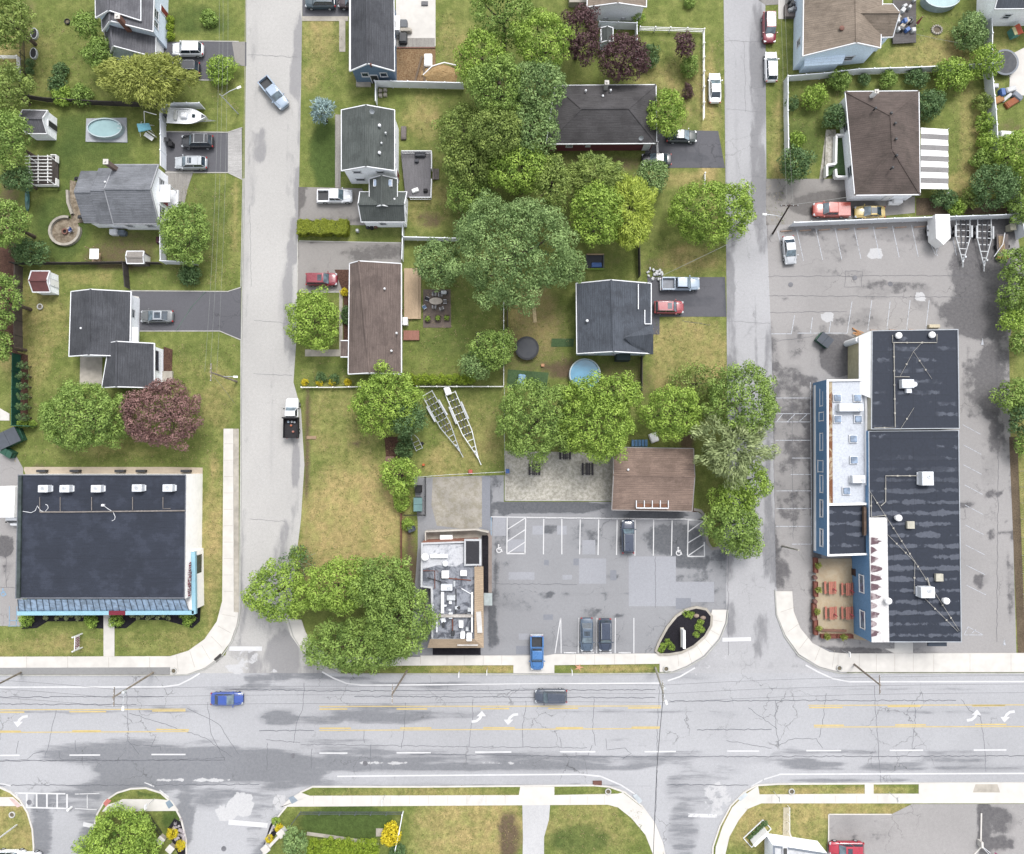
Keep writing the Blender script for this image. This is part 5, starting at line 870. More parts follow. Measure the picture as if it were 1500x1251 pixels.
# white canopy roof wing with skylights, blue wall
K2 = house('retail_wing', 'low wing with white skylit roof and windowed blue wall facing the parking bays', [(1197,555),(1270,555),(1270,815),(1197,815)], 4.4, 'building wing')
flat(K2, [(1211,556),(1270,555),(1273,813),(1212,815)], 4.4, SB, stained('wing_roof_white', (230, 236, 246), (206, 210, 222), .6), .25, .3, WHITE)
k = MB(); k.add(pl([(1213.5,559),(1219,559),(1220,738),(1214,738)], 4.18), [(3, 2, 1, 0)]); k.build('rusty_gutter', stained('gutter_rust', (206, 190, 160), (140, 92, 60), .46, True), K2)
k = MB(); k.add(pl([(1214,741),(1268,740),(1270,811),(1214,812)], 4.16), [(3, 2, 1, 0)]); k.build('roof_black_section', MEM2, K2); k = MB(); k.beam(P(1213,739,4.35), P(1269,738,4.35), .3, .3); k.build('parapet_divider', WHITE, K2)
for (x, y) in ((1226.5, 583), (1256, 583), (1227, 614), (1257, 614), (1250, 643), (1251, 674), (1240, 719)): skylight(K2, x, y, 4.3, .95, .95)
for (x, y, w_) in ((1247, 597, 3.4), (1258, 702, 1.8)): hvac(K2, x, y, 4.1, w_, 1.1, .8, fan=(.32, -.1))
k = MB(); p0, p1 = P(1199,560,3.9), P(1199,808,3.9); wx_ = P(1212, 600, 4.4).x
A0, B0 = Vector((P(1212,560,4.4).x, P(0,560,4.4).y, 0)), Vector((P(1212,812,4.4).x, P(0,812,4.4).y, 0))
cc = P(1240, 690)
for y in (582, 647, 709, 745, 788): f = (P(0, y, 3).y - A0.y) / (B0.y - A0.y); win(K2, A0, B0, f, 2.7, 2.4, .9, cen=cc, frame=WHITE, glass=glass_mat('window_pale', (112, 140, 172)), bars=0)
f = (P(0,610,3).y - A0.y) / (B0.y - A0.y); win(K2, A0, B0, f, 2.7, 1.2, 1.4, cen=cc, frame=WHITE, glass=M('shutter_brown', (160, 90, 66)), bars=0); f = (P(0,683,3).y - A0.y) / (B0.y - A0.y); win(K2, A0, B0, f, 2.4, 1.6, 1.6, cen=cc, frame=WHITE, glass=M('dark_opening', (30, 44, 50)), bars=0)
k = MB(); k.beam(A0 + Vector((-.06, 0, .6)), B0 + Vector((-.06, 0, .6)), .1, .6); k.build('base_board', WHITE, K2); k = MB(); k.beam(P(1266,742,4.6), P(1266,784,4.6), .35, .5); k.build('awning_box', M('box_rust_green', (104, 84, 70), .8, .3, 4), K2)
A1, B1 = Vector((P(1273,820,5).x, P(0,820,5).y, 0)), Vector((P(1276,940,5).x, P(0,940,5).y, 0))
for y in (856, 909): f = (P(0, y, 3.4).y - A1.y) / (B1.y - A1.y); win(K, A1, B1, f, 2.9, 2.4, 1.2, frame=WHITE, glass=glass_mat('window_pale', (112, 140, 172)), bars=0)
k = MB(); k.beam(P(1386,943,4.4), P(1359,943,4.4), .6, .3); k.build('shop_awning', M('awning_black', (60, 70, 84)), K)
# patio of the restaurant wing
sheet('patio', [(1196,818),(1262,818),(1268,938),(1200,930),(1193,880)], .10, SAND, None, (), .1)
# ================================================================ VEHICLES (local frame: x forward, origin on the ground under the middle)
def glassq(k, q, ins=.08, off=.012):
    c = sum(q, Vector()) / len(q); n = (q[1] - q[0]).cross(q[2] - q[1]).normalized()
    if n.z < 0: n = -n
    k.add([v.lerp(c, ins) + n * off for v in q], [tuple(range(len(q)))])
def body_loft(st, zc=.04):
    k = MB(); m = 0
    for (x, hw, zb, zt) in st:
        r = [(hw * .84, zb), (hw, zb + .16), (hw * 1.0, zb + (zt - zb) * .62), (hw * .965, zt - .07), (hw * .86, zt), (hw * .45, zt + zc * .8)]
        ring = [(x, y, z) for y, z in r] + [(x, 0, zt + zc)] + [(x, -y, z) for y, z in r[::-1]]; k.v += ring; m = len(ring)
    for i in range(len(st) - 1):
        for j in range(m - 1): k.f.append([i * m + j, i * m + j + 1, (i + 1) * m + j + 1, (i + 1) * m + j]); k.mi.append(0)
        k.f.append([i * m + m - 1, i * m, (i + 1) * m, (i + 1) * m + m - 1]); k.mi.append(0)
    k.f += [list(range(m)), list(range((len(st) - 1) * m, len(st) * m))]; k.mi += [0, 0]; return k
def wheels(H, L, xs, tr=.33, w=.82):
    for x in xs:
        for s in (-1, 1):
            k = MB(); prof = [(tr - .04, -.11), (tr, -.07), (tr, .07), (tr - .04, .11)]; vs = []; fs = []; n = 18
            for r, y in prof: vs += [(x + r * cos(2 * pi * i / n), s * w + y, tr + r * sin(2 * pi * i / n)) for i in range(n)]
            for a in range(3):
                for i in range(n): fs.append((a * n + i, a * n + (i + 1) % n, a * n + n + (i + 1) % n, a * n + n + i))
            fs += [tuple(range(n)), tuple(range(3 * n, 4 * n))]; k.add(vs, fs); o = k.build('wheel', BLACK, H, 40, False)
            k = MB(); k.add([(x + .2 * cos(2 * pi * i / 12), s * (w + .12), tr + .2 * sin(2 * pi * i / 12)) for i in range(12)], [tuple(range(12))]); k.build('rim', GALV, o, 0, False)
def lights(H, fx, bx, hw, zf, zb_):
    for s in (-1, 1):
        k = MB(); k.bev((fx, s * hw * .74, zf), (.34, .34, .13), .04, s * -.35); k.build('headlight', AMBER, H, 0, False)
        k = MB(); k.bev((bx, s * hw * .80, zb_), (.16, .26, .2), .03, s * .2); k.build('tail_light', RED_L, H, 0, False)
def mirrors(H, x, hw, z, m):
    for s in (-1, 1): k = MB(); k.bev((x, s * (hw + .1), z), (.14, .22, .14), .03); k.build('wing_mirror', m, H, 0, False)
def vehicle(kind, name, label, cat, px, py, deg, pm, L=None, W=None, group=None, z=.03, **o):
    D = dict(sedan=(4.7, 1.82, .86, (1.10, .22, -1.00, -1.72), 1.42), coupe=(4.5, 1.82, .84, (1.05, .15, -.75, -1.7), 1.33), suv=(4.7, 1.9, .98, (1.12, .5, -1.95, -2.18), 1.70), wagon=(4.7, 1.84, .92, (1.12, .4, -1.85, -2.2), 1.52), hatch=(4.2, 1.78, .9, (1.1, .35, -1.5, -1.95), 1.5), pickup=(5.5, 1.92, 1.02, (1.35, .75, -.62, -.78), 1.78))[kind]
    L = L or D[0]; Wd = W or D[1]; hw = Wd / 2; s = L / (5.5 if kind == 'pickup' else 4.7 if kind != 'hatch' else 4.2); bz = D[2]; cx = [v * s for v in D[3]]; zr = D[4]
    c = P(px, py, .8); H = T(name, label, cat, (c.x, c.y, z), group, radians(deg)); f = L / 2; truck = kind == 'pickup'
    hood = bz - (.10 if kind in ('sedan', 'coupe', 'hatch', 'wagon') else .02); q = []
    cabx = cx[3] if truck else None
    st = [(f, hw * .60, .36, hood - .26), (f - .06, hw * .78, .27, hood - .18), (f - .28, hw * .93, .2, hood - .07), (f - .75, hw * .99, .18, hood), (cx[0], hw, .18, bz), (0, hw, .18, bz + .02)]
    if truck: st += [(cx[3] - .02, hw, .2, bz + .0)]
    else: st += [(cx[3] + .2, hw, .18, bz + .03), (-f + .42, hw * .97, .2, bz + (.02 if kind != 'suv' else .0)), (-f + .1, hw * .86, .26, bz - .06), (-f, hw * .72, .36, bz - .2)]
    k = body_loft(st); body = k.build('body', pm, H, 38, False)
    if truck:                                           # open load bed
        k = MB(); xb = cx[3] - .03; bl = -f + .03; hgt = 1.02
        k.box(((xb + bl) / 2, 0, .52), (xb - bl, Wd * .9, .16)); k.build('bed_floor', o.get('bedmat', DARKMET), H, 0, False); k = MB()
        for sd in (-1, 1): k.bev(((xb + bl) / 2, sd * (hw - .1), .64), (xb - bl, .2, .78), .03); 
        k.bev((xb - .06, 0, .64), (.12, Wd - .2, .8), .02); k.build('bed_side', pm, H, 0, False); k = MB(); k.bev((bl + .04, 0, .66), (.1, Wd - .1, .74), .02); k.build('tailgate', pm, H, 0, False); k = MB(); k.box((bl - .1, 0, .42), (.18, Wd * .96, .18)); k.build('bumper', GALV, H, 0, False)
        if o.get('cover'): k = MB(); k.bev(((xb + bl) / 2, 0, 1.06), (xb - bl - .06, Wd - .12, .1), .03); k.build('bed_cover', pm, H, 0, False)
        if o.get('box'): k = MB(); k.bev((xb - .35, 0, .98), (.45, Wd - .3, .3), .03); k.build('tool_box', BLACK, H, 0, False)
    hb, ht = hw * .90, hw * .74; zb = bz + .01; A = [Vector((cx[0], hb * .93, zb)), Vector((cx[0] , -hb * .93, zb)), Vector((cx[3], -hb * .9, zb)), Vector((cx[3], hb * .9, zb))]
    Tp = [Vector((cx[1], ht, zr - .04)), Vector((cx[1], -ht, zr - .04)), Vector((cx[2], -ht * .97, zr - .05)), Vector((cx[2], ht * .97, zr - .05))]
    k = MB(); xm = (cx[1] + cx[2]) / 2; ins = .12
    k.add(A + Tp, [(0, 1, 5, 4), (1, 2, 6, 5), (2, 3, 7, 6), (3, 0, 4, 7)]); U = [v.lerp(Vector((xm, 0, v.z)), ins) + Vector((0, 0, .035)) for v in Tp] ; k.add(Tp + U, [(0, 1, 5, 4), (1, 2, 6, 5), (2, 3, 7, 6), (3, 0, 4, 7)])
    cen = Vector((xm, 0, zr + .01)); k.add(U + [cen], [(0, 1, 4), (1, 2, 4), (2, 3, 4), (3, 0, 4)]); k.build('cabin', o.get('roofmat', pm), H, 38, False)
    k = MB(); glassq(k, [A[0], A[1], Tp[1], Tp[0]], .05); k.build('windscreen', CARGLASSL, H, 0, False); k = MB(); glassq(k, [A[2], A[3], Tp[3], Tp[2]], .07); k.build('rear_window', CARGLASS, H, 0, False)
    for a, b, c_, d in ((A[1], A[2], Tp[2], Tp[1]), (A[3], A[0], Tp[0], Tp[3])):
        k = MB(); nw_ = 2 if L < 5.6 and not o.get('single') else 1
        for i in range(nw_): t0, t1 = i / nw_, (i + 1) / nw_; glassq(k, [a.lerp(b, t0), a.lerp(b, t1), d.lerp(c_, t1), d.lerp(c_, t0)], .09)
        k.build('side_window', CARGLASS, H, 0, False)
    wheels(H, L, (f - .88 * s, -f + (.98 if not truck else 1.15) * s), .34 if not truck else .38, hw - .1); lights(H, f - .2, -f + .06, hw, hood - .17, bz - .18); mirrors(H, cx[0] - .1, hw, bz + .08, o.get('mirror', pm))
    k = MB(); k.box((f - .03, 0, hood - .32), (.06, Wd * .5, .16)); k.build('grille', BLACK, H, 0, False)
    k = MB(); y = hw * .72
    for sd in (-1, 1): k.tube([(f - .4, sd * hw * .52, hood + .02), (cx[0] + .05, sd * hw * .76, bz + .035)], .012, 4)
    k.tube([(cx[0] + .02, -hw * .78, bz + .03), (cx[0] + .02, hw * .78, bz + .03)], .03, 4); k.build('bonnet_seam', BLACK, H, 0, False)
    if o.get('sun'): k = MB(); k.box((cx[1] - .55, 0, zr + .005), (.62, ht * 1.25, .03)); k.build('sunroof', CARGLASS, H, 0, False)
    if o.get('sun2'): k = MB(); k.box((cx[2] + .5, 0, zr + .0), (.7, ht * 1.25, .03)); k.build('rear_sunroof', CARGLASS, H, 0, False)
    if o.get('rails'):
        for sd in (-1, 1): k = MB(); k.tube([(cx[1] - .1, sd * ht * .92, zr), (cx[1] - .2, sd * ht * .92, zr + .07), (cx[2] + .2, sd * ht * .92, zr + .07), (cx[2] + .1, sd * ht * .92, zr)], .025, 5); k.build('roof_rail', o.get('railmat', GALV), H, 0, False)
        k = MB(); [k.box((xx, 0, zr + .075), (.06, ht * 1.8, .03)) for xx in (cx[1] - .45, cx[2] + .5)]; k.build('roof_bar', o.get('railmat', GALV), H, 0, False) if o.get('bars') else None
    return H
V = vehicle
PW = paint('car_paint_white', (244, 246, 250), 1.6); PSV = paint('car_paint_silver', (190, 198, 206)); PBK = paint('car_paint_black', (46, 48, 54)); PRD = paint('car_paint_red', (172, 48, 66)); PMR = paint('car_paint_crimson', (160, 40, 60)); PBL = paint('car_paint_blue', (62, 100, 196)); PLB = paint('car_paint_bright_blue', (74, 138, 208)); PSB = paint('car_paint_pale_blue', (186, 206, 228)); PNV = paint('car_paint_navy', (56, 70, 96)); PSL = paint('car_paint_slate', (92, 112, 134)); PYL = paint('car_paint_yellow', (236, 206, 120)); PCO = paint('car_paint_coral', (212, 98, 84)); PGY = paint('car_paint_grey', (142, 146, 148)); PTL = paint('car_paint_dark_teal', (70, 92, 104)); PSC = paint('car_paint_scarlet', (206, 52, 78))
V('suv', 'parked_car', 'white crossover car with a long white roof in the upper left driveway', 'car', 275, 72, 180, PW, 4.6, sun=0)
V('suv', 'parked_car', 'black boxy car with roof rails beside the white crossover car', 'car', 271, 100, 180, PBK, 4.4, rails=1)
V('suv', 'parked_car', 'black car with silver roof bars on the paver edged driveway beside the white fence', 'car', 289, 207, 180, PBK, 4.7, rails=1, bars=1)
V('wagon', 'parked_car', 'silver white wagon with sunroof, just below the black car with roof bars', 'car', 279, 238, 180, paint('car_paint_pearl', (222, 228, 234)), 4.8, rails=1, sun=1, bars=1)
V('sedan', 'parked_car', 'silver grey sedan with two sunroof panels alone on the wide blue grey driveway', 'car', 229, 463, 180, PGY, 4.8, roofmat=PSV, sun=1, sun2=1)
V('pickup', 'driving_pickup', 'pale blue pickup crossing the left side street at an angle, empty black bed', 'pickup truck', 401, 136, -51, PSB, 5.4)
V('pickup', 'parked_pickup', 'white pickup parked in the driveway by the clipped box hedge', 'pickup truck', 490.5, 287, 0, PW, 5.2)
V('suv', 'parked_car', 'crimson car with black sunroof on the driveway of the long brown roofed house', 'car', 471, 409, 0, PMR, 4.6, sun=1)
V('suv', 'parked_car', 'dark teal car cut by the top edge in the driveway beside the left side street', 'car', 469, 2, 180, PTL, 4.6, rails=1)
V('suv', 'parked_car', 'black and red car at the top edge, next to the grey gabled house', 'car', 517, 2, 180, paint('car_paint_black_red', (66, 44, 50)), 4.6)
V('sedan', 'parked_car', 'white sedan with dark roof glass parked on the verge by the white rail fence', 'car', 1047.5, 128, 90, PW, 4.6, sun=1, sun2=1)
V('sedan', 'parked_car', 'dark green sedan on the driveway under the bright round tree', 'car', 999, 199, 0, paint('car_paint_dark_green', (52, 66, 62)), 4.5)
V('sedan', 'parked_car', 'black sedan backed up to the maroon walled house', 'car', 962, 233, 180, PBK, 4.4)
V('pickup', 'parked_pickup', 'pale silver pickup with an empty silver bed north of the red SUV', 'pickup truck', 997, 415.5, 0, PSB, 5.6, bedmat=M('bed_silver', (168, 172, 180)), single=1)
V('suv', 'parked_car', 'red SUV with sunroof below the pale silver pickup', 'car', 980, 450, 0, paint('car_paint_red2', (186, 62, 72)), 4.3, sun=1, rails=1)
V('suv', 'parked_car', 'crimson SUV parked on the right side street in front of the white wagon', 'car', 1127, 40, -90, PMR, 4.7, sun=1, rails=1)
V('wagon', 'parked_car', 'white wagon parked on the right side street behind the crimson SUV', 'car', 1130, 97, 90, PW, 4.6)
V('pickup', 'parked_pickup', 'coral red pickup with a closed bed cover by the vinyl fence', 'pickup truck', 1218, 307, 180, PCO, 5.5, W=2.1, cover=1)
V('coupe', 'parked_car', 'yellow coupe with dark louvred rear window behind the coral pickup', 'car', 1275, 310, 180, PYL, 4.5, sun=1, sun2=1)
V('sedan', 'parked_car', 'white sedan at the end bay of the back lot near the utility pole', 'car', 1157, 366, -85, paint('car_paint_white2', (236, 240, 246)), 4.2)
V('suv', 'parked_car', 'navy SUV with long roof rails parked in the upper row of bays', 'car', 920, 786, 90, PNV, 4.8, rails=1)
V('sedan', 'parked_car', 'slate blue sedan in the lower row of bays, left of the other blue car', 'car', 859.5, 930, -90, PSL, 4.8, sun=1)
V('suv', 'parked_car', 'dark blue SUV in the lower row of bays, close beside the slate blue sedan', 'car', 886.5, 930, -90, PNV, 4.6, rails=1)
V('pickup', 'driving_pickup', 'bright blue pickup with black bed leaving the lot over the pavement', 'pickup truck', 786.5, 956, -90, PLB, 4.8, z=.14)
V('sedan', 'driving_car', 'bright blue sedan driving on the main road', 'car', 332, 1024, 0, PBL, 4.6)
V('suv', 'driving_car', 'dark slate SUV driving on the main road beside the yellow line', 'car', 807, 1020, 180, paint('car_paint_dark_slate', (78, 88, 106)), 4.6)
V('wagon', 'parked_car', 'scarlet station wagon at the bottom edge beside the white roofed cottage', 'car', 1240, 1243, 180, PSC, 4.9, z=.15, sun=1)
V('sedan', 'parked_car', 'white car at the bottom left corner beside the grass island', 'car', 14, 1256, 0, PW, 4.4); V('sedan', 'parked_car', 'white car at the bottom edge next to the curved kerb and striped crossing', 'car', 36, 1259, 0, PW, 4.4)
# --- tipper truck on the left street
c = P(427, 612, 1.2); H = T('work_truck', 'white cab work truck with a black stake bed full of tools beside the empty lawn', 'truck', (c.x, c.y, .03), None, radians(90))
st = [(2.9, .62, .5, .95), (2.82, .8, .4, 1.05), (2.5, .9, .35, 1.12), (1.9, .92, .35, 1.18), (1.2, .92, .35, 1.25), (.1, .92, .35, 1.3)]; k = body_loft(st); k.build('body', PW, H, 38, False)
A = [Vector((1.55, .84, 1.2)), Vector((1.55, -.84, 1.2)), Vector((.15, -.84, 1.2)), Vector((.15, .84, 1.2))]; Tt = [Vector((.95, .7, 1.95)), Vector((.95, -.7, 1.95)), Vector((.25, -.72, 1.95)), Vector((.25, .72, 1.95))]
k = MB(); k.add(A + Tt, [(0, 1, 5, 4), (1, 2, 6, 5), (2, 3, 7, 6), (3, 0, 4, 7), (4, 5, 6, 7)]); k.build('cabin', PW, H, 0, False); k = MB(); glassq(k, [A[0], A[1], Tt[1], Tt[0]], .06); k.build('windscreen', CARGLASSL, H, 0, False)
for a, b, c_, d in ((A[1], A[2], Tt[2], Tt[1]), (A[3], A[0], Tt[0], Tt[3])): k = MB(); glassq(k, [a, b, c_, d], .12); k.build('side_window', CARGLASS, H, 0, False)
k = MB(); k.box((-1.45, 0, .95), (2.9, 2.1, .14)); k.build('bed_floor', M('bed_black', (50, 48, 52)), H, 0, False); k = MB()
k.box((-1.45, 1.03, 1.3), (2.9, .07, .6)); k.build('bed_side', BLACK, H, 0, False); k = MB(); k.box((-1.45, -1.03, 1.3), (2.9, .07, .6)); k.build('bed_side', BLACK, H, 0, False); k = MB(); k.box((-2.9, 0, 1.3), (.07, 2.1, .6)); k.build('tailgate', BLACK, H, 0, False); k = MB(); k.box((-.05, 0, 1.6), (.18, 2.15, 1.2)); k.build('headboard', BLACK, H, 0, False)
wheels(H, 5.8, (1.95, -1.9), .4, .85); lights(H, 2.7, -2.9, .9, .85, .8); mirrors(H, 1.3, .95, 1.4, BLACK)
rs = random.Random(5)
for i, (x, y, cc_) in enumerate(((-.6, .4, (190, 210, 230)), (-.6, -.1, (210, 214, 220)), (-.65, -.5, (200, 204, 210)), (-1.1, .0, (214, 120, 80)), (-2.0, -.3, (200, 130, 110)))):
    q = Matrix.Rotation(radians(90), 3, 'Z') @ Vector((x, y, 0)); o = T('bucket', 'bucket lying in the black bed of the work truck', 'bucket', (c.x + q.x, c.y + q.y, 1.06), 'buckets in the work truck bed'); k = MB(); k.lathe((0, 0, 0), [(.11, 0), (.15, .3), (.16, .3), (.13, .28)], 10); k.build('shell', M('bucket_%d' % i, cc_), o, 0, False); k = MB(); k.tube([(-.15, 0, .3), (-.1, .1, .34), (.1, .1, .34), (.15, 0, .3)], .012, 4); k.build('handle', GALV, o, 0, False)
# --- box truck
c = P(14, 741, 2.5); H = T('box_truck', 'white box truck parked against the left wall of the black roofed shop', 'truck', (c.x, c.y, .02), None, radians(-90)); k = MB(); k.bev((-.6, 0, 1.95), (4.4, 2.3, 2.5), .06); k.build('cargo_box', WHITE, H, 0, False)
st = [(3.0, .7, .4, .9), (2.9, .9, .35, 1.05), (2.5, 1.0, .35, 1.15), (1.7, 1.0, .35, 1.2)]; k = body_loft(st); k.build('body', PW, H, 38, False)
A = [Vector((2.6, .92, 1.15)), Vector((2.6, -.92, 1.15)), Vector((1.62, -.92, 1.15)), Vector((1.62, .92, 1.15))]; Tt = [Vector((2.1, .8, 2.1)), Vector((2.1, -.8, 2.1)), Vector((1.65, -.8, 2.1)), Vector((1.65, .8, 2.1))]; k = MB(); k.add(A + Tt, [(0, 1, 5, 4), (1, 2, 6, 5), (2, 3, 7, 6), (3, 0, 4, 7), (4, 5, 6, 7)]); k.build('cabin', PW, H, 0, False); k = MB(); glassq(k, [A[0], A[1], Tt[1], Tt[0]], .05); k.build('windscreen', CARGLASS, H, 0, False)
wheels(H, 6, (2.2, -1.9), .42, .95); mirrors(H, 2.4, 1.05, 1.5, BLACK)
# --- boat trailers
def boat_trailer(label, p_tail, p_tip, wpx, nb=8, fender=.25, mat=GALV, z=.03, wide=.42):
    a, b = P(*p_tail), P(*p_tip); L = (b - a).length; an = math.atan2(b.y - a.y, b.x - a.x); H = T('boat_trailer', label, 'trailer', (a.x, a.y, z), 'empty boat trailers', an); w = wpx * .05; k = MB(); xs = L * wide
    for s in (-1, 1): k.tube([(0, s * w, .55), (xs, s * w, .55), (L * .86, s * .10, .5), (L * .9, s * .05, .5)], .075, 6)
    k.build('frame_rail', mat, H, 0, False); k = MB(); k.tube([(L * .8, 0, .5), (L, 0, .48)], .07, 6); k.build('tongue', mat, H, 0, False)
    for i in range(nb):
        x = L * (.01 + .74 * i / (nb - 1)); ww = w if x < xs else w * (1 - (x - xs) / (L * .86 - xs)) + .1
        k = MB(); k.beam((x, -ww, .5), (x, ww, .5), .09, .08); k.build('crossmember', mat, H, 0, False)
    for s in (-1, 1):
        k = MB(); x0, x1 = L * .16, L * .40; k.bev(((x0 + x1) / 2, s * (w + .2), .72), (x1 - x0, .26, .1), .04); k.build('fender', M('fender_white', (228, 232, 236), .5), H, 0, False)
        k = MB(); k.beam((L * .05, s * w * .42, .66), (L * .6, s * w * .3, .62), .14, .08); k.build('bunk', M('bunk_carpet', (86, 88, 94)), H, 0, False)
        for x in (x0 + .42, x1 - .42):
            k = MB(); vs = [(x + .3 * cos(2 * pi * i / 14), s * (w + .2) + e, .3 + .3 * sin(2 * pi * i / 14)) for e in (-.1, .1) for i in range(14)]; k.add(vs, [(i, (i + 1) % 14, 14 + (i + 1) % 14, 14 + i) for i in range(14)] + [tuple(range(14)), tuple(range(14, 28))]); k.build('wheel', BLACK, H, 0, False)
    k = MB(); k.beam((L * .84, 0, .5), (L * .82, 0, 1.15), .1, .1); k.box((L * .815, 0, 1.1), (.25, .2, .2)); k.build('winch_post', mat, H, 0, False); k = MB(); k.tube([(L * .93, .1, .0), (L * .93, .1, .6)], .04, 6); k.build('jack', DARKMET, H, 0, False)
    return H
boat_trailer('black and white boat trailer lying next to the longer white one on the fenced grass', (626,576), (679,670), 16, 10, mat=M('trailer_grey', (206, 212, 216), .4, .15, 3, .5, .1, k=1.2), wide=.5)
boat_trailer('white boat trailer with box at its tail, rightmost on the fenced grass', (660,576), (705,681), 15, 9, mat=M('trailer_white', (236, 240, 242), .4, .1, k=1.4), wide=.55)
boat_trailer('empty boat trailer between the enclosed white trailer and the widest boat trailer', (1407,321), (1407,393), 20, 7); boat_trailer('widest empty boat trailer, against the fence beside the junk corner', (1438,321), (1438,399), 20, 7)
boat_trailer('small dinghy trailer half under the tree by the shrubs', (617,658), (604,637), 10, 4, wide=.3) if 0 else None
a = P(611, 650); H = T('small_trailer', 'small rusty dinghy trailer with curved hoop at the edge of the shrubs', 'trailer', (a.x, a.y, 0), None, radians(115)); k = MB(); k.tube([(-1, -.5, .4), (.6, -.5, .4), (1.5, -.15, .4), (1.7, 0, .4), (1.5, .15, .4), (.6, .5, .4), (-1, .5, .4)], .05, 6); [k.beam((x, -.5, .4), (x, .5, .4), .06, .06) for x in (-.9, -.3, .3)]; k.build('frame', GALV, H, 0, False)
for s in (-1, 1): k = MB(); k.cyl((-.3, s * .68, .02), .26, .16, 12); k.build('wheel', BLACK, H, 0, False)
# --- enclosed trailer in the back lot
a = P(1379, 337, 2); H = T('enclosed_trailer', 'white enclosed trailer with a pointed nose, parked against the vinyl fence', 'trailer', (a.x, a.y, .03), None, radians(-90)); k = MB(); k.prism([(-2.2, -1.05), (1.3, -1.05), (2.3, 0), (1.3, 1.05), (-2.2, 1.05)], .45, 2.35); k.build('cargo_box', WHITE, H, 0, False); k = MB(); k.prism([(-2.15, -1.0), (1.28, -1.0), (2.2, 0), (1.28, 1.0), (-2.15, 1.0)], 2.352, 2.39); k.build('roof', WHITE, H, 0, False)
k = MB(); k.tube([(1.4, -.7, .4), (3.3, 0, .45), (1.4, .7, .4)], .06, 6); k.build('tongue', GALV, H, 0, False); k = MB(); k.box((-.4, -1.12, .55), (1.6, .2, .1)); k.box((-.4, 1.12, .55), (1.6, .2, .1)); k.build('fender', TRIM, H, 0, False)
for s in (-1, 1): k = MB(); vs = [(-.4 + .32 * cos(2 * pi * i / 14), s * 1.1 + e, .32 + .32 * sin(2 * pi * i / 14)) for e in (-.1, .1) for i in range(14)]; k.add(vs, [(i, (i + 1) % 14, 14 + (i + 1) % 14, 14 + i) for i in range(14)] + [tuple(range(14)), tuple(range(14, 28))]); k.build('wheel', BLACK, H, 0, False)
# --- motor boat
a = P(275, 172, 1); H = T('motor_boat', 'white motor boat on its trailer inside the corner of the tall white fence', 'boat', (a.x, a.y, 0), None, radians(-3)); k = MB(); n = 9; rows = []
for i in range(n):
    t = i / (n - 1); x = -2.9 + 5.9 * t; hb = 1.18 * (1 if t < .55 else max(.03, 1 - ((t - .55) / .45) ** 1.7)); rows.append((x, hb, 1.35 + .25 * t * t))
for x, hb, z in rows: k.v += [(x, 0, .55 + max(0, x) * .12), (x, hb * .8, .85 + max(0, x) * .08), (x, hb, z), (x, hb - min(.16, hb * .6), z + .02), (x, -(hb - min(.16, hb * .6)), z + .02), (x, -hb, z), (x, -hb * .8, .85 + max(0, x) * .08)]
for i in range(n - 1):
    for j in (0, 1, 2, 4, 5, 6): a1, b1 = i * 7 + j, i * 7 + (j + 1) % 7; k.f.append([a1, b1, b1 + 7, a1 + 7]); k.mi.append(0)
k.f.append([0, 1, 2, 3, 4, 5, 6]); k.mi.append(0); k.build('hull', PW, H, 40, False)
k = MB(); q = [(x, hb - .18, z) for x, hb, z in rows if hb > .3]; k.add([(x, hb, 1.3 if x < 0.6 else z + .04) for x, hb, z in q] + [(x, -hb, 1.3 if x < .6 else z + .04) for x, hb, z in q], [(i, i + 1, len(q) + i + 1, len(q) + i) for i in range(len(q) - 1)]); k.build('deck', M('boat_deck', (240, 242, 244), .5, k=1.6), H, 0, False)
k = MB(); k.bev((-.3, 0, 1.4), (.9, .8, .8), .1); k.build('console', TRIM, H, 0, False); k = MB(); k.bev((-1.6, 0, 1.45), (.5, 1.5, .5), .08); k.build('seat', M('boat_seat', (232, 234, 230)), H, 0, False); k = MB(); k.box((1.15, 0, 1.62), (.45, .45, .05)); k.build('hatch', CARGLASS, H, 0, False); k = MB(); k.bev((-3.15, 0, 1.3), (.5, .5, .7), .1); k.build('outboard_motor', DARKMET, H, 0, False)
k = MB(); k.tube([(-2.8, -.6, .35), (2.6, -.1, .35), (3.9, 0, .35), (2.6, .1, .35), (-2.8, .6, .35)], .06, 5); k.build('trailer', GALV, H, 0, False)
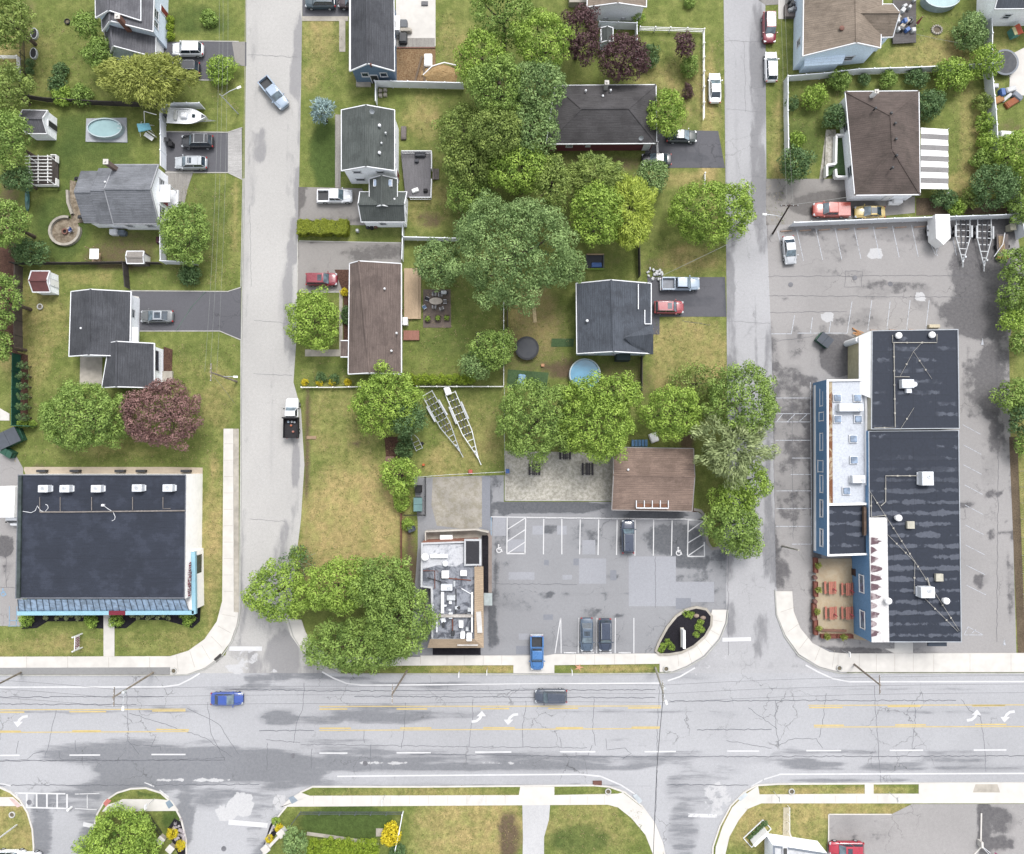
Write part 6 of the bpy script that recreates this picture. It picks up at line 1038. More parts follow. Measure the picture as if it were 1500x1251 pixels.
# ================================================================ TREES
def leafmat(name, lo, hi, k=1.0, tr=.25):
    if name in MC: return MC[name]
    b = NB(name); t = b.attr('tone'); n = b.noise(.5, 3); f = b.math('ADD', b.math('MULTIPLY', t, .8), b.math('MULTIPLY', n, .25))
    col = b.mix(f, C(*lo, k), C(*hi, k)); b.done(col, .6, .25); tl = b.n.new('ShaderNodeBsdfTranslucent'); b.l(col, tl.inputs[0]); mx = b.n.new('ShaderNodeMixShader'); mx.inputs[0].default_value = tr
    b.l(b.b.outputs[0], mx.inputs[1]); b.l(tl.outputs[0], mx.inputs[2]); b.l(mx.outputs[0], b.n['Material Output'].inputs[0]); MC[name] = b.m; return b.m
LK = 1.95
LM = {'maple': leafmat('leaf_maple', (58, 90, 42), (162, 188, 98), LK), 'bright': leafmat('leaf_bright', (68, 104, 38), (176, 202, 94), LK), 'lime': leafmat('leaf_lime', (100, 124, 42), (192, 206, 94), LK), 'olive': leafmat('leaf_olive', (70, 94, 46), (158, 176, 94), LK), 'oak': leafmat('leaf_oak', (48, 82, 44), (162, 188, 120), LK), 'dark': leafmat('leaf_dark', (48, 76, 46), (118, 146, 94), LK),
      'purple': leafmat('leaf_purple', (66, 46, 50), (110, 84, 86), LK), 'plum': leafmat('leaf_plum', (94, 70, 72), (156, 122, 116), LK), 'spruce': leafmat('leaf_blue_spruce', (96, 122, 120), (178, 200, 200), LK), 'pine': leafmat('leaf_grey_pine', (88, 106, 64), (176, 188, 134), LK), 'yellow': leafmat('leaf_yellow', (206, 186, 30), (250, 232, 70), 1.6), 'willow': leafmat('leaf_willow', (104, 118, 52), (178, 184, 100), LK), 'hedge': leafmat('leaf_hedge', (96, 110, 30), (150, 158, 56), LK), 'gold': leafmat('leaf_gold_arborvitae', (90, 122, 34), (164, 182, 64), LK), 'flower': leafmat('petals_pale', (200, 186, 190), (250, 244, 250), 1.3), 'hosta': leafmat('leaf_hosta', (110, 130, 90), (220, 226, 170), 1.5)}
def quads(ctr, nrm, size, asp, rng):
    n = len(ctr); r = rng.normal(size=(n, 3)); t = np.cross(nrm, r); t /= np.linalg.norm(t, axis=1)[:, None] + 1e-9; b = np.cross(nrm, t); s = size * rng.uniform(.7, 1.3, n)[:, None]
    return np.stack([ctr + t * s * .5, ctr + b * s * .5 * asp, ctr - t * s * .5, ctr - b * s * .5 * asp], 1)
def leaf_mesh(name, V4, tone, mat, parent=None, loc=(0, 0, 0)):
    n = len(V4); me = bpy.data.meshes.new(name); me.vertices.add(n * 4); me.vertices.foreach_set('co', V4.reshape(-1).astype(np.float32)); me.loops.add(n * 4); me.loops.foreach_set('vertex_index', np.arange(n * 4, dtype=np.int32)); me.polygons.add(n); me.polygons.foreach_set('loop_start', np.arange(0, n * 4, 4, dtype=np.int32)); me.update(calc_edges=True)
    at = me.attributes.new('tone', 'FLOAT', 'FACE'); at.data.foreach_set('value', tone.astype(np.float32)); me.materials.append(mat); o = bpy.data.objects.new(name, me); COL.objects.link(o); o.location = loc
    if parent: o.parent = parent
    return o
def crown_pts(rx, ry, rz, rng, cs=.85, leaf=.34, dens=1.0, low=-.35, spiky=0, ragged=.16, asp=.62):
    R = (rx + ry) / 2; nc = max(5, int(3.4 * R * R / cs / cs * (1.1 if spiky else 1)))
    i = np.arange(nc); z = low + (1 - low) * (i + .5) / nc; th = i * 2.39996 + rng.uniform(0, 6.28); rr = np.sqrt(np.clip(1 - np.where(z < 0, z * .8, z) ** 2, 0, 1))
    ph = rng.uniform(0, 6.28, 4); ol = 1 + ragged * (np.sin(3 * th + ph[0]) * .4 + np.sin(5 * th + ph[1]) * .4 + np.sin(9 * th + ph[2]) * .35)
    lob = .5 + .5 * np.sin(4 * th + ph[3]) * np.sin(6.5 * z + 1.5 * th + ph[0]); sh = .68 + .26 * lob + rng.uniform(0, .1, nc); cc = np.stack([rr * np.cos(th) * rx * ol * sh, rr * np.sin(th) * ry * ol * sh, z * rz * rng.uniform(.8, 1.05, nc)], 1); cc *= (1 - cs * .45 / max(R, cs))
    keep = rng.random(nc) > .13; cc = cc[keep]; lob = lob[keep]; out = []; tones = []
    for c, lb in zip(cc, lob):
        r = cs * rng.uniform(.65, 1.25); m = int(dens * 4.2 * pi * r * r / (leaf * leaf * asp) * .55) + 4; d = rng.normal(size=(m, 3)); d[:, 2] = np.abs(d[:, 2]) * 1.0 - .25; d /= np.linalg.norm(d, axis=1)[:, None]
        p = c + d * r * rng.uniform(.55, 1.05, m)[:, None] * np.array([1, 1, .75]); nn = d + rng.normal(scale=.45, size=(m, 3)); nn /= np.linalg.norm(nn, axis=1)[:, None]
        if spiky:
            o = np.array([c[0], c[1], .4]); o = o / (np.linalg.norm(o) + 1e-6); t = o + rng.normal(scale=.45, size=(m, 3)); t /= np.linalg.norm(t, axis=1)[:, None]; b = np.cross(t, nn); b /= np.linalg.norm(b, axis=1)[:, None] + 1e-9; s = leaf * 1.5 * rng.uniform(.6, 1.4, m)[:, None]
            q = np.stack([p + t * s * .6, p + b * s * .16, p - t * s * .6, p - b * s * .16], 1)
        else: q = quads(p, nn, leaf, asp, rng)
        out.append(q); tn = rng.uniform(.05, .95); tones.append(np.clip(tn * .38 + (lb - .3) * .35 + rng.uniform(0, .3, m) + d[:, 2] * .28, 0, 1))  # clump tops lighter, hollows between lobes darker: light and shade painted into leaf tone
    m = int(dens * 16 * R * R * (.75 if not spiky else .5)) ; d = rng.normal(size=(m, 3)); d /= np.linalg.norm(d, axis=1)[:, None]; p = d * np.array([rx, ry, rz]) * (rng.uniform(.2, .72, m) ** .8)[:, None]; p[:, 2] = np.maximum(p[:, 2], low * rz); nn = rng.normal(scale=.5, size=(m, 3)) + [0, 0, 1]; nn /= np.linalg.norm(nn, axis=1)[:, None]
    out.append(quads(p, nn, leaf * 1.5, asp, rng)); tones.append(rng.uniform(0, .12, m)); return np.concatenate(out), np.concatenate(tones)  # inner leaves get the darkest tones, crown shade put into the colour
SEED = [10]
def tree(label, px, py, r, h, kind, ry=None, group=None, name='tree', cat='tree', cs=None, leaf=None, dens=1.0, spiky=0, flatn=.62, bare=0, ragged=.16):
    SEED[0] += 1; h = h * .66 if px > 1470 and name == 'tree' else h; rng = np.random.default_rng(SEED[0]); rs = random.Random(SEED[0]); R = r * .107 * (1 - h * .006); RY = (ry or r) * .107 * (1 - h * .006); rz = min(h * .55, (R + RY) / 2 * flatn); zc = h - rz; c = P(px, py, zc); H = T(name, label, cat, (c.x, c.y, 0), group)
    small = R < 1.6; cs = cs or (.85 if R > 2.4 else max(.22, R * .36)); leaf = leaf or (.27 if not small else max(.13, R * .16))
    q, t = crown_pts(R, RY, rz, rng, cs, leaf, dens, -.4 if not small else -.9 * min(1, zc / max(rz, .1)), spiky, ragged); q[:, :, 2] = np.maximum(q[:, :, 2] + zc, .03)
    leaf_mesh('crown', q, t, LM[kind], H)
    k = MB(); tr = max(.03, min(.42, h * .03)); k.tube([(0, 0, -.1), (rs.uniform(-.1, .1), 0, zc * .5), (rs.uniform(-.2, .2), rs.uniform(-.2, .2), zc + rz * .3)], [tr * 1.25, tr, tr * .5], 8)
    if h > 3:
        for i in range(5 if not bare else 9): a = i * 2.4 + rs.random(); e = rs.uniform(.55, .85) + (.25 if bare else 0); p0 = Vector((0, 0, zc * rs.uniform(.45, .85))); p2 = Vector((cos(a) * R * e, sin(a) * RY * e, zc + rz * rs.uniform(.1, .6))); k.tube([p0, p0.lerp(p2, .5) + Vector((0, 0, -.15 * R)), p2], [tr * .55, tr * .35, .035], 6)
    k.build('trunk', BARK if not bare else M('dead_branch', (196, 188, 172), .9), H, 60, False); return H
def shrub(label, px, py, r, h, kind='maple', **kw): return tree(label, px, py, r, h, kind, name='shrub', cat='shrub', flatn=kw.pop('flatn', .8), **kw)
TR = tree
TR('olive green tree in the top left corner, uppermost of the two', 12, 30, 34, 8, 'olive', ry=42); TR('olive green tree at the left edge below the short white rail', 10, 128, 38, 7, 'olive', ry=36)
TR('dense green tree at the left edge beside the small white shed', 12, 205, 32, 8, 'maple', ry=42); TR('green tree overhanging the white pergola at its lower left corner', 28, 262, 24, 5, 'dark', ry=18); TR('broad green tree at the left edge above the leaning teal kayak', 8, 327, 34, 8, 'maple'); TR('low green tree south of the round stone patio', 44, 368, 26, 3.6, 'dark', ry=20); TR('green tree at the left edge left of the barn style shed', 2, 440, 26, 8, 'maple', ry=44); TR('small green tree at the left edge beside the upper end of the green fence', 3, 505, 16, 6, 'maple', ry=22)
TR('feathery yellow green pine spreading over the yard below the grey garage roof', 212, 118, 68, 7, 'willow', ry=36, spiky=1, flatn=.5, ragged=.3); TR('young green tree against the back wall of the top left house', 128, 38, 20, 5, 'maple'); TR('leafy green tree at the back corner of the grey garage', 146, 80, 22, 5, 'maple', ry=24)
shrub('round lime shrub on the verge by the street lamp', 325, 103, 22, 2.6, 'bright'); shrub('loose green shrub in the middle of the upper left lawn', 89, 104, 12, 1.2, 'dark'); shrub('green shrub along the dark fence, nearest the pine', 120, 140, 16, 2, 'maple'); shrub('bright green shrub beside the dark fence, lower of the row', 92, 142, 15, 1.6, 'bright'); shrub('dark shrub north of the bright fence shrub', 84, 126, 14, 1.5, 'dark')
shrub('bushy round flower shrub in a ring on the top lawn', 306, 27, 13, 1.2, 'maple')
for i, (x, y) in enumerate(((249.5, 29), (249, 40), (250, 53))): shrub(('topmost', 'middle', 'lowest')[i] + ' of the three clipped balls beside the top left house', x, y, 6, .9, 'gold', group='clipped balls beside the top left house')
for i, (x, y) in enumerate(((44, 92), (43, 104), (43, 119))): shrub(('upper', 'middle', 'lower')[i] + ' small conifer left of the top lawn near the raised tubs', x, y, 6, 1, 'dark', group='small conifers by the left fence')
TR('round green tree in front of the white fenced yard of the stepped roof house', 273, 340, 36, 6.5, 'maple', ry=48); shrub('small loose green bush below the end of the white fence', 278, 403, 16, 1.6, 'dark')
TR('light green maple touching the plum coloured tree', 126, 612, 66, 8, 'maple', ry=48); TR('plum coloured tree beside the light green maple', 238, 607, 56, 8, 'plum', ry=50)
TR('pale blue spruce on the lawn corner', 472, 164, 17, 5, 'spruce', ry=18, spiky=1, flatn=1.3, leaf=.3); TR('round street tree in front of the long brown roofed house', 459, 471, 40, 6, 'bright', ry=45)
shrub('yellow bush at the corner of the brown roofed house', 504, 428, 6, .9, 'yellow'); shrub('shrub against the front wall of the brown roofed house', 506, 462, 6, .9, 'dark', ry=14)
TR('mixed green tree at the south end of the long brown roof', 568, 590, 52, 7.5, 'bright', ry=50); TR('darker green tree merging into the right side of the mixed green tree', 596, 612, 28, 6.5, 'dark', ry=24)
TR('bright lime tree on the fence line above the dumpster enclosure', 584, 697, 28, 5, 'bright', ry=26); shrub('green shrub beside the dumpster enclosure', 588, 728, 11, 2.2, 'bright', ry=24); shrub('green shrub below the dumpster enclosure', 597, 768, 9, 1.5, 'bright'); shrub('green bush climbing between the lime tree and the mixed tree', 593, 655, 12, 2.2, 'dark', ry=20)
TR('leftmost crown of the corner trees, hanging over the side street', 408, 866, 48, 8, 'bright', ry=42); TR('middle crown of the corner trees north of the bare patch', 500, 858, 56, 8.5, 'bright', ry=38); TR('tall crown of the corner trees, north side by the restaurant lawn', 560, 858, 48, 9, 'maple', ry=44); TR('largest crown of the corner trees, next to the restaurant wall', 584, 905, 50, 9.5, 'maple', ry=60); TR('lowest crown of the corner trees, overhanging the main road kerb', 520, 945, 72, 7.5, 'maple', ry=38)
shrub('bright green sucker growth around the leafless branches by the side street', 436, 812, 12, 2, 'bright'); TR('leafless pale branch tree at the edge of the side street', 436, 822, 26, 3.2, 'dark', bare=1, dens=.25, ry=22)
# the tall grove in the middle
TR('northernmost tree of the central grove, cut by the top edge', 738, 20, 46, 11, 'maple', ry=44, group='trees of the central grove'); TR('bright tree of the central grove nearest the dark purple tree', 795, 62, 42, 12, 'bright', ry=44, group='trees of the central grove'); TR('left tree of the central grove at the level of the purple trees', 706, 88, 38, 11, 'bright', ry=42, group='trees of the central grove')
TR('tree of the central grove touching the hip roofed grey house at its north corner', 788, 128, 42, 12, 'oak', ry=40, group='trees of the central grove'); TR('central grove tree standing between the first and third rows of crowns', 730, 128, 44, 12.5, 'maple', ry=44, group='trees of the central grove'); TR('leftmost olive tree of the central grove over the bare yard', 680, 196, 42, 9, 'olive', ry=42, group='trees of the central grove'); TR('olive green grove tree west of the hip roofed house', 776, 190, 46, 11, 'oak', ry=42, group='trees of the central grove'); TR('grove tree in the middle of the grove, level with the hip roof', 728, 192, 40, 12, 'olive', ry=36, group='trees of the central grove')
TR('pale olive grove tree below the leftmost one', 690, 240, 42, 9, 'olive', ry=34, group='trees of the central grove'); TR('bright grove tree above the big rounded oak', 766, 250, 50, 10, 'bright', ry=34, group='trees of the central grove'); TR('lower left grove tree by the sandy clearing', 688, 286, 38, 7, 'maple', ry=30, group='trees of the central grove'); TR('grove tree squeezed between the oak and the lime tree', 808, 268, 26, 10, 'olive', ry=40, group='trees of the central grove')
TR('big rounded grey green oak, the largest crown in the block', 752, 368, 92, 13, 'oak', ry=84, cs=1.15, flatn=.6); TR('smaller grey green tree attached to the left of the big oak', 642, 386, 34, 7, 'oak', ry=36); TR('grey green limb of trees on the right flank of the oak', 838, 390, 20, 8, 'oak', ry=24) 
TR('dark purple tree beside the small grey shed', 848, 52, 34, 8, 'purple', ry=42); TR('dark purple tree over the white fence corner', 914, 86, 38, 7, 'purple', ry=34); TR('small purple tree alone in the rail fenced lawn', 1005, 66, 16, 4, 'purple', ry=18); shrub('light green bush below the small purple tree', 1010, 98, 13, 2.2, 'maple', ry=17); shrub('tiny maroon bush by the white rail fence', 1007, 134, 8, 1.2, 'purple', ry=12); shrub('round dark green bush right of the dark purple tree', 951, 82, 15, 2.4, 'dark', ry=18)
shrub('shrub beside the white walled cottage at the top', 936, 26, 10, 1.8, 'bright'); shrub('bushy shrub in a ring at the top of the rail fenced lawn', 1010, 3, 9, 1, 'maple')
TR('bright round tree at the east end of the hip roof', 976, 164, 28, 6, 'bright', ry=34); TR('vivid green tree over the sand pit yard', 876, 315, 40, 10, 'bright', ry=46); TR('lime yellow feathery tree right of the vivid green tree', 924, 310, 32, 9, 'lime', ry=56, spiky=1); TR('olive spiky tree below the maroon wall', 872, 262, 44, 8, 'olive', ry=34, spiky=1); TR('grey green bush tree by the black sedan', 955, 260, 24, 4.5, 'oak', ry=26)
TR('wide green tree overhanging the right side street', 1042, 310, 66, 8, 'bright', ry=46); TR('dark green tree on the boundary above the trampoline', 722, 512, 34, 6, 'maple', ry=30); TR('grey green small tree left of the boundary rail', 698, 534, 24, 5, 'oak', ry=24)
TR('dense round green tree over the gravel yard, leftmost of the row', 786, 614, 60, 9, 'maple', ry=60); TR('large yellow green tree of the row behind the brown hall', 874, 624, 56, 9.5, 'bright', ry=50); TR('yellow green crown behind the row, above the pool', 884, 576, 60, 8.5, 'bright', ry=26); TR('bright clumpy tree right of the row, behind the hall roof', 985, 605, 46, 8, 'bright', ry=38); TR('green tree at the lot corner over the right side street', 1086, 588, 52, 9, 'maple', ry=56); TR('thin olive tree between the dry lawn and the lot corner tree', 1022, 562, 42, 5, 'olive', ry=30, dens=.55)
TR('grey green pine with thin needles beside the brown hall', 1070, 656, 50, 9, 'pine', ry=44, spiky=1, dens=.7, ragged=.6, leaf=.3); TR('bright tree below the grey pine on the street side', 1096, 705, 30, 6, 'bright', ry=30); TR('bright tree with bare twigs on the corner of the upper bays', 1072, 770, 42, 6.5, 'maple', ry=34); TR('green crown filling the gap between the grey pine and the bay corner tree', 1074, 735, 34, 5.5, 'bright', ry=30); TR('lowest small tree of the group by the corner of the upper bays', 1090, 796, 26, 5, 'maple', ry=22)
# right side
for a in ((1193,143,19,2.6,'bright','round yellow green shrub on the corner lawn of the brown hip roofed house'),(1160,152,10,1.6,'dark','round dark shrub nearest the corner of the white fence'),(1230,118,16,2,'maple','green shrub along the north fence, left of the row'),(1266,117,9,1.4,'dark','small shrub along the north fence, second of the row'),(1301,116,13,1.8,'maple','shrub along the north fence above the chimney of the brown hip roof'),(1343,114,16,1.8,'dark','low dark shrub along the north fence, right of the hip roof'),(1167,204,13,1.5,'bright','small bright shrub in the middle of the left lawn edge'),(1222,172,17,3,'dark','dark shrub against the porch of the brown roofed house'),(1394,112,26,3.4,'bright','large bright shrub at the northeast fence corner'),(1358,154,22,3.4,'dark','dark green shrub at the north east corner of the brown hip roof'),
    (1420,48,28,3.2,'oak','grey green bush in the yard with the round fire pit'),(1443,92,24,4,'bright','lime tree growing through the tall white fence'),(1440,150,13,2,'olive','olive shrub against the long white fence, uppermost'),(1442,180,14,2.2,'bright','bright shrub against the long white fence, second'),(1445,206,14,2.2,'bright','bright shrub against the long white fence, third'),(1440,234,16,2.4,'maple','green shrub against the long white fence, fourth'),(1382,292,18,2,'dark','shrub below the striped awning'),(1400,303,14,1.6,'bright','light shrub by the vinyl fence, between the awning shrub and the corner'),(1425,290,16,2.6,'olive','olive bush inside the south east fence corner')): shrub(a[5], a[0], a[1], a[2], a[3], a[4])
TR('dark green tree at the left end of the driveway lawn', 1165, 240, 24, 4, 'dark', ry=26); TR('spreading green tree inside the fence corner by the boat trailers', 1455, 272, 34, 5, 'dark', ry=32); TR('bright tree outside the fence at the right edge', 1485, 225, 34, 7, 'bright', ry=34); TR('tree at the right edge beyond the fence corner', 1492, 290, 20, 6, 'maple', ry=40)
TR('pale green tree at the right edge above the dark corner of the lot', 1494, 388, 32, 7, 'maple', ry=26); TR('pale green tree at the right edge beside the dark patch of the lot', 1492, 432, 32, 6.5, 'maple', ry=26); TR('small bright tree at the right edge over the lot entrance lane', 1482, 470, 20, 5, 'bright', ry=16); TR('small dark tree at the right edge between the pale green trees', 1497, 500, 18, 5, 'maple', ry=18); TR('green tree at the right edge in the middle of the lane', 1484, 580, 30, 6, 'maple', ry=26); TR('dark tree at the right edge below the lane tree', 1497, 615, 22, 6, 'dark', ry=24)
TR('lower dark tree at the right edge near the mulch strip', 1502, 650, 16, 5, 'maple', ry=20)
# front garden of the left shop and bottom islands
for x, y, l in ((38,908,'at the far left end'),(133,909,'left of the path'),(170,908,'right of the path'),(275,906,'at the far right end')): shrub('round green shrub in the shop mulch bed ' + l, x, y, 10, 1.2, 'bright', group='round shrubs in the shop bed')
for x in (67, 83, 97, 113, 114.5, 202, 217, 231, 247, 66, 90, 104, 120, 194, 209, 224, 240): 
    y = 905 if x in (67, 83, 97, 114.5, 202, 217, 231, 247) else 901; shrub('small cream striped hosta in the black mulch along the shop front', x, y, 3.2, .3, 'hosta', group='hostas along the shop front')
TR('big dense green tree on the kerbed island at the bottom left', 176, 1238, 56, 6, 'bright', ry=52)
for x, y, r, l in ((252,1221,8,'upper'),(265,1238,7,'lower')): shrub(l + ' yellow bush in the flower bed of the bottom left island', x, y, r, .9, 'yellow')
for x, y, r, l in ((409,1213,6,'upper'),(395,1229,6,'lower')): shrub(l + ' yellow bush beside the white pillars of the low fence', x, y, r, .9, 'yellow')
shrub('large yellow bush at the corner of the picket fenced lawn', 573, 1222, 13, 1.6, 'yellow', ry=17); TR('grey green shrub tree beside the hedge row at the bottom', 432, 1232, 18, 3, 'oak', ry=20); shrub('green shrub under the yellow corner bush', 582, 1247, 12, 1.2, 'dark')
shrub('green bush behind the white pillar', 404, 1203, 6, .6, 'bright')
for i in range(8): x = 458 + i * 12.5; shrub('golden green conifer in the bottom hedge row', x, 1241 + (i % 2), 9, 1.8, 'gold', group='conifers in the bottom hedge row', ry=13)
for i in range(6): x = 1476; tree('dark conifer in the row along the green fence', 33, 535 + i * 15.2, 6.5, 3.2, 'dark', ry=5.5, name='arborvitae', cat='conifer', group='conifers in the row along the green fence', flatn=2.2)
for i in range(3): tree('low shrub at the foot of the green fence row', 30 + i * 9, 621, 5.5, 1, 'bright', name='shrub', cat='shrub', group='low shrubs at the foot of the green fence')
for i in range(9): tree('dark green conifer in the hedge behind the mixed green tree', 602 + i * 11, 555 + (i % 2), 7, 2.2, 'gold', ry=8, name='arborvitae', cat='conifer', group='conifers behind the mixed green tree', flatn=1.2)
for x, l in ((447,'first'),(468,'second'),(487,'third'),(509,'fourth')): shrub(l + ' yellow bush from the street along the white rail of the corner lawn', x, 560, 5.2, .8, 'yellow')
for x, y in ((470,553),(490,555)): shrub('dark leafy plant behind the yellow bushes of the corner lawn', x, y, 8, .9, 'dark', group='dark plants behind the yellow bushes')
for x, y in ((627,468),(642,467),(655,466)): 
    c = P(x, y); pt = T('planter_box', 'wooden planter box with bright leaves on the garden patio', 'planter', (c.x, c.y, .05), 'planter boxes on the garden patio'); k = MB(); [k.box(v, d) for v, d in (((.35, 0, .2), (.06, .8, .4)), ((-.35, 0, .2), (.06, .8, .4)), ((0, .4, .2), (.76, .06, .4)), ((0, -.4, .2), (.76, .06, .4)), ((0, 0, .15), (.7, .8, .25)))]; k.build('box', M('planter_wood', (110, 96, 84)), pt, 0, False)
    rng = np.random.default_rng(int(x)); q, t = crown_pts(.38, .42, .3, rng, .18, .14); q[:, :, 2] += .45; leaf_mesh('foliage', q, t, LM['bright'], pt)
# clipped hedge
c = P(476, 337); H = T('hedge', 'long clipped box hedge beside the driveway with the white pickup', 'hedge', (c.x, c.y, 0)); rng = np.random.default_rng(2); n = 16000; L_, W_, H_ = 7.3, 1.9, 1.5
f = rng.random(n); u, v_ = rng.uniform(-.5, .5, n), rng.uniform(-.5, .5, n); top = f < .5; sd = (f >= .5) & (f < .85); en = f >= .85; sg = np.where(rng.random(n) < .5, -1, 1)
p = np.where(top[:, None], np.stack([u * L_, v_ * W_, np.full(n, H_)], 1), np.where(sd[:, None], np.stack([u * L_, sg * W_ / 2, (v_ + .5) * H_], 1), np.stack([sg * L_ / 2, u * W_, (v_ + .5) * H_], 1))); p += rng.normal(scale=.07, size=(n, 3)); p += (.1 * np.sin(p[:, 0] * 2.1 + p[:, 1]) + .07 * np.sin(p[:, 0] * 5.3))[:, None] * np.array([0, .8, 1]); nn = np.where(top[:, None], [0, 0, 1.], np.where(sd[:, None], np.stack([0 * u, sg, 0 * u], 1), np.stack([sg, 0 * u, 0 * u], 1))) + rng.normal(scale=.4, size=(n, 3)); nn /= np.linalg.norm(nn, axis=1)[:, None]
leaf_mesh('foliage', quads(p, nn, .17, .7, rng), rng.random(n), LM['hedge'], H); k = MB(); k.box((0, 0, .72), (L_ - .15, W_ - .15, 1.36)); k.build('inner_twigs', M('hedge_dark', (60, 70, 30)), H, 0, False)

# weeds and straw tufts that break up the lawns: nobody could count them
rng = np.random.default_rng(77); LR = [(445,50,500,130),(450,570,580,860),(250,505,350,620),(40,430,100,620),(205,400,350,418),(250,270,350,420),(170,925,300,955),(10,925,150,960),(950,60,1060,180),(960,470,1060,560),(610,140,680,320),(1125,80,1150,330),(1160,125,1240,250),(1330,20,1440,100),(1395,130,1440,290),(600,1182,760,1251),(810,1182,940,1251),(1090,1182,1200,1251),(620,580,735,690),(640,20,670,120),(50,30,140,150),(260,120,350,160),(745,450,835,530),(950,350,1060,400),(600,410,735,545),(440,530,510,565),(500,975,740,985),(820,975,960,984),(20,630,320,680),(305,690,326,900),(1120,1151,1260,1161),(450,1155,750,1163)]
ps = []; 
for (x0, y0, x1, y1) in LR:
    n = int((x1 - x0) * (y1 - y0) * .030)
    for i in range(n): v = P(rng.uniform(x0, x1), rng.uniform(y0, y1)); ps.append((v.x, v.y, .15 if y0 > 1140 else .05))
p = np.array(ps); nn = rng.normal(scale=.5, size=p.shape) + [0, 0, 1]; nn /= np.linalg.norm(nn, axis=1)[:, None]
for nm, sel, mt in (('weed_tufts', slice(0, None, 2), 'weeds'), ('straw_tufts', slice(1, None, 2), 'straw')):
    q = p[sel]; m_ = leafmat('tuft_' + mt, *(((96, 118, 52), (150, 166, 88)) if mt == 'weeds' else ((176, 156, 104), (214, 198, 150))), 1.1); rep = np.repeat(q, 3, 0) + rng.normal(scale=[.16, .16, .02], size=(len(q) * 3, 3)); rep[:, 2] = np.maximum(rep[:, 2], .03)
    o = leaf_mesh(nm, quads(rep, np.repeat(nn[sel], 3, 0), .17, .45, rng), rng.random(len(rep)), m_); o['kind'] = 'stuff'
# ================================================================ FENCES
def fence(label, pts, h, kind='vinyl', step=2.4, name='fence', z0=0.0):
    q = pl(pts); c = q[0].copy(); H = T(name, label, 'fence', (c.x, c.y, z0)); n = 0
    st = dict(vinyl=(VINYL, VINYL, .05, .13), dark=(M('fence_dark_wood', (92, 86, 84), .9, .2, 3), M('fence_dark_post', (72, 68, 66)), .04, .1), wood=(M('fence_grey_wood', (120, 108, 100), .9, .2, 3), M('fence_dark_post', (72, 68, 66)), .05, .1), green=(M('fence_green', (40, 104, 86), .7, .12), M('fence_green_post', (34, 84, 70)), .04, .08), rail=(WHITE, WHITE, .06, .12), chain=(GALV, GALV, .02, .06), picket=(M('picket_grey', (120, 128, 136)), M('picket_grey', (120, 128, 136)), .03, .08), black=(M('fence_black', (60, 62, 64)), M('fence_black', (60, 62, 64)), .03, .08), rust=(M('timber_rust', (136, 92, 76), .9, .2), M('timber_rust', (136, 92, 76), .9, .2), .12, .15))[kind]
    for i in range(len(q) - 1):
        a, b = q[i], q[i + 1]; L = (b - a).length; m = max(1, round(L / step))
        for j in range(m):
            p, r = a.lerp(b, j / m), a.lerp(b, (j + 1) / m); k = MB(); up = Vector((0, 0, z0)); d = (r - p).normalized()
            if kind in ('vinyl', 'dark', 'wood', 'green'):
                k.beam(p + up + Vector((0, 0, h * .5 + .03)), r + up + Vector((0, 0, h * .5 + .03)), st[2], h - .1); k.beam(p + up + Vector((0, 0, h)), r + up + Vector((0, 0, h)), st[2] + .06, .08)
                if kind != 'vinyl':
                    for e in range(int((r - p).length / .3)): k.beam(p + up + d * .3 * e + Vector((0, 0, .05)), p + up + d * .3 * e + Vector((0, 0, h + .08)), .04, st[2] + .05, d)
            elif kind == 'rail':
                for zz in (.35, .7, 1.05): k.beam(p + Vector((0, 0, zz * h / 1.1)), r + Vector((0, 0, zz * h / 1.1)), .06, .12)
            elif kind == 'rust': k.beam(p + Vector((0, 0, h / 2)), r + Vector((0, 0, h / 2)), .2, h)
            elif kind == 'chain':
                k.tube([p + Vector((0, 0, h)), r + Vector((0, 0, h))], .03, 5)
                for e in range(int(L / m / .25)): x = p + d * .25 * e; k.beam(x + Vector((0, 0, .05)), x + d * .12 + Vector((0, 0, h)), .012, .012); 
            else:
                for zz in (.2, h - .15): k.beam(p + up + Vector((0, 0, zz)), r + up + Vector((0, 0, zz)), .04, .05)
                for e in range(int((r - p).length / .18) + 1): x = p + up + d * .18 * e; k.beam(x, x + Vector((0, 0, h)), .04, .03)
            k.build('panel', st[0], H)
            k = MB(); k.box(p + up + Vector((0, 0, h * .5 + .04)), (st[3], st[3], h + .1), math.atan2(d.y, d.x)); k.box(p + up + Vector((0, 0, h + .11)), (st[3] + .05, st[3] + .05, .05), math.atan2(d.y, d.x)); k.build('post', st[1], H)
    return H
fence('tall white vinyl fence wrapping the boat corner and the yard with the oval pool', [(300,160),(264,160),(243,163),(244,205),(244,250)], 1.8); fence('tall white vinyl fence closing the bare yard south of the stepped roof house', [(243,334),(244,387),(292,389)], 1.8)
fence('sagging dark fence behind the oval pool lawn', [(40,145),(70,150),(150,155),(238,158)], 1.4, 'dark'); fence('dark fence between the round stone patio lawn and the barn style shed', [(24,388),(110,388),(186,387),(240,388)], 1.3, 'dark'); fence('short dark fence running up from the charcoal roofed house', [(188,388),(191,424)], 1.5, 'dark')
fence('weathered board fence along the left edge past the barn style shed', [(34,392),(33,450),(34,516)], 1.8, 'wood'); fence('green screen fence behind the row of conifers', [(31,520),(30,624),(56,625)], 1.8, 'green'); fence('low white rail at the top left edge', [(-20,86),(31,87),(32,122)], .9, 'rail')
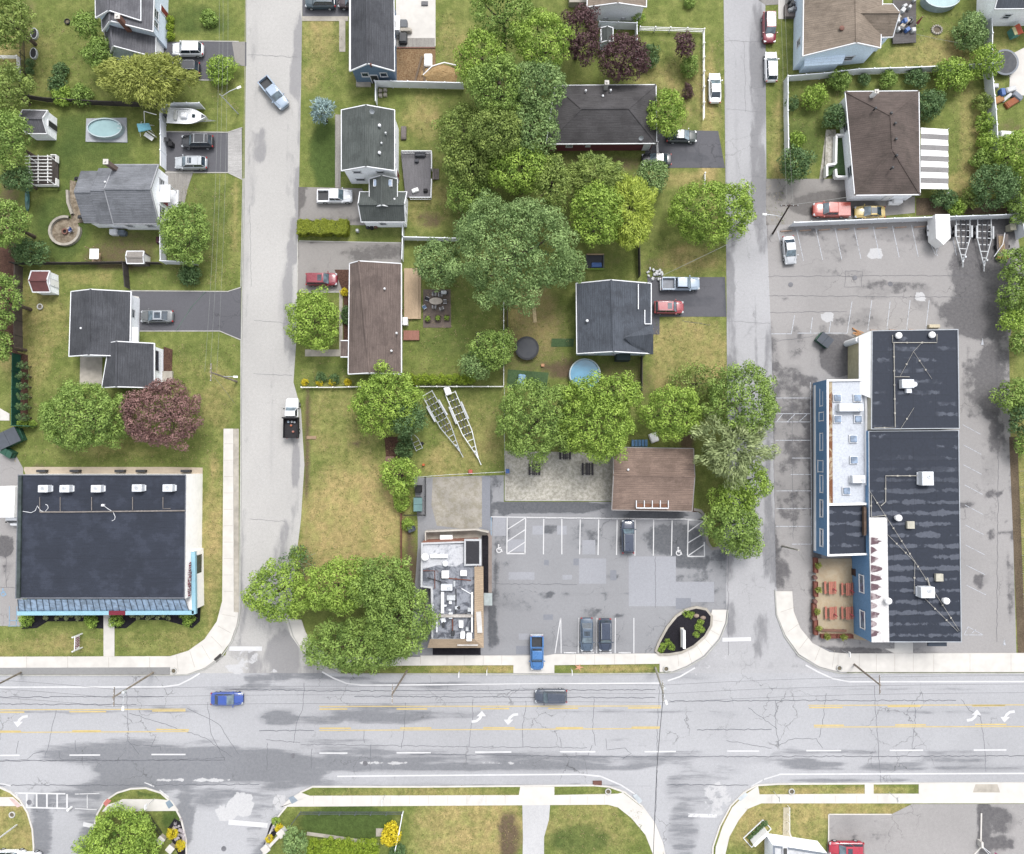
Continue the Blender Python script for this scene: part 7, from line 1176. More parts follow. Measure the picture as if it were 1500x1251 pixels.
fence('grey rail fence at the left top yard edge', [(40,20),(36,60),(38,108),(44,145)], 1.2, 'black'); fence('white vinyl fence east of the slate blue gable', [(552,128),(600,129),(680,131)], 1.8); fence('white vinyl return fence between the slate blue gable and the white house', [(553,129),(553,156)], 1.6)
fence('white vinyl fence along the north side of the garden patio', [(592,352),(632,353),(674,354)], 1.6); fence('white vinyl fence between the old driveway and the garden patio', [(592,330),(592,352),(591,384)], 1.6); fence('thin white boundary fence beside the trampoline', [(738,445),(738,500),(738,566)], 1.2, 'rail'); fence('dark fence stub next to the thin white boundary fence', [(743,440),(744,482)], 1.2, 'dark')
fence('dark board fence between the sand pit yard and the dry lawn', [(934,350),(935,408)], 1.6, 'dark'); fence('dark fence south of the blue grey house', [(938,524),(938,574)], 1.5, 'dark'); fence('low white rail along the yellow bushes', [(444,568),(490,568),(536,567)], .8, 'rail'); fence('low white rail behind the hedge of conifers', [(612,567),(670,567),(738,567)], 1.0, 'rail')
fence('wire mesh fence south of the boat trailers', [(606,699),(660,695),(738,691)], 1.3, 'chain'); fence('wire mesh fence beside the gravel yard', [(739,570),(739,640),(740,691)], 1.3, 'chain'); fence('white vinyl fence left of the rail fence, by the purple trees', [(876,42),(930,44),(931,96)], 1.7); fence('white three rail fence enclosing the lawn with the small purple tree', [(936,46),(980,47),(1029,49),(1029,110),(1029,178)], 1.1, 'rail')
fence('white vinyl fence around the lawn of the brown hip roofed house', [(1149,232),(1148,170),(1148,120),(1200,116),(1250,110),(1340,107),(1440,102)], 1.6); fence('long tall white fence at the right, north part', [(1438,10),(1441,60),(1440,110),(1446,170),(1450,235)], 1.9); fence('tall white fence at the right behind the spreading green tree', [(1480,268),(1482,318),(1488,352)], 1.9)
fence('white vinyl fence between the back lot and the driveway of the coral pickup', [(1156,332),(1230,329),(1300,326),(1365,324),(1484,320)], 1.8); fence('low timber edge between the empty lawn and the restaurant', [(588,740),(588,800),(589,866)], .45, 'rust'); fence('black fence around the dumpster enclosure', [(624,699),(624,754),(592,754)], 1.5, 'black')
fence('grey picket fence across the bottom lawn', [(423,1212),(441,1188),(500,1188),(590,1188)], .9, 'picket', z0=.11); fence('white board fence beside the large yellow bush', [(591,1188),(586,1215),(580,1242)], .9, 'vinyl', z0=.11); fence('black fence bending around the big tree of the bottom left island', [(168,1191),(221,1193),(239,1219)], .9, 'black', z0=.11)
fence('white rail beside the black sedan and the maroon wall', [(961,214),(962,246)], 1.3, 'rail'); fence('wire fence along the mulch strip at the right edge', [(1494,690),(1496,760),(1497,840),(1499,900)], 1.2, 'chain'); fence('white rail stub by the wide street tree', [(1031,256),(1031,274)], .7, 'rail')
# ================================================================ POLES AND WIRES
def upole(label, base, top, h, arms=1, lamp=None, trans=False, name='utility_pole', mat=None, r=.15):
    b = P(*base); t = P(top[0], top[1], h); H = T(name, label, 'utility pole' if 'utility' in name else 'lamp post', b); k = MB(); k.tube([b, b.lerp(t, .5), t], [r, r * .85, r * .65], 10); k.build('pole', mat or POLEW, H)
    ax = Vector((0, 1, 0)) if arms > 0 else Vector((1, 0, 0))
    for i in range(abs(arms)):
        p = b.lerp(t, .97 - .09 * i); k = MB(); k.beam(p - ax * 1.2, p + ax * 1.2, .1, .12); o = k.build('crossarm', mat or POLEW, H)
        for e in (-1.1, -.5, .5, 1.1): k = MB(); k.lathe(p + ax * e + Vector((0, 0, .06)), [(.03, 0), (.06, .08), (.03, .16)], 7); k.build('insulator', TRIM, o)
    if trans: p = b.lerp(t, .8) + Vector((.32, 0, 0)); k = MB(); k.lathe(p, [(.2, -.4), (.22, -.35), (.22, .3), (.12, .4)], 12); k.build('transformer', GALV, H)
    if lamp: p = b.lerp(t, lamp[2]); e = P(lamp[0], lamp[1], p.z + .3); k = MB(); k.tube([p, p.lerp(e, .5) + Vector((0, 0, .2)), e], .045, 6); o = k.build('lamp_arm', GALV, H); d = (e - p).normalized(); k = MB(); k.bev(e, (.6, .28, .14), .04, math.atan2(d.y, d.x)); k.build('lamp_head', WHITE, o)
    return b, t
PA = upole('utility pole with crossarm and lamp arm beside the left shop lawn on the main road', (225,985), (165,1022), 11, 1, (180,1038,.72), True); PB = upole('utility pole behind the corner trees, leaning over the main road kerb', (596,983), (574,1018), 10, 1); PC = upole('utility pole with several crossarms at the tip of the mulch planter', (960,978), (972,1016), 11, 2, (976,1029,.9), True, mat=M('pole_pale', (196, 192, 180))); PD = upole('utility pole in front of the big dark roofed building', (1251,973), (1290,1004), 10, 1)
PE = upole('utility pole at the lower left edge of the picture on the main road verge', (31,985), (-14,1008), 11, 1); PF = upole('utility pole on the left lawn verge south of the wide driveway', (347,559), (308,545), 9, 1, (345,552,.55)); PG = upole('utility pole with lamp at the corner of the coral pickup driveway', (1132,342), (1157,300), 9.5, -1, (1120,314,.6), mat=M('pole_dark', (84, 70, 64)))
PH = upole('bare utility pole with orange base beside the faded bays', (1146,800), (1170,806), 8, 0, mat=M('pole_pale', (196, 192, 180))); PI = upole('white street lamp post on the verge by the motor boat', (349,167), (322,138), 8, 0, (350,128,.9), name='street_lamp', mat=GALV, r=.09)
upole('tall white light pole on the bottom left grass island', (25,1208), (-10,1234), 9, 0, name='light_pole', mat=WHITE, r=.12)
def wire(label, pts, r=.017, group='overhead wires', mat=None):
    k = MB(); q = []
    for i in range(len(pts) - 1):
        a, b = Vector(pts[i]), Vector(pts[i + 1])
        for j in range(12): u = j / 12; v = a.lerp(b, u); v.z -= 4 * u * (1 - u) * min(.9, (b - a).length * .015); q.append(v)
    q.append(Vector(pts[-1])); k.tube(q, r, 5); o = k.build('overhead_wire', mat or M('wire_grey', (120, 122, 128), .6)); tag(o, label, 'wire', group); return o
WLT = M('wire_pale', (176, 180, 176), .5)
for dy in (-1.1, 0, 1.1): wire('overhead wire strung along the main road between the pole tops', [Vector((-110, PE[1].y + dy, 11))] + [t + Vector((0, dy, .1)) for t in (PE[1], PA[1], PB[1], PC[1], PD[1])] + [Vector((110, PD[1].y + dy, 10.5))], group='wires along the main road')
for dx in (-.7, 0, .9): wire('overhead wire running north above the left street verge', [PF[1] + Vector((dx, 0, .1)), P(325 + dx * 8, 140, 9.5), P(326 + dx * 8, -60, 9.5)],   .012, 'wires above the left verge', WLT)
for dx in (-.4, .4): wire('overhead wire running north along the right side street', [PG[1] + Vector((dx, 0, .1)), P(1150 + dx * 8, 90, 9.5), P(1146 + dx * 8, -80, 9.5)],   .012, 'wires along the right side street', WLT)
wire('black cable crossing the main road south from the many armed pole', [PC[1], P(962, 1130, 9), P(955, 1330, 9)], .04, None, M('wire_black', (84, 84, 90))); wire('service wire from the lamp pole to the brown hip roofed house', [PG[1], P(1252, 287, 3.4)], .022, None, WLT); wire('pale service wire from the wide street tree to the blue grey house', [P(1092, 345, 7), P(944, 416, 3.6)], .026, None, WLT); wire('green hose like wire across the wide driveway', [P(301, 427, .1), P(280, 450, .1), P(258, 484, .1)], .02, None, M('wire_green', (120, 170, 140)))
wire('two line washing wire in the yard with the fire pit', [P(1342, 50, 1.8), P(1424, 66, 1.8)], .018, None, WLT); wire('guy wire from the pole with orange base', [PH[1], P(1178, 820, 0)], .02, None, WLT); wire('guy wire beside the verge pole', [PF[1], P(343, 590, 0)], .02, None, WLT)
for (x, y, l) in ((690, 1160, 'left'),(709,1160,'right')): k = MB(); H = T('sign_post', l + ' thin white marker post on the bottom pavement verge', 'post', P(x, y + 4)); b = P(x, y + 4); k.tube([b, b + Vector((0, 0, 2))], .03, 6); k.build('pole', WHITE, H); k = MB(); k.box(b + Vector((0, 0, 2)), (.05, .35, .45)); k.build('plate', TRIM, H)
for (x, y, l) in ((674,981,'beside the restaurant pavement'),(714,978,'left of the bright blue pickup'),(836,978,'right of the bright blue pickup'),(226,1170,'on the bottom left island pavement'),(564,1164,'on the verge above the picket fence'),(1302,1160,'right of the white ring on the bottom right verge'),(1133,1159,'left of the white ring on the bottom right verge'),(1233,952,'in front of the patio of the big building')):
    b = P(x, y, .1); H = T('street_sign', 'small white street sign ' + l, 'sign', b); k = MB(); k.tube([b, b + Vector((.0, 0, 2.3))], .035, 6); k.build('pole', GALV, H); k = MB(); k.beam(b + Vector((0, -.35, 2.3)), b + Vector((0, .35, 2.3)), .06, .5); k.build('plate', WHITE, H)
# ================================================================ POOLS, TRAMPOLINES
def oval(cx, cy, a, b, n=28): return [(cx + a * cos(2 * pi * i / n), cy + b * sin(2 * pi * i / n)) for i in range(n)]
def water(n, c):
    if n in MC: return MC[n]
    b = NB(n); m = b.done(b.mul(C(*c), b.ramp(b.noise(.9, 3), .3, .7, .92, 1.06)), .08, .6, 0, b.noise(3, 2), .12); MC[n] = m; return m
def pool(label, px, py, a, b, h, wc, rim=None):
    c = P(px, py, h); H = T('swimming_pool', label, 'pool', (c.x, c.y, 0)); o, i = oval(c.x, c.y, a, b), oval(c.x, c.y, a - .16, b - .16); k = MB(); n = len(o)
    for j in range(n): m = (j + 1) % n; k.add([(*o[j], 0), (*o[m], 0), (*o[m], h), (*o[j], h)], [(0, 1, 2, 3)]); k.add([(*i[j], .3), (*i[m], .3), (*i[m], h), (*i[j], h)], [(3, 2, 1, 0)])
    k.build('wall', M('pool_wall', (196, 216, 224), .5, .1), H); k = MB()
    for j in range(n): m = (j + 1) % n; k.add([(*o[j], h + .03), (*o[m], h + .03), (*i[m], h + .03), (*i[j], h + .03)], [(0, 1, 2, 3)]); k.add([(*o[j], h - .05), (*o[m], h - .05), (*o[m], h + .03), (*o[j], h + .03)], [(0, 1, 2, 3)])
    k.build('rim', rim or M('pool_rim', (214, 232, 238), .4, .05), H); k = MB(); k.add([(x, y, h - .18) for x, y in i], [tuple(range(n))]); k.build('water', water('pool_water_' + wc[0], wc[1]), H); k = MB(); k.tube([(c.x + a - .1, c.y + .3, 0), (c.x + a - .1, c.y + .3, h + .5), (c.x + a - .4, c.y + .3, h + .5)], .03, 6); k.tube([(c.x + a - .1, c.y - .3, 0), (c.x + a - .1, c.y - .3, h + .5), (c.x + a - .4, c.y - .3, h + .5)], .03, 6); k.build('ladder', TRIM, H); return H
pad('pool_pad', [(127,174),(186,173),(187,209),(126,208)], M('pad_grey_boards', (196, 200, 206), .8, .12), .12, .12)
pool('pale aqua oval pool on a grey pad in the fenced lawn', 153, 187, 2.6, 1.5, .9, ('aqua', (178, 214, 218))); pool('round bright blue pool half under the row of trees', 857, 548, 2.3, 2.3, 1.1, ('blue', (116, 186, 224))); pool('oval pool with blue white wall at the top edge of the cluttered yard', 1381, -4, 2.7, 1.6, 1.2, ('aqua', (178, 214, 218)))
def tramp(label, px, py, r, rim):
    c = P(px, py, .85); H = T('trampoline', label, 'trampoline', (c.x, c.y, 0)); k = MB(); n = 24; ring = oval(0, 0, r, r, n); rin = oval(0, 0, r - .28, r - .28, n)
    for i in range(n): j = (i + 1) % n; k.add([(*ring[i], .85), (*ring[j], .85), (*rin[j], .87), (*rin[i], .87)], [(0, 1, 2, 3)]); k.add([(*ring[i], .78), (*ring[j], .78), (*ring[j], .85), (*ring[i], .85)], [(0, 1, 2, 3)])
    k.build('padding', rim, H, 0, False); k = MB(); k.add([(x, y, .84) for x, y in rin], [tuple(range(n))]); k.build('mat', M('trampoline_mat', (66, 70, 78), .6, .1), H, 0, False)
    for i in range(4): a = i * pi / 2 + .5; k = MB(); k.tube([(r * cos(a) * .98, r * sin(a) * .98, 0), (r * cos(a) * .98, r * sin(a) * .98, .8)], .03, 6); k.build('leg', GALV, H, 0, False)
tramp('black trampoline beside the dark boundary tree', 772, 510, 1.75, M('pad_black', (60, 62, 68))); tramp('trampoline with grey padding at the right edge of the picture', 1473, 91, 2.0, M('pad_grey', (150, 156, 166)))
# ================================================================ PICNIC TABLES AND YARD FURNITURE
def picnic(label, px, py, mat, group, rz=pi/2, z=.03):
    c = P(px, py, .7); H = T('picnic_table', label, 'picnic table', (c.x, c.y, z), group, rz); k = MB(); [k.box((0, y, .74), (1.8, .2, .05)) for y in (-.24, 0, .24)]; k.build('table_top', mat, H, 0, False)
    for s in (-1, 1): k = MB(); k.box((0, s * .72, .44), (1.8, .28, .05)); k.build('bench', mat, H, 0, False)
    for s in (-1, 1): k = MB(); k.beam((s * .65, -.75, 0), (s * .65, -.2, .72), .08, .08); k.beam((s * .65, .75, 0), (s * .65, .2, .72), .08, .08); k.beam((s * .65, -.85, .40), (s * .65, .85, .40), .08, .06); k.build('trestle', mat, H, 0, False)
    return H
PBK2 = M('picnic_black', (58, 54, 60), .7, .12); PRT = lined('picnic_red', (214, 140, 122), (172, 106, 94), .14, 'x', .12, .08)
picnic('black picnic table on the gravel yard, left one', 783, 687, PBK2, None); picnic('black picnic table on the gravel yard near the brown hall', 861, 687, PBK2, None); picnic('black picnic table mostly hidden under the leafy row of trees', 828, 664, PBK2, None)
for x, y, l in ((1217,861,'upper left'),(1242,863,'upper right'),(1218,898,'lower left'),(1242,898,'lower right')):
    H = picnic(l + ' red picnic table on the sandy patio', x, y, PRT, 'red picnic tables', z=.1); c = P(x + 4, y + 1, 1.0); U = T('folded_parasol', 'closed pink parasol through the ' + l + ' red picnic table', 'parasol', (c.x, c.y, .1)); k = MB(); k.tube([(c.x, c.y, .1), (c.x + .15, c.y - .25, 1.9)], .025, 6); k.build('pole', GALV, U); k = MB(); k.tube([(c.x + .05, c.y - .08, .95), (c.x + .15, c.y - .25, 1.9)], [.12, .03], 8); k.build('canopy', M('parasol_pink', (206, 96, 108)), U)
for i, (x, y, vert, l) in enumerate(((1195,828,1,'uppermost on the left side of the patio'),(1195,863,1,'second down on the left side of the patio'),(1193,895,1,'third down on the left side of the patio'),(1195,919,1,'lowest on the left side of the patio'),(1214,932,0,'left one at the south end of the patio'),(1238,932,0,'right one at the south end of the patio'))):
    c = P(x, y, .5); d = (.5, 2.1) if vert else (2.2, .5); H = T('planter_box', 'red brown planter, ' + l, 'planter', (c.x, c.y, .1)); k = MB(); w_, l_ = d; [k.box(v, s) for v, s in (((w_ / 2, 0, .3), (.06, l_, .6)), ((-w_ / 2, 0, .3), (.06, l_, .6)), ((0, l_ / 2, .3), (w_, .06, .6)), ((0, -l_ / 2, .3), (w_, .06, .6)), ((0, 0, .25), (w_, l_, .4)))]; k.build('box', M('planter_red', (150, 92, 78), .8, .15), H, 0, False)
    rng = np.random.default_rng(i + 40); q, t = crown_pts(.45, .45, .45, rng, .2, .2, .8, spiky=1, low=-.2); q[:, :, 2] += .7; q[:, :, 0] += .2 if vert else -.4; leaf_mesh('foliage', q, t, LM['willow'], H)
for x, y, l in ((1194,846,'upper'),(1194,881,'middle'),(1192,906,'lower')): c = P(x, y, .6); H = T('barrel', l + ' brown barrel between the red brown planters', 'barrel', (c.x, c.y, .1)); k = MB(); k.lathe((0, 0, 0), [(.26, 0), (.33, .35), (.27, .75), (.24, .76), (.24, .7)], 14); k.build('staves', M('barrel_brown', (142, 104, 96), .8, .2), H, 0, False); k = MB(); k.lathe((0, 0, .2), [(.325, 0), (.34, .03), (.34, .06), (.325, .08)], 14); k.build('hoop', DARKMET, H, 0, False)
for (x0, y0, x1, y1, l) in ((1204,923,1240,924,'south'),(1257,890,1258,924,'east')): a, b = P(x0, y0, .5), P(x1, y1, .5); H = T('bench', 'long wooden bench along the ' + l + ' side of the sandy patio', 'bench', ((a.x + b.x) / 2, (a.y + b.y) / 2, .1)); k = MB(); k.beam(a, b, .35, .06); k.build('seat', M('bench_wood', (150, 110, 94)), H); k = MB(); [k.box((*a.lerp(b, t)[:2], .28), (.1, .3, .36)) for t in (.1, .5, .9)]; k.build('supports', DARKMET, H)
c = P(1254, 838, .5); H = T('cabinet', 'dark brown cabinet against the blue wall of the patio', 'cabinet', (c.x, c.y, .1)); k = MB(); k.bev((0, 0, .5), (.95, .95, 1.0), .05); k.build('body', M('cabinet_brown', (84, 62, 56)), H, 0, False); k = MB(); k.box((0, 0, 1.02), (1.05, 1.05, .05)); k.build('lid', M('cabinet_brown_lid', (96, 72, 64)), H, 0, False)
# garden patio set
c = P(638.5, 441, .75); H = T('garden_table', 'oval cream table on the garden patio', 'table', (c.x, c.y, .05)); k = MB(); k.prism(oval(0, 0, .98, .52, 20), .7, .75); k.build('table_top', M('cream_plastic', (226, 214, 200)), H, 0, False)
for sx, sy in ((-1, -1), (1, -1), (1, 1), (-1, 1)): k = MB(); k.beam((sx * .6, sy * .3, 0), (sx * .6, sy * .3, .7), .05, .05); k.build('leg', TRIM, H, 0, False)
def chair(px, py, rz, mat, label, group='chairs around the oval garden table', z=.05):
    c = P(px, py, .5); H = T('garden_chair', label, 'chair', (c.x, c.y, z), group, radians(rz)); k = MB(); k.box((0, 0, .42), (.5, .5, .04)); k.build('seat', mat, H, 0, False); k = MB(); k.box((-.26, 0, .7), (.04, .5, .5)); k.build('backrest', mat, H, 0, False)
    for sx, sy in ((-1, -1), (1, -1), (1, 1), (-1, 1)): k = MB(); k.beam((sx * .22, sy * .22, 0), (sx * .22, sy * .22, .41), .04, .04); k.build('leg', TRIM, H, 0, False)
    for s in (-1, 1): k = MB(); k.beam((-.25, s * .27, .62), (.25, s * .27, .62), .05, .04); k.build('armrest', TRIM, H, 0, False)
GC = M('chair_grey', (150, 146, 146)); 
chair(636,431,-90, GC, 'grey chair at the north side of the oval garden table, left one'); chair(645,432,-90, GC, 'grey chair at the north side of the oval garden table, beside the grill'); chair(626,438,-20, M('chair_dark', (70, 70, 82)), 'dark chair at the west end of the oval garden table'); chair(652,442,180, GC, 'chair at the east end of the oval garden table'); chair(636,450,90, GC, 'chair south of the oval garden table with tan side panel'); chair(647,452,110, GC, 'angled chair at the lower right of the oval garden table'); chair(622,450,30, M('chair_blue_pink', (120, 150, 190)), 'blue and pink folding chair at the patio corner')
def grill(px, py, label, mat=DARKMET, z=.04):
    c = P(px, py, 1.0); H = T('barbecue_grill', label, 'grill', (c.x, c.y, z)); k = MB(); k.bev((0, 0, .85), (.8, .5, .35), .1); k.build('hood', mat, H, 0, False); k = MB(); k.box((0, 0, .62), (1.3, .45, .05)); k.build('side_shelf', DARKMET, H, 0, False)
    for s in (-1, 1): k = MB(); k.beam((s * .35, 0, 0), (s * .35, 0, .65), .06, .35); k.build('leg', DARKMET, H, 0, False)
grill(650, 428, 'silver lidded grill at the top of the garden patio', GALV); grill(113, 261, 'black covered grill at the back corner of the stepped roof house', BLACK); grill(118, 317, 'dark grill between the round stone patio and the grey house', DARKMET)
k = MB(); c = P(611, 280, 0)
# round stone patio with fire pit
c = P(97, 339); H = T('stone_patio', 'round stone patio ringed by a low pale wall', 'patio', (c.x, c.y, 0)); k = MB(); k.prism(oval(0, 0, 2.1, 2.0, 28), 0, .1); k.build('floor', stones('patio_flagstone', (186, 172, 152), (140, 126, 108), 1, 1.4), H, 0, False); k = MB(); pts = [(2.2 * cos(radians(a)), 2.1 * sin(radians(a)), .5) for a in range(75, 390, 15)]; ribbon(k, pts, .35, .5, .5, px=False); k.build('ring_wall', CONCD, H, 0, False)
k = MB(); ribbon(k, pl([(108,315),(102,298),(101,280)]), .35, .5, .5, px=False); k.build('spur_wall', CONCD, H)
pad('patio', [(103,264),(120,268),(122,326),(106,328),(102,300)], stones('patio_flagstone', (186, 172, 152), (140, 126, 108), 1, 1.4), .07)
c = P(95, 339, .3); H = T('fire_pit', 'brick ringed fire pit in the middle of the round stone patio', 'fire pit', (c.x, c.y, .1)); k = MB(); k.lathe((0, 0, 0), [(.45, 0), (.45, .3), (.28, .3), (.28, .06)], 16); k.build('ring', BRICK, H, 0, False); k = MB(); k.cyl((0, 0, .04), .27, .04, 12); k.build('ash_bed', BLACK, H, 0, False)
c = P(1373, 43, .2); H = T('fire_pit', 'stone ringed fire pit on the lawn behind the tan roofed house', 'fire pit', (c.x, c.y, 0)); k = MB(); [k.bev((.72 * cos(i * pi / 7), .62 * sin(i * pi / 7), .12), (.3, .26, .24), .05, i * pi / 7) for i in range(14)]; k.build('stones', CONCD, H, 0, False); k = MB(); k.cyl((0, 0, .01), .55, .05, 12); k.build('ash_bed', M('ash', (120, 108, 90)), H, 0, False)
chair(103,337,200, M('chair_royal', (60, 92, 170)), 'blue chair beside the brick ringed fire pit', None, .1)
# pergola
c = P(60, 250, 2.2); H = T('pergola', 'white lattice pergola over a small dark deck', 'pergola', (c.x, c.y, 0)); a = [P(x, y, 2.2) for x, y in ((40,229),(72,229),(72,265),(40,265))]
k = MB(); k.prism(pl([(44,230),(85,228),(85,273),(50,273)], .3), .1, .3); k.build('deck', M('deck_dark', (92, 84, 80), .9, .2), H)
for i in range(8): y = 229 + i * 5; k = MB(); k.beam(P(37, y, 2.35), P(76, y, 2.35), .07, .14); k.build('rafter', WHITE, H)
for x in (43, 56, 70): k = MB(); k.beam(P(x, 227, 2.22), P(x, 268, 2.22), .08, .14); k.build('beam', WHITE, H)
for v in a: k = MB(); k.beam((v.x, v.y, .1), (v.x, v.y, 2.2), .12, .12); k.build('post', WHITE, H)
for s in ([(76,228),(84,228),(84,238)],[(84,262),(84,272),(54,272)]): k = MB(); q = pl(s, .9); [k.beam(q[i], q[i + 1], .08, .7) for i in range(2)]; k.build('railing', WHITE, H)
# blue garden swing, pole arm
c = P(213, 193, 1); H = T('garden_swing', 'blue canopied garden swing with white frame by the tall white fence', 'swing', (c.x, c.y, 0)); k = MB(); a = pl([(201,182),(219,181),(222,190),(204,194)], 1.9); k.add(a + [v + Vector((0, 0, .15)) for v in a], [(0, 1, 2, 3), (7, 6, 5, 4), (0, 4, 5, 1), (1, 5, 6, 2), (2, 6, 7, 3), (3, 7, 4, 0)]); k.build('canopy', M('canopy_blue', (120, 186, 206)), H)
k = MB(); [k.beam(P(x, y, 0), P(x2, y2, 1.85), .07, .07) for x, y, x2, y2 in ((206,200,205,192),(226,196,220,190),(208,178,204,184),(226,184,219,183))]; k.build('frame', WHITE, H); k = MB(); k.bev(P(218, 200, .5), (1.5, .6, .12), .03, -.6); k.bev(P(222, 196, .8), (1.5, .12, .6), .03, -.6); k.build('seat', WHITE, H)
c = P(211, 168, 0); H = T('washing_line_post', 'white hooked post north of the blue garden swing', 'post', c); k = MB(); k.tube([P(212, 182, 0), P(211, 163, 2.2), P(229, 168, 2.2)], .06, 6); k.build('pole', WHITE, H)
c = P(40, 292, .2); H = T('kayak', 'teal kayak lying in the shade of the left edge trees', 'kayak', (c.x, c.y, .02), None, pi / 2 + .05); k = MB(); rows = [(-1.8 + i * .36, .36 * math.sqrt(max(.01, 1 - (abs(-1 + i * .2)) ** 2.4))) for i in range(11)]
for x, hw in rows: k.v += [(x, -hw * .5, 0), (x, -hw, .2), (x, 0, .32), (x, hw, .2), (x, hw * .5, 0)]
for i in range(10):
    for j in range(5): k.f.append([i * 5 + j, i * 5 + (j + 1) % 5, i * 5 + 5 + (j + 1) % 5, i * 5 + 5 + j]); k.mi.append(0)
k.build('hull', M('kayak_teal', (76, 128, 120), .4), H, 0, False); k = MB(); k.prism(oval(0, 0, .42, .2, 14), .3, .335); k.build('cockpit', M('kayak_cockpit', (120, 170, 164)), H, 0, False)
def bin_(label, px, py, mat, s=.55, h=1.0, name='wheelie_bin', cat='bin', group=None, rz=0, z=.02):
    c = P(px, py, h); H = T(name, label, cat, (c.x, c.y, z), group, rz); k = MB(); k.bev((0, 0, h / 2), (s, s * 1.15, h), .04); k.build('body', mat, H, 0, False); k = MB(); k.bev((0, -.03, h + .03), (s + .06, s * 1.2, .07), .02); k.build('lid', mat, H, 0, False); return H
PB_, PG_, PW_ = M('plastic_blue', (78, 120, 190), .5, .1), M('plastic_green', (60, 108, 90), .5, .1), M('plastic_white', (224, 226, 228), .5, .1)
bin_('dark bin at the top corner of the pearl wagon driveway', 244, 204, DARKMET); bin_('black bin behind the first bin at the white fence', 249, 210, BLACK, .6, .9); bin_('blue bin at the corner of the wire mesh fence and the gravel yard', 743.5, 690, PB_, .5, .9)
for x, y, c_, l in ((50,49,DARKMET,'upper grey rimmed tub in the left border of the top lawn'),(49,78,DARKMET,'lower grey rimmed tub in the left border of the top lawn')):
    c = P(x, y, .3); H = T('garden_tub', l, 'tub', (c.x, c.y, 0)); k = MB(); k.prism(oval(0, 0, .52, .86, 20), 0, .35); k.build('shell', GALV, H, 0, False); k = MB(); k.prism(oval(0, 0, .42, .74, 20), .352, .37); k.build('soil', BLACK, H, 0, False)
for x, y, l in ((58,449,'white rimmed pot on the lawn west of the charcoal roof'),(17,1194,'white concrete ring on the bottom left island'),(891,1160,'white ring by the storm drain on the bottom verge'),(1160,1160,'white ring with a weed on the bottom right verge'),(254,983,'white ring on the pavement corner by the pole'),(1230,979,'white ring on the pavement in front of the big building'),(976,980,'white ring at the foot of the many armed pole'),(98,31,'dark tyre ring on the top left lawn')):
    c = P(x, y, .3); H = T('ring_planter', l, 'planter', (c.x, c.y, .1)); k = MB(); k.lathe((0, 0, 0), [(.42, 0), (.45, .18), (.36, .22), (.3, .18), (.3, .05)], 18); k.build('ring', BLACK if 'tyre' in l else M('ring_white', (230, 230, 226)), H, 0, False); k = MB(); k.cyl((0, 0, .02), .31, .05, 14); k.build('soil', M('ring_soil', (130, 120, 100)), H, 0, False)
# dumpsters
def dumpster(label, px, py, rz, body, lid, w=2.0, l=1.5, h=1.2):
    c = P(px, py, h); H = T('dumpster', label, 'dumpster', (c.x, c.y, .03), None, radians(rz)); k = MB(); k.add([(-w / 2, -l / 2 + .15, 0), (w / 2, -l / 2 + .15, 0), (w / 2, l / 2, 0), (-w / 2, l / 2, 0), (-w / 2, -l / 2, h - .2), (w / 2, -l / 2, h - .2), (w / 2, l / 2, h), (-w / 2, l / 2, h)], [(3, 2, 1, 0), (0, 1, 5, 4), (1, 2, 6, 5), (2, 3, 7, 6), (3, 0, 4, 7)]); k.build('body', body, H, 0, False)
    for s in (-1, 1): k = MB(); k.add([(s * .02, -l / 2 - .03, h - .17), (s * (w / 2 - .02), -l / 2 - .03, h - .17), (s * (w / 2 - .02), l / 2, h + .04), (s * .02, l / 2, h + .04), (s * .02, -l / 2 - .03, h - .11), (s * (w / 2 - .02), -l / 2 - .03, h - .11), (s * (w / 2 - .02), l / 2, h + .1), (s * .02, l / 2, h + .1)], [(3, 2, 1, 0), (4, 5, 6, 7), (0, 1, 5, 4), (1, 2, 6, 5), (2, 3, 7, 6), (3, 0, 4, 7)]); k.build('lid', lid, H, 0, False)
    for s in (-1, 1): k = MB(); k.box((s * (w / 2 + .06), 0, h * .55), (.1, l * .7, .14)); k.build('fork_pocket', body, H, 0, False)
dumpster('green dumpster with grey lids, tilted across the back lot beside the white canopy', 1209, 498, -38, PG_, M('lid_grey', (96, 102, 112))); dumpster('dark dumpster with pale teal lid inside the black enclosure', 612, 739, 90, M('dumpster_dark', (60, 66, 68)), M('lid_teal', (120, 156, 156)), 2.0, 1.2)
dumpster('large green skip cut by the left edge of the picture', 10, 642, 25, PG_, M('lid_grey', (96, 102, 112)), 3.4, 2.2, 1.5); dumpster('second green skip below the first at the left edge', 9, 663, -30, PG_, PG_, 1.8, 1.0, 1.1)
dumpster('grey bin skip at the lower end of the tree shrubs', 602, 775, 20, M('bin_slate', (96, 104, 116)), M('bin_slate', (96, 104, 116)), 1.0, .8, .9)
k = MB(); bin_('black pile of bags in the top of the dumpster enclosure', 613, 716, BLACK, .9, .8, 'refuse_bag', 'bag')
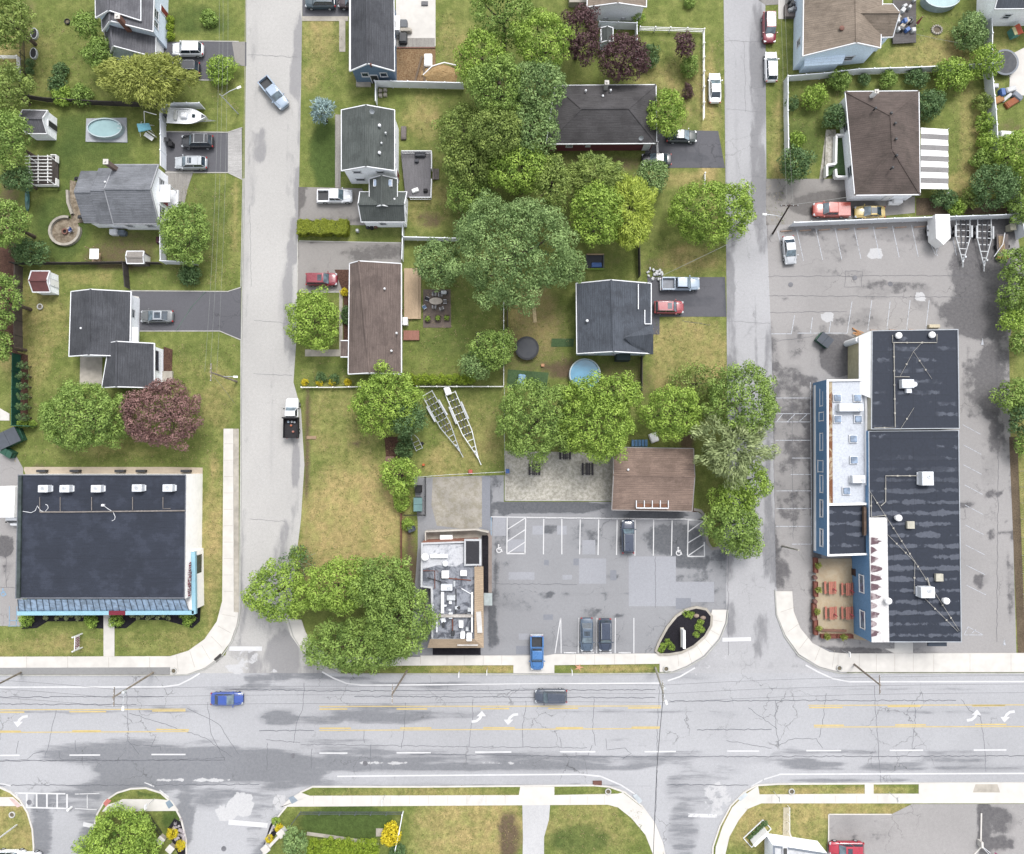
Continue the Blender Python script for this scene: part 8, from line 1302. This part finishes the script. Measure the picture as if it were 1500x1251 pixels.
# wheel stops
def stop(px, py, ln, rz, mat, label, group): c = P(px, py, .15); H = T('wheel_stop', label, 'wheel stop', (c.x, c.y, .03), group, radians(rz)); k = MB(); k.add([(-ln / 2, -.1, 0), (ln / 2, -.1, 0), (ln / 2, .1, 0), (-ln / 2, .1, 0), (-ln / 2 + .03, -.06, .14), (ln / 2 - .03, -.06, .14), (ln / 2 - .03, .06, .14), (-ln / 2 + .03, .06, .14)], [(3, 2, 1, 0), (4, 5, 6, 7), (0, 1, 5, 4), (1, 2, 6, 5), (2, 3, 7, 6), (3, 0, 4, 7)]); k.build('block', mat, H, 0, False); k = MB(); [k.cyl((x, 0, .13), .03, .03, 6) for x in (-ln * .35, ln * .35)]; k.build('spikes', DARKMET, H, 0, False)
for i in range(9): stop(782 + i * 26.6, 758.5 + i * .25, 2.0, 0, WL, 'white wheel stop along the upper row of bays', 'wheel stops of the upper row')
for x in (835, 861, 887, 915): stop(x, 956.5, 1.8, 0, WL, 'white wheel stop along the lower row of bays', 'wheel stops of the lower row')
for i in range(9): stop(1152 + i * 28, 338 - i * .9, 1.7, 5, M('stop_tan', (206, 178, 160), .8, .12), 'tan wheel stop along the vinyl fence of the back lot', 'wheel stops of the back lot')
for i in range(3): stop(1283 + i * 28, 484 - i * .4, 1.6, -5, M('stop_tan', (206, 178, 160), .8, .12), 'pale wheel stop against the north wall of the dark roofed building', 'wheel stops against the north wall')
# boards by the white canopy, cream box
c = P(1258, 487, .2); H = T('board_pile', 'pile of loose orange boards beside the white water tank', 'boards', (c.x, c.y, .03)); rs = random.Random(8)
for i in range(7): k = MB(); k.box((rs.uniform(-.4, .4), rs.uniform(-.5, .3), .05 + i * .03), (1.6, .12, .04), rs.uniform(-.8, .4)); k.build('board', M('board_orange', (214, 160, 110)), H, 0, False)
c = P(1368, 478, .3); o = MB(); H = T('concrete_block', 'cream block on the north side of the dark roofed building', 'block', (c.x, c.y, .03)); k = MB(); k.bev((0, 0, .25), (1.6, .5, .5), .04); k.build('body', M('block_cream', (226, 214, 186)), H, 0, False)
# junk corner
c = P(1468, 358, .4); H = T('flatbed_trailer', 'old flatbed trailer carrying poles and an orange end board', 'trailer', (c.x, c.y, .03)); k = MB(); k.box((0, -.2, .45), (1.7, 3.4, .1)); k.build('bed', WOOD, H, 0, False); k = MB(); k.bev((-.1, -2.05, .55), (1.6, .35, .35), .05); k.build('end_board', M('board_bright_orange', (226, 106, 70)), H, 0, False)
for i in range(6): k = MB(); k.beam((-.5 + i * .16, -1.2, .55), (-.6 + i * .12, 1.2, .56), .08, .06); k.build('pole', TIMBER, H, 0, False)
for s in (-1, 1): k = MB(); vs = [(s * .95 + e, -.3 + .28 * cos(2 * pi * i / 12), .28 + .28 * sin(2 * pi * i / 12)) for e in (-.08, .08) for i in range(12)]; k.add(vs, [(i, (i + 1) % 12, 12 + (i + 1) % 12, 12 + i) for i in range(12)] + [tuple(range(12)), tuple(range(12, 24))]); k.build('wheel', BLACK, H, 0, False)
bin_('cream storage box against the fence in the junk corner', 1484, 332, M('box_cream', (222, 218, 196)), .8, 1.0, 'storage_box', 'box'); rs = random.Random(4)
o = T('gutter_length', 'bent white gutter length leaning over the flatbed trailer', 'gutter', P(1466, 360)); k = MB(); k.tube([P(1472, 341, .9), P(1469, 358, .9), P(1456, 376, .5)], .06, 6); k.build('tube', TRIM, o)
# scattered yard things
def item(name, label, cat, px, py, mat, dims, z=.0, rz=0, group=None, top=None):
    c = P(px, py, dims[2]); H = T(name, label, cat, (c.x, c.y, z), group, radians(rz)); k = MB(); k.bev((0, 0, dims[2] / 2), dims, min(dims) * .2); k.build('body', mat, H, 0, False)
    k = MB(); k.bev((0, 0, dims[2] + .02), (dims[0] * .82, dims[1] * .82, .05), .015); k.build('top', top or mat, H, 0, False); return H
item('surfboard', 'cream surfboard lying on the bare soil below the big oak', 'surfboard', 783, 461, M('surf_cream', (228, 206, 160)), (.55, 2.3, .1), rz=5); item('play_cooker', 'pale blue play kitchen on the artificial turf', 'toy', 764, 556, M('toy_blue', (150, 190, 222)), (1.1, 1.6, .8), rz=-8); item('football', 'small orange goal cushion near the round blue pool', 'cushion', 795, 535, M('toy_orange', (226, 170, 130)), (.5, .45, .3)) 
c = P(872, 383, .3); H = T('sand_pit', 'timber framed play pit with blue toys between the oak and the lime tree', 'sandpit', (c.x, c.y, 0)); [(lambda k: (k.box(v, d), k.build('edge', m, H, 0, False)))(MB()) for v, d, m in (((0, 1.1, .15), (2.6, .15, .3), TIMBER), ((0, -1.1, .15), (2.6, .2, .3), M('toy_lime', (140, 170, 70))), ((1.25, 0, .15), (.15, 2.1, .3), M('frame_slate', (110, 116, 110))), ((-1.25, 0, .15), (.15, 2.1, .3), DARKMET))]; k = MB(); k.box((0, 0, .06), (2.3, 2.0, .1)); k.build('lining', M('lining_dark', (70, 72, 80)), H, 0, False); k = MB(); k.bev((.2, -.5, .2), (1.5, .7, .2), .05); k.build('tarp', PB_, H, 0, False)
rs = random.Random(12)
for i in range(16): x, y = 958 + rs.gauss(0, 6), 397 + rs.gauss(0, 6); item('plastic_tub', 'small white tub in the litter at the head of the silver pickup driveway', 'tub', x, y, PW_, (rs.uniform(.3, .6), rs.uniform(.25, .5), rs.uniform(.15, .4)), .02, rs.uniform(0, 90), 'white tubs at the head of the silver pickup driveway')
for i in range(16): x, y = 1325 + rs.uniform(-14, 14), 28 + rs.uniform(-26, 22); item('deck_clutter', 'household item heaped on the dark deck of the tan roofed house', 'clutter', x, y, [PW_, M('clutter_cream', (214, 204, 190)), PB_, DARKMET, PW_][i % 5], (rs.uniform(.4, .9), rs.uniform(.3, .8), rs.uniform(.3, .8)), .5, rs.uniform(0, 90), 'items heaped on the dark deck')
for i in range(7): x, y = 1160 + rs.uniform(-8, 10), 10 + rs.uniform(-8, 8); item('porch_clutter', 'household item on the front porch of the tan roofed house', 'clutter', x, y, [PW_, M('clutter_grey', (150, 150, 156)), DARKMET][i % 3], (rs.uniform(.4, .8), rs.uniform(.3, .6), rs.uniform(.3, .7)), .6, rs.uniform(0, 90), 'items on the front porch')
c = P(1345, 34, 1.2); H = T('folded_parasol', 'closed crimson parasol at the edge of the dark deck', 'parasol', (c.x, c.y, .02)); k = MB(); k.tube([(0, 0, 0), (.2, .5, 2.0)], .03, 6); k.build('pole', TRIM, H, 0, False); k = MB(); k.tube([(.08, .2, .9), (.2, .5, 2.0)], [.22, .06], 8); k.build('canopy', PMR, H, 0, False)
c = P(1488, 46, .8); H = T('toy_house', 'plastic toy house with orange roof and teal walls by the trampoline', 'playhouse', (c.x, c.y, 0), None, radians(20)); k = MB(); k.bev((0, 0, .55), (1.2, 1.3, 1.1), .05); k.build('wall', M('toy_teal', (120, 190, 176)), H, 0, False); k = MB(); k.add([(-.2, -.75, 1.1), (.75, -.75, 1.1), (.75, .75, 1.1), (-.2, .75, 1.1), (.25, -.75, 1.5), (.25, .75, 1.5)], [(0, 1, 4), (3, 5, 2), (0, 4, 5, 3), (1, 2, 5, 4)]); k.build('roof', M('toy_orange2', (226, 112, 84)), H, 0, False); k = MB(); k.box((-.4, 0, 1.12), (.5, 1.2, .06)); k.build('awning', M('toy_cream', (230, 226, 170)), H, 0, False)
for i, (x, y, m, d) in enumerate(((1457,125,PW_,(1.4,.7,.5)),(1470,134,PB_,(.7,1.2,.7)),(1482,130,PW_,(1.6,.8,.5)),(1462,146,M('board_brown', (190, 140, 90)),(2.0,1.0,.4)),(1485,148,M('board_rust', (176, 104, 66)),(2.6,1.0,.4)),(1476,142,PW_,(1.8,.5,.3)),(1492,140,M('clutter_slate', (150, 158, 170)),(.8,1.6,.6)))): item('yard_junk', ['white sack left in the junk pile below the trampoline', 'blue crate standing in the junk pile below the trampoline', 'white boat cover in the junk pile below the trampoline', 'light brown board stack at the bottom of the junk pile', 'rust brown board stack at the bottom of the junk pile', 'white panel lying on the junk pile', 'slate grey box at the right edge beside the junk pile'][i], 'junk', x, y, m, d, 0, 8 * i)
c = P(1473, 197, .6); H = T('water_tank', 'white tank lying on its side at the right edge lawn', 'tank', (c.x, c.y, 0)); k = MB(); k.tube([(-.9, 0, .55), (.9, -.1, .55)], .55, 14); k.build('shell', WHITE, H, 0, False); k = MB(); k.tube([(-.95, 0, .55), (-.9, 0, .55)], .3, 12); k.build('cap', GALV, H, 0, False)
c = P(1244, 232, .9); H = T('garden_table', 'small brown table on the green carpeted porch', 'table', (c.x, c.y, .45)); k = MB(); k.box((0, 0, .6), (.9, 1.0, .06)); k.build('table_top', M('tan_table', (176, 150, 134)), H, 0, False); k = MB(); [k.beam((sx * .35, sy * .4, 0), (sx * .35, sy * .4, .58), .05, .05) for sx in (-1, 1) for sy in (-1, 1)]; k.build('legs', DARKMET, H, 0, False)
for i, (x, y) in enumerate(((557, 132), (564, 131), (557, 139), (564, 138))): item('paver_stack', 'stack of pale pavers behind the white return fence', 'pavers', x, y, CONCD, (.55, .5, .4), group='paver stacks behind the return fence')
item('white_tank', 'white storage chest on the dug soil beside the slate blue house', 'chest', 627, 87, WHITE, (1.2, 1.9, .6)); item('heating_unit', 'grey unit against the east wall of the dark grey house', 'unit', 591, 34, M('unit_grey', (130, 134, 140)), (1.1, 1.4, .8)); item('work_bench', 'pale bench on the concrete patio beside the dark grey house', 'bench', 594, 43, CONCD, (1.8, .6, .7)); item('patio_heater', 'dark grill cart on the concrete patio at the slate blue house', 'cart', 590, 54, DARKMET, (1.2, 1.6, .8)); item('square_drain', 'square grey lid at the top of the concrete patio', 'lid', 622, 5, M('lid_grey2', (130, 130, 134)), (1.0, .7, .15), .05)
c = P(616, 70, .1); H = T('brick_border', 'line of red bricks at the foot of the concrete patio', 'brick edging', (c.x, c.y, .05)); [(lambda k: (k.box((-3.4 + i * .29, 0, .06), (.26, .2, .1)), k.build('brick', BRICK, H, 0, False)))(MB()) for i in range(20)]
c = P(645, 108, .3); H = T('soil_heap', 'heap of sandy soil with white edging beside the dug yard', 'soil heap', (c.x, c.y, 0)); rng = np.random.default_rng(3); bmv = []; k = MB(); n = 18
for r_, z_ in ((2.6, 0), (2.0, .45), (1.2, .8), (.4, .95)): k.v += [(r_ * 1.1 * cos(2 * pi * i / n) * rng.uniform(.88, 1.12), r_ * .62 * sin(2 * pi * i / n) * rng.uniform(.88, 1.12), z_ + rng.uniform(-.05, .05)) for i in range(n)]
for a in range(3):
    for i in range(n): k.f.append([a * n + i, a * n + (i + 1) % n, a * n + n + (i + 1) % n, a * n + n + i]); k.mi.append(0)
k.f.append(list(range(3 * n, 4 * n))); k.mi.append(0); k.build('heap', stones('sandy_soil', (214, 184, 136), (184, 150, 104)), H, 0, False); k = MB(); k.tube([(-2.6, -.2, .3), (-1.2, .9, .75), (.6, 1.6, .5), (2.4, 1.3, .3)], .1, 6); k.build('edging_pipe', WHITE, H, 0, False)
for i in range(2): o = T('plank', 'timber plank ramp over the dug soil, ' + ('left' if i == 0 else 'right') + ' one', 'plank', P(611 + i * 8, 100)); k = MB(); k.beam(P(618 + i * 3, 82 + i * 14, .4), P(608 + i * 14, 119, .15), .28, .07); k.build('board', M('plank_brown', (128, 108, 88)), o)
# signs
c = P(112, 941, 1.2); H = T('lawn_sign', 'white framed lawn sign with dark red lettering in front of the left shop', 'sign', (c.x, c.y, 0)); 
for y in (931, 951.5): k = MB(); a = P(113, y, 1.2); k.beam((a.x, a.y, 0), (a.x, a.y, 2.3), .16, .16); k.build('post', WHITE, H)
a, b = P(113, 931, 1.5), P(113, 951.5, 1.5); k = MB(); k.beam((a.x, a.y, 1.5), (a.x, b.y, 1.5), .08, 1.1); k.build('sign_panel', WHITE, H); k = MB(); rs = random.Random(6)
for row, z in enumerate((1.8, 1.45, 1.15)):
    y = a.y - .2
    while y > b.y + .3: w_ = rs.uniform(.1, .24); k.box((a.x + .055, y - w_ / 2, z), (.03, w_, .22)); y -= w_ + .07
k.build('lettering', SR, H)
IS = [(960,953),(966,938),(977,918),(990,902),(1004,893),(1019,889),(1034,892),(1042,902),(1041,916),(1032,932),(1016,946),(998,955),(980,958),(966,958)]
c = P(1005, 925); H = T('kerbed_planter', 'teardrop mulch planter with stone kerb at the lot entrance', 'planter', (c.x, c.y, 0)); k = MB(); ribbon(k, IS, .35, .3, .3, closed=True); k.build('kerb', CONCD, H); k = MB(); k.prism(pl(IS), 0, .2); k.build('mulch', MULCH, H)
rng = np.random.default_rng(9)
for i, (x, y) in enumerate(((972,946),(978,940),(968,952),(984,948),(1012,900),(1026,912),(1028,922),(1020,930),(1004,898),(1022,918))): tree('low leafy ground plant in the teardrop mulch planter', x, y, 5, .45, 'bright', name='ground_plant', cat='plant', group='ground plants in the teardrop planter', flatn=.5, dens=.7)
for x, y, l in ((1020,902,'left'),(1030,905,'right')): c = P(x, y, .3); H = T('boulder', l + ' tan boulder in the teardrop planter', 'boulder', (c.x, c.y, .2)); k = MB(); k.lathe((0, 0, -.05), [(.3, 0), (.38, .15), (.28, .32), (.1, .38)], 9, 1.1, .8); k.build('stone', M('boulder_tan', (176, 156, 140), .9, .2, 2), H, 50, False)
c = P(1001.5, 936, 1.2); H = T('monument_sign', 'white slab sign standing in the teardrop mulch planter', 'sign', (c.x, c.y, .2)); k = MB(); k.bev((0, 0, .75), (.35, 2.6, 1.3), .04); k.build('slab', WHITE, H, 0, False); k = MB(); k.box((0, 0, .06), (.5, 2.8, .12)); k.build('plinth', CONCD, H, 0, False)
c = P(1112, 1225, .9); H = T('monument_sign', 'long white sign with grey face in the framed bed on the bottom right lawn', 'sign', (c.x, c.y, .11), None, radians(42)); k = MB(); k.bev((0, 0, .9), (2.7, .4, 1.5), .04); k.build('slab', WHITE, H, 0, False); k = MB(); k.box((0, -.215, .95), (2.4, .03, 1.1)); k.build('face', M('face_slate', (120, 126, 142)), H, 0, False)
for s in (-1, 1): k = MB(); k.beam((-1.9, s * .85, .05), (1.9, s * .85, .05), .1, .14); k.beam((s * 1.9, -.85, .05), (s * 1.9, .85, .05), .1, .14); k.build('bed_edge', TRIM, H, 0, False)
for i in range(5): tree('small dark bush in the framed sign bed', 1100 + i * 5, 1226 - i * 5, 4.5, .5, 'dark', name='ground_plant', cat='plant', group='bushes in the framed sign bed')
for x, y, l in ((412,1221,'upper'),(389,1244,'lower')): c = P(x, y, 1.1); H = T('gate_pillar', l + ' white pillar beside the yellow bushes', 'pillar', (c.x, c.y, .11), None, radians(40)); k = MB(); k.box((0, 0, .5), (.8, .8, 1.0)); k.build('shaft', TRIM, H, 0, False); k = MB(); k.bev((0, 0, 1.08), (1.05, 1.05, .16), .05); k.build('cap', CONC, H, 0, False)
c = P(401, 1233, .8); H = T('low_wall', 'low white wall between the two white pillars', 'wall', (c.x, c.y, .11), None, radians(46)); k = MB(); k.box((0, 0, .4), (2.4, .3, .8)); k.build('body', TRIM, H, 0, False); k = MB(); k.box((0, 0, .83), (2.4, .4, .06)); k.build('coping', CONC, H, 0, False)
for x, y, l in ((236,1230,'upper'),(250,1243,'lower')): c = P(x, y, .6); H = T('stone_pier', l + ' pale stone pier beside the island flower bed', 'pier', (c.x, c.y, .11), None, radians(-40)); k = MB(); k.bev((0, 0, .35), (.9, .9, .7), .04); k.build('shaft', CONCD, H, 0, False); k = MB(); k.bev((0, 0, .74), (1.0, 1.0, .08), .03); k.build('cap', CONC, H, 0, False)
pad('mulch_bed', [(245,1215),(256,1198),(266,1204),(272,1228),(273,1250),(262,1252)], MULCH, .13, .02); pad('mulch_bed', [(396,1208),(404,1196),(414,1208),(392,1240),(387,1250),(386,1240)], MULCH, .13, .02)
rs = random.Random(3)
for i in range(26): u = rs.random(); x, y = 258 + rs.uniform(-5, 9) + u * 6, 1200 + u * 44; item_ = tree('small pale flower clump in the island flower bed', x, y, 1.8, .25, 'flower', name='flower_clump', cat='flowers', group='pale flower clumps in the island bed', dens=.6)
for i in range(12): u = rs.random(); tree('small pale flower clump beside the yellow bushes and white pillars', 407 - u * 16 + rs.uniform(-3, 3), 1202 + u * 34, 1.8, .25, 'flower', name='flower_clump', cat='flowers', group='pale flower clumps by the white pillars', dens=.6)
# steps and handrails to the cottage
pad('path', [(1147,1182),(1156,1182),(1157,1218),(1162,1230),(1160,1240),(1138,1240),(1130,1260),(1120,1260),(1122,1235),(1146,1222)], M('path_cream', (220, 210, 184), .9, .08), .16, .05)
c = P(1157, 1200); H = T('handrail', 'white handrail along the cream path to the cottage', 'handrail', (c.x, c.y, .15)); k = MB(); k.tube([P(1157, 1183, 1.0), P(1157, 1222, 1.0), P(1162, 1232, 1.0)], .035, 6); [k.tube([P(1157, y, 1.0), Vector((*P(1157, y, 1.0)[:2], .15))], .03, 5) for y in (1184, 1196, 1208, 1221)]; k.build('rail', WHITE, H)
k = MB(); ribbon(k, [(1213,1192),(1213,1250)], .14, .2, .06); ribbon(k, [(1213,1192),(1305,1192)], .14, .2, .06); ribbon(k, [(1436,1190),(1435,1240),(1424,1252)], .2, .26, .12); o = k.build('kerb', CONC); o['kind'] = 'structure'
c = P(1439, 1238, 1); H = T('banner_stand', 'cream post with pale struts and a pink banner at the bottom right edge', 'banner', (c.x, c.y, .15)); k = MB(); k.box((0, 0, .45), (.3, .8, .9)); k.build('post', CONC, H, 0, False); k = MB(); k.tube([(.1, -.4, .9), (1.3, -1.6, .2)], .04, 6); k.tube([(.1, -.3, .9), (1.5, -1.4, .2)], .04, 6); k.build('struts', TRIM, H, 0, False); k = MB(); k.add([(2.0, -1.2, .4), (2.0, -2.6, .4), (3.0, -2.2, 1.0), (2.4, -1.3, 1.2)], [(0, 1, 2, 3)]); k.build('banner', M('banner_pink', (228, 120, 170)), H, 0, False)
# kerbed finger island by the upper bays
k = MB(); ribbon(k, [(1016,746),(1026,748),(1033,757),(1034,780),(1036,795),(1043,804),(1052,803),(1055,796)], .4, .16, .16); o = k.build('kerb', M('kerb_grey', (170, 166, 160), .9, .12)); o['kind'] = 'structure'
sheet('lawn', [(1017,690),(1060,690),(1064,745),(1060,790),(1052,800),(1043,802),(1037,790),(1035,760),(1027,748),(1016,747)], .06, GRASS, 1.0, FG, .06)
c = P(875, 1147.5, .1); H = T('storm_drain', 'rusty storm drain grate in the south kerb of the main road', 'drain', (c.x, c.y, .06)); k = MB(); k.box((0, 0, .04), (1.3, .75, .05)); k.build('frame', M('rust_dark', (120, 84, 74)), H, 0, False); k = MB(); [k.box((-.45 + i * .18, 0, .07), (.08, .55, .03)) for i in range(6)]; k.build('grate', M('rust_mid', (150, 104, 92)), H, 0, False)
c = P(320, 963.5, .1); H = T('storm_drain', 'dark storm drain in the curved kerb at the left street corner', 'drain', (c.x, c.y, .06), None, radians(42)); k = MB(); k.box((0, 0, .05), (1.3, .6, .05)); k.build('frame', M('iron_dark', (96, 92, 88)), H, 0, False); k = MB(); [k.box((-.45 + i * .18, 0, .08), (.08, .45, .03)) for i in range(6)]; k.build('grate', BLACK, H, 0, False)
for x, y, m in ((1252,407,CONCD),(429,1107,BLACK),(535,1118,BLACK),(328,1243,CONCD),(1158,417,BLACK),(43,1175,BLACK),(1304,416,CONCD)):
    c = P(x, y); k = MB(); k.cyl((c.x, c.y, .03), .36, .025, 18); o = k.build('manhole_cover', M('manhole_iron', (130, 130, 136), .7, .2)); o['kind'] = 'structure'
c = P(954, 637, .6); H = T('market_tent', 'pale blue ribbed cover behind the brown hall, under the trees', 'cover', (c.x, c.y, 0)); 
c2 = P(937, 649, .8); H.location = (c2.x, c2.y, 0); k = MB(); [k.bev((-.95 + i * .48, 0, .7), (.4, 1.0, .12), .04) for i in range(5)]; k.build('slats', M('cover_blue', (126, 176, 226)), H, 0, False); k = MB(); [k.beam((sx, sy * .4, 0), (sx, sy * .4, .65), .05, .05) for sx in (-1, 1) for sy in (-1, 1)]; k.build('legs', DARKMET, H, 0, False)
item('white_cover', 'white sheeted item behind the brown hall beside the blue cover', 'cover', 958, 641, WHITE, (1.2, 1.4, .5), rz=20); item('timber_pile', 'few sawn planks on the gravel verge of the left street', 'planks', 456, 641, M('plank_pale', (190, 160, 130)), (1.4, .5, .12))
item('traffic_cone_base', 'orange hydrant like marker at the shrubs by the boat trailers', 'marker', 620, 681, M('cone_orange', (226, 120, 70)), (.35, .35, .6)); item('red_crate', 'red and white crate near the south mesh fence', 'crate', 689, 691, M('crate_red', (214, 110, 96)), (.6, .6, .4)); item('trailer_box', 'white box sitting on the tail of the rightmost long trailer', 'box', 656, 573, WHITE, (.9, 1.2, .5), .5, 20)
c = P(848, 977.5, .1); H = T('star_decoration', 'pale orange star shaped marker lying on the verge by the lot', 'marker', (c.x, c.y, .05)); k = MB(); k.prism([((.75 if i % 2 == 0 else .22) * cos(i * pi / 5), (.55 if i % 2 == 0 else .2) * sin(i * pi / 5)) for i in range(10)], 0, .08); k.build('star', M('star_orange', (236, 176, 140)), H, 0, False)
item('mattress_panel', 'reddish brown pallet on the bark mulch by the shrubs', 'pallet', 571, 673, M('pallet_brown', (160, 126, 112)), (1.3, .9, .15)); item('tarp', 'dark brown tarpaulin square on the lawn left of the boundary tree', 'tarpaulin', 702, 498, M('tarp_brown', (84, 66, 64)), (1.0, 2.4, .1))
item('pot', 'grey ash bin standing by the end of the clipped hedge', 'bin', 523, 337, GALV, (.45, .45, .6)); 
for i, (x, y) in enumerate(((538, 332), (544, 333), (550, 331))): item('garden_junk', ['dark bucket', 'black drum', 'rusty pot'][i] + ' at the foot of the white wall by the box hedge house', 'bucket', x, y, [DARKMET, BLACK, BRICK][i], (.5, .5, .5))
for i, (x, y, m) in enumerate(((663, 0, DARKMET), (608, 309, WHITE))): pass
item('ladder', 'small wooden bench with steps by the side wall of the white two storey house', 'bench', 591, 194, WOOD, (.8, 2.0, .4)); item('garden_sofa', 'dark corner sofa on the grey rear deck', 'sofa', 616, 228, M('sofa_dark', (96, 98, 106)), (1.6, .8, .5), .7); item('round_seat', 'dark round chair on the grey rear deck', 'chair', 611, 238, M('sofa_dark', (96, 98, 106)), (.6, .5, .4), .7); item('deck_chair', 'white lounger at the lower left corner of the grey rear deck', 'lounger', 609, 281, WHITE, (1.0, .6, .35), .7, 20)
item('dark_planter', 'dark box planter left of the white two storey house deck corner', 'planter', 624, 281, BLACK, (.6, .5, .4), .7)
item('step_stone', 'grey stone slab on the picket fenced lawn', 'slab', 556, 1219, CONCD, (1.0, 1.1, .08), .11); item('bollard_light', 'white capped bollard at the end of the striped crossing', 'bollard', 99, 1187, WHITE, (.28, .28, .9), .03)
k = MB(); ribbon(k, [(450,1220),(480,1224),(520,1230),(555,1236)], .45, .2, .09); o = k.build('low_kerb_stones', CONCD); o['kind'] = 'structure'; o.name = 'kerb'
for i, (x, y, l) in enumerate(((143, 352, 'white propane tank by the south wall of the stepped roof house'), (176, 343, 'grey air unit by the south wall of the stepped roof house'), (231, 350, 'red and black mower near the tall white fence'))): item('yard_unit', l, ['tank', 'unit', 'mower'][i], [165, 177, 231][i], [339, 340, 351][i], [TRIM, M('unit_blue_grey', (130, 142, 156)), M('mower_red', (90, 50, 60))][i], [(1.2, .9, .8), (1.1, .8, .8), (.6, 1.0, .5)][i])
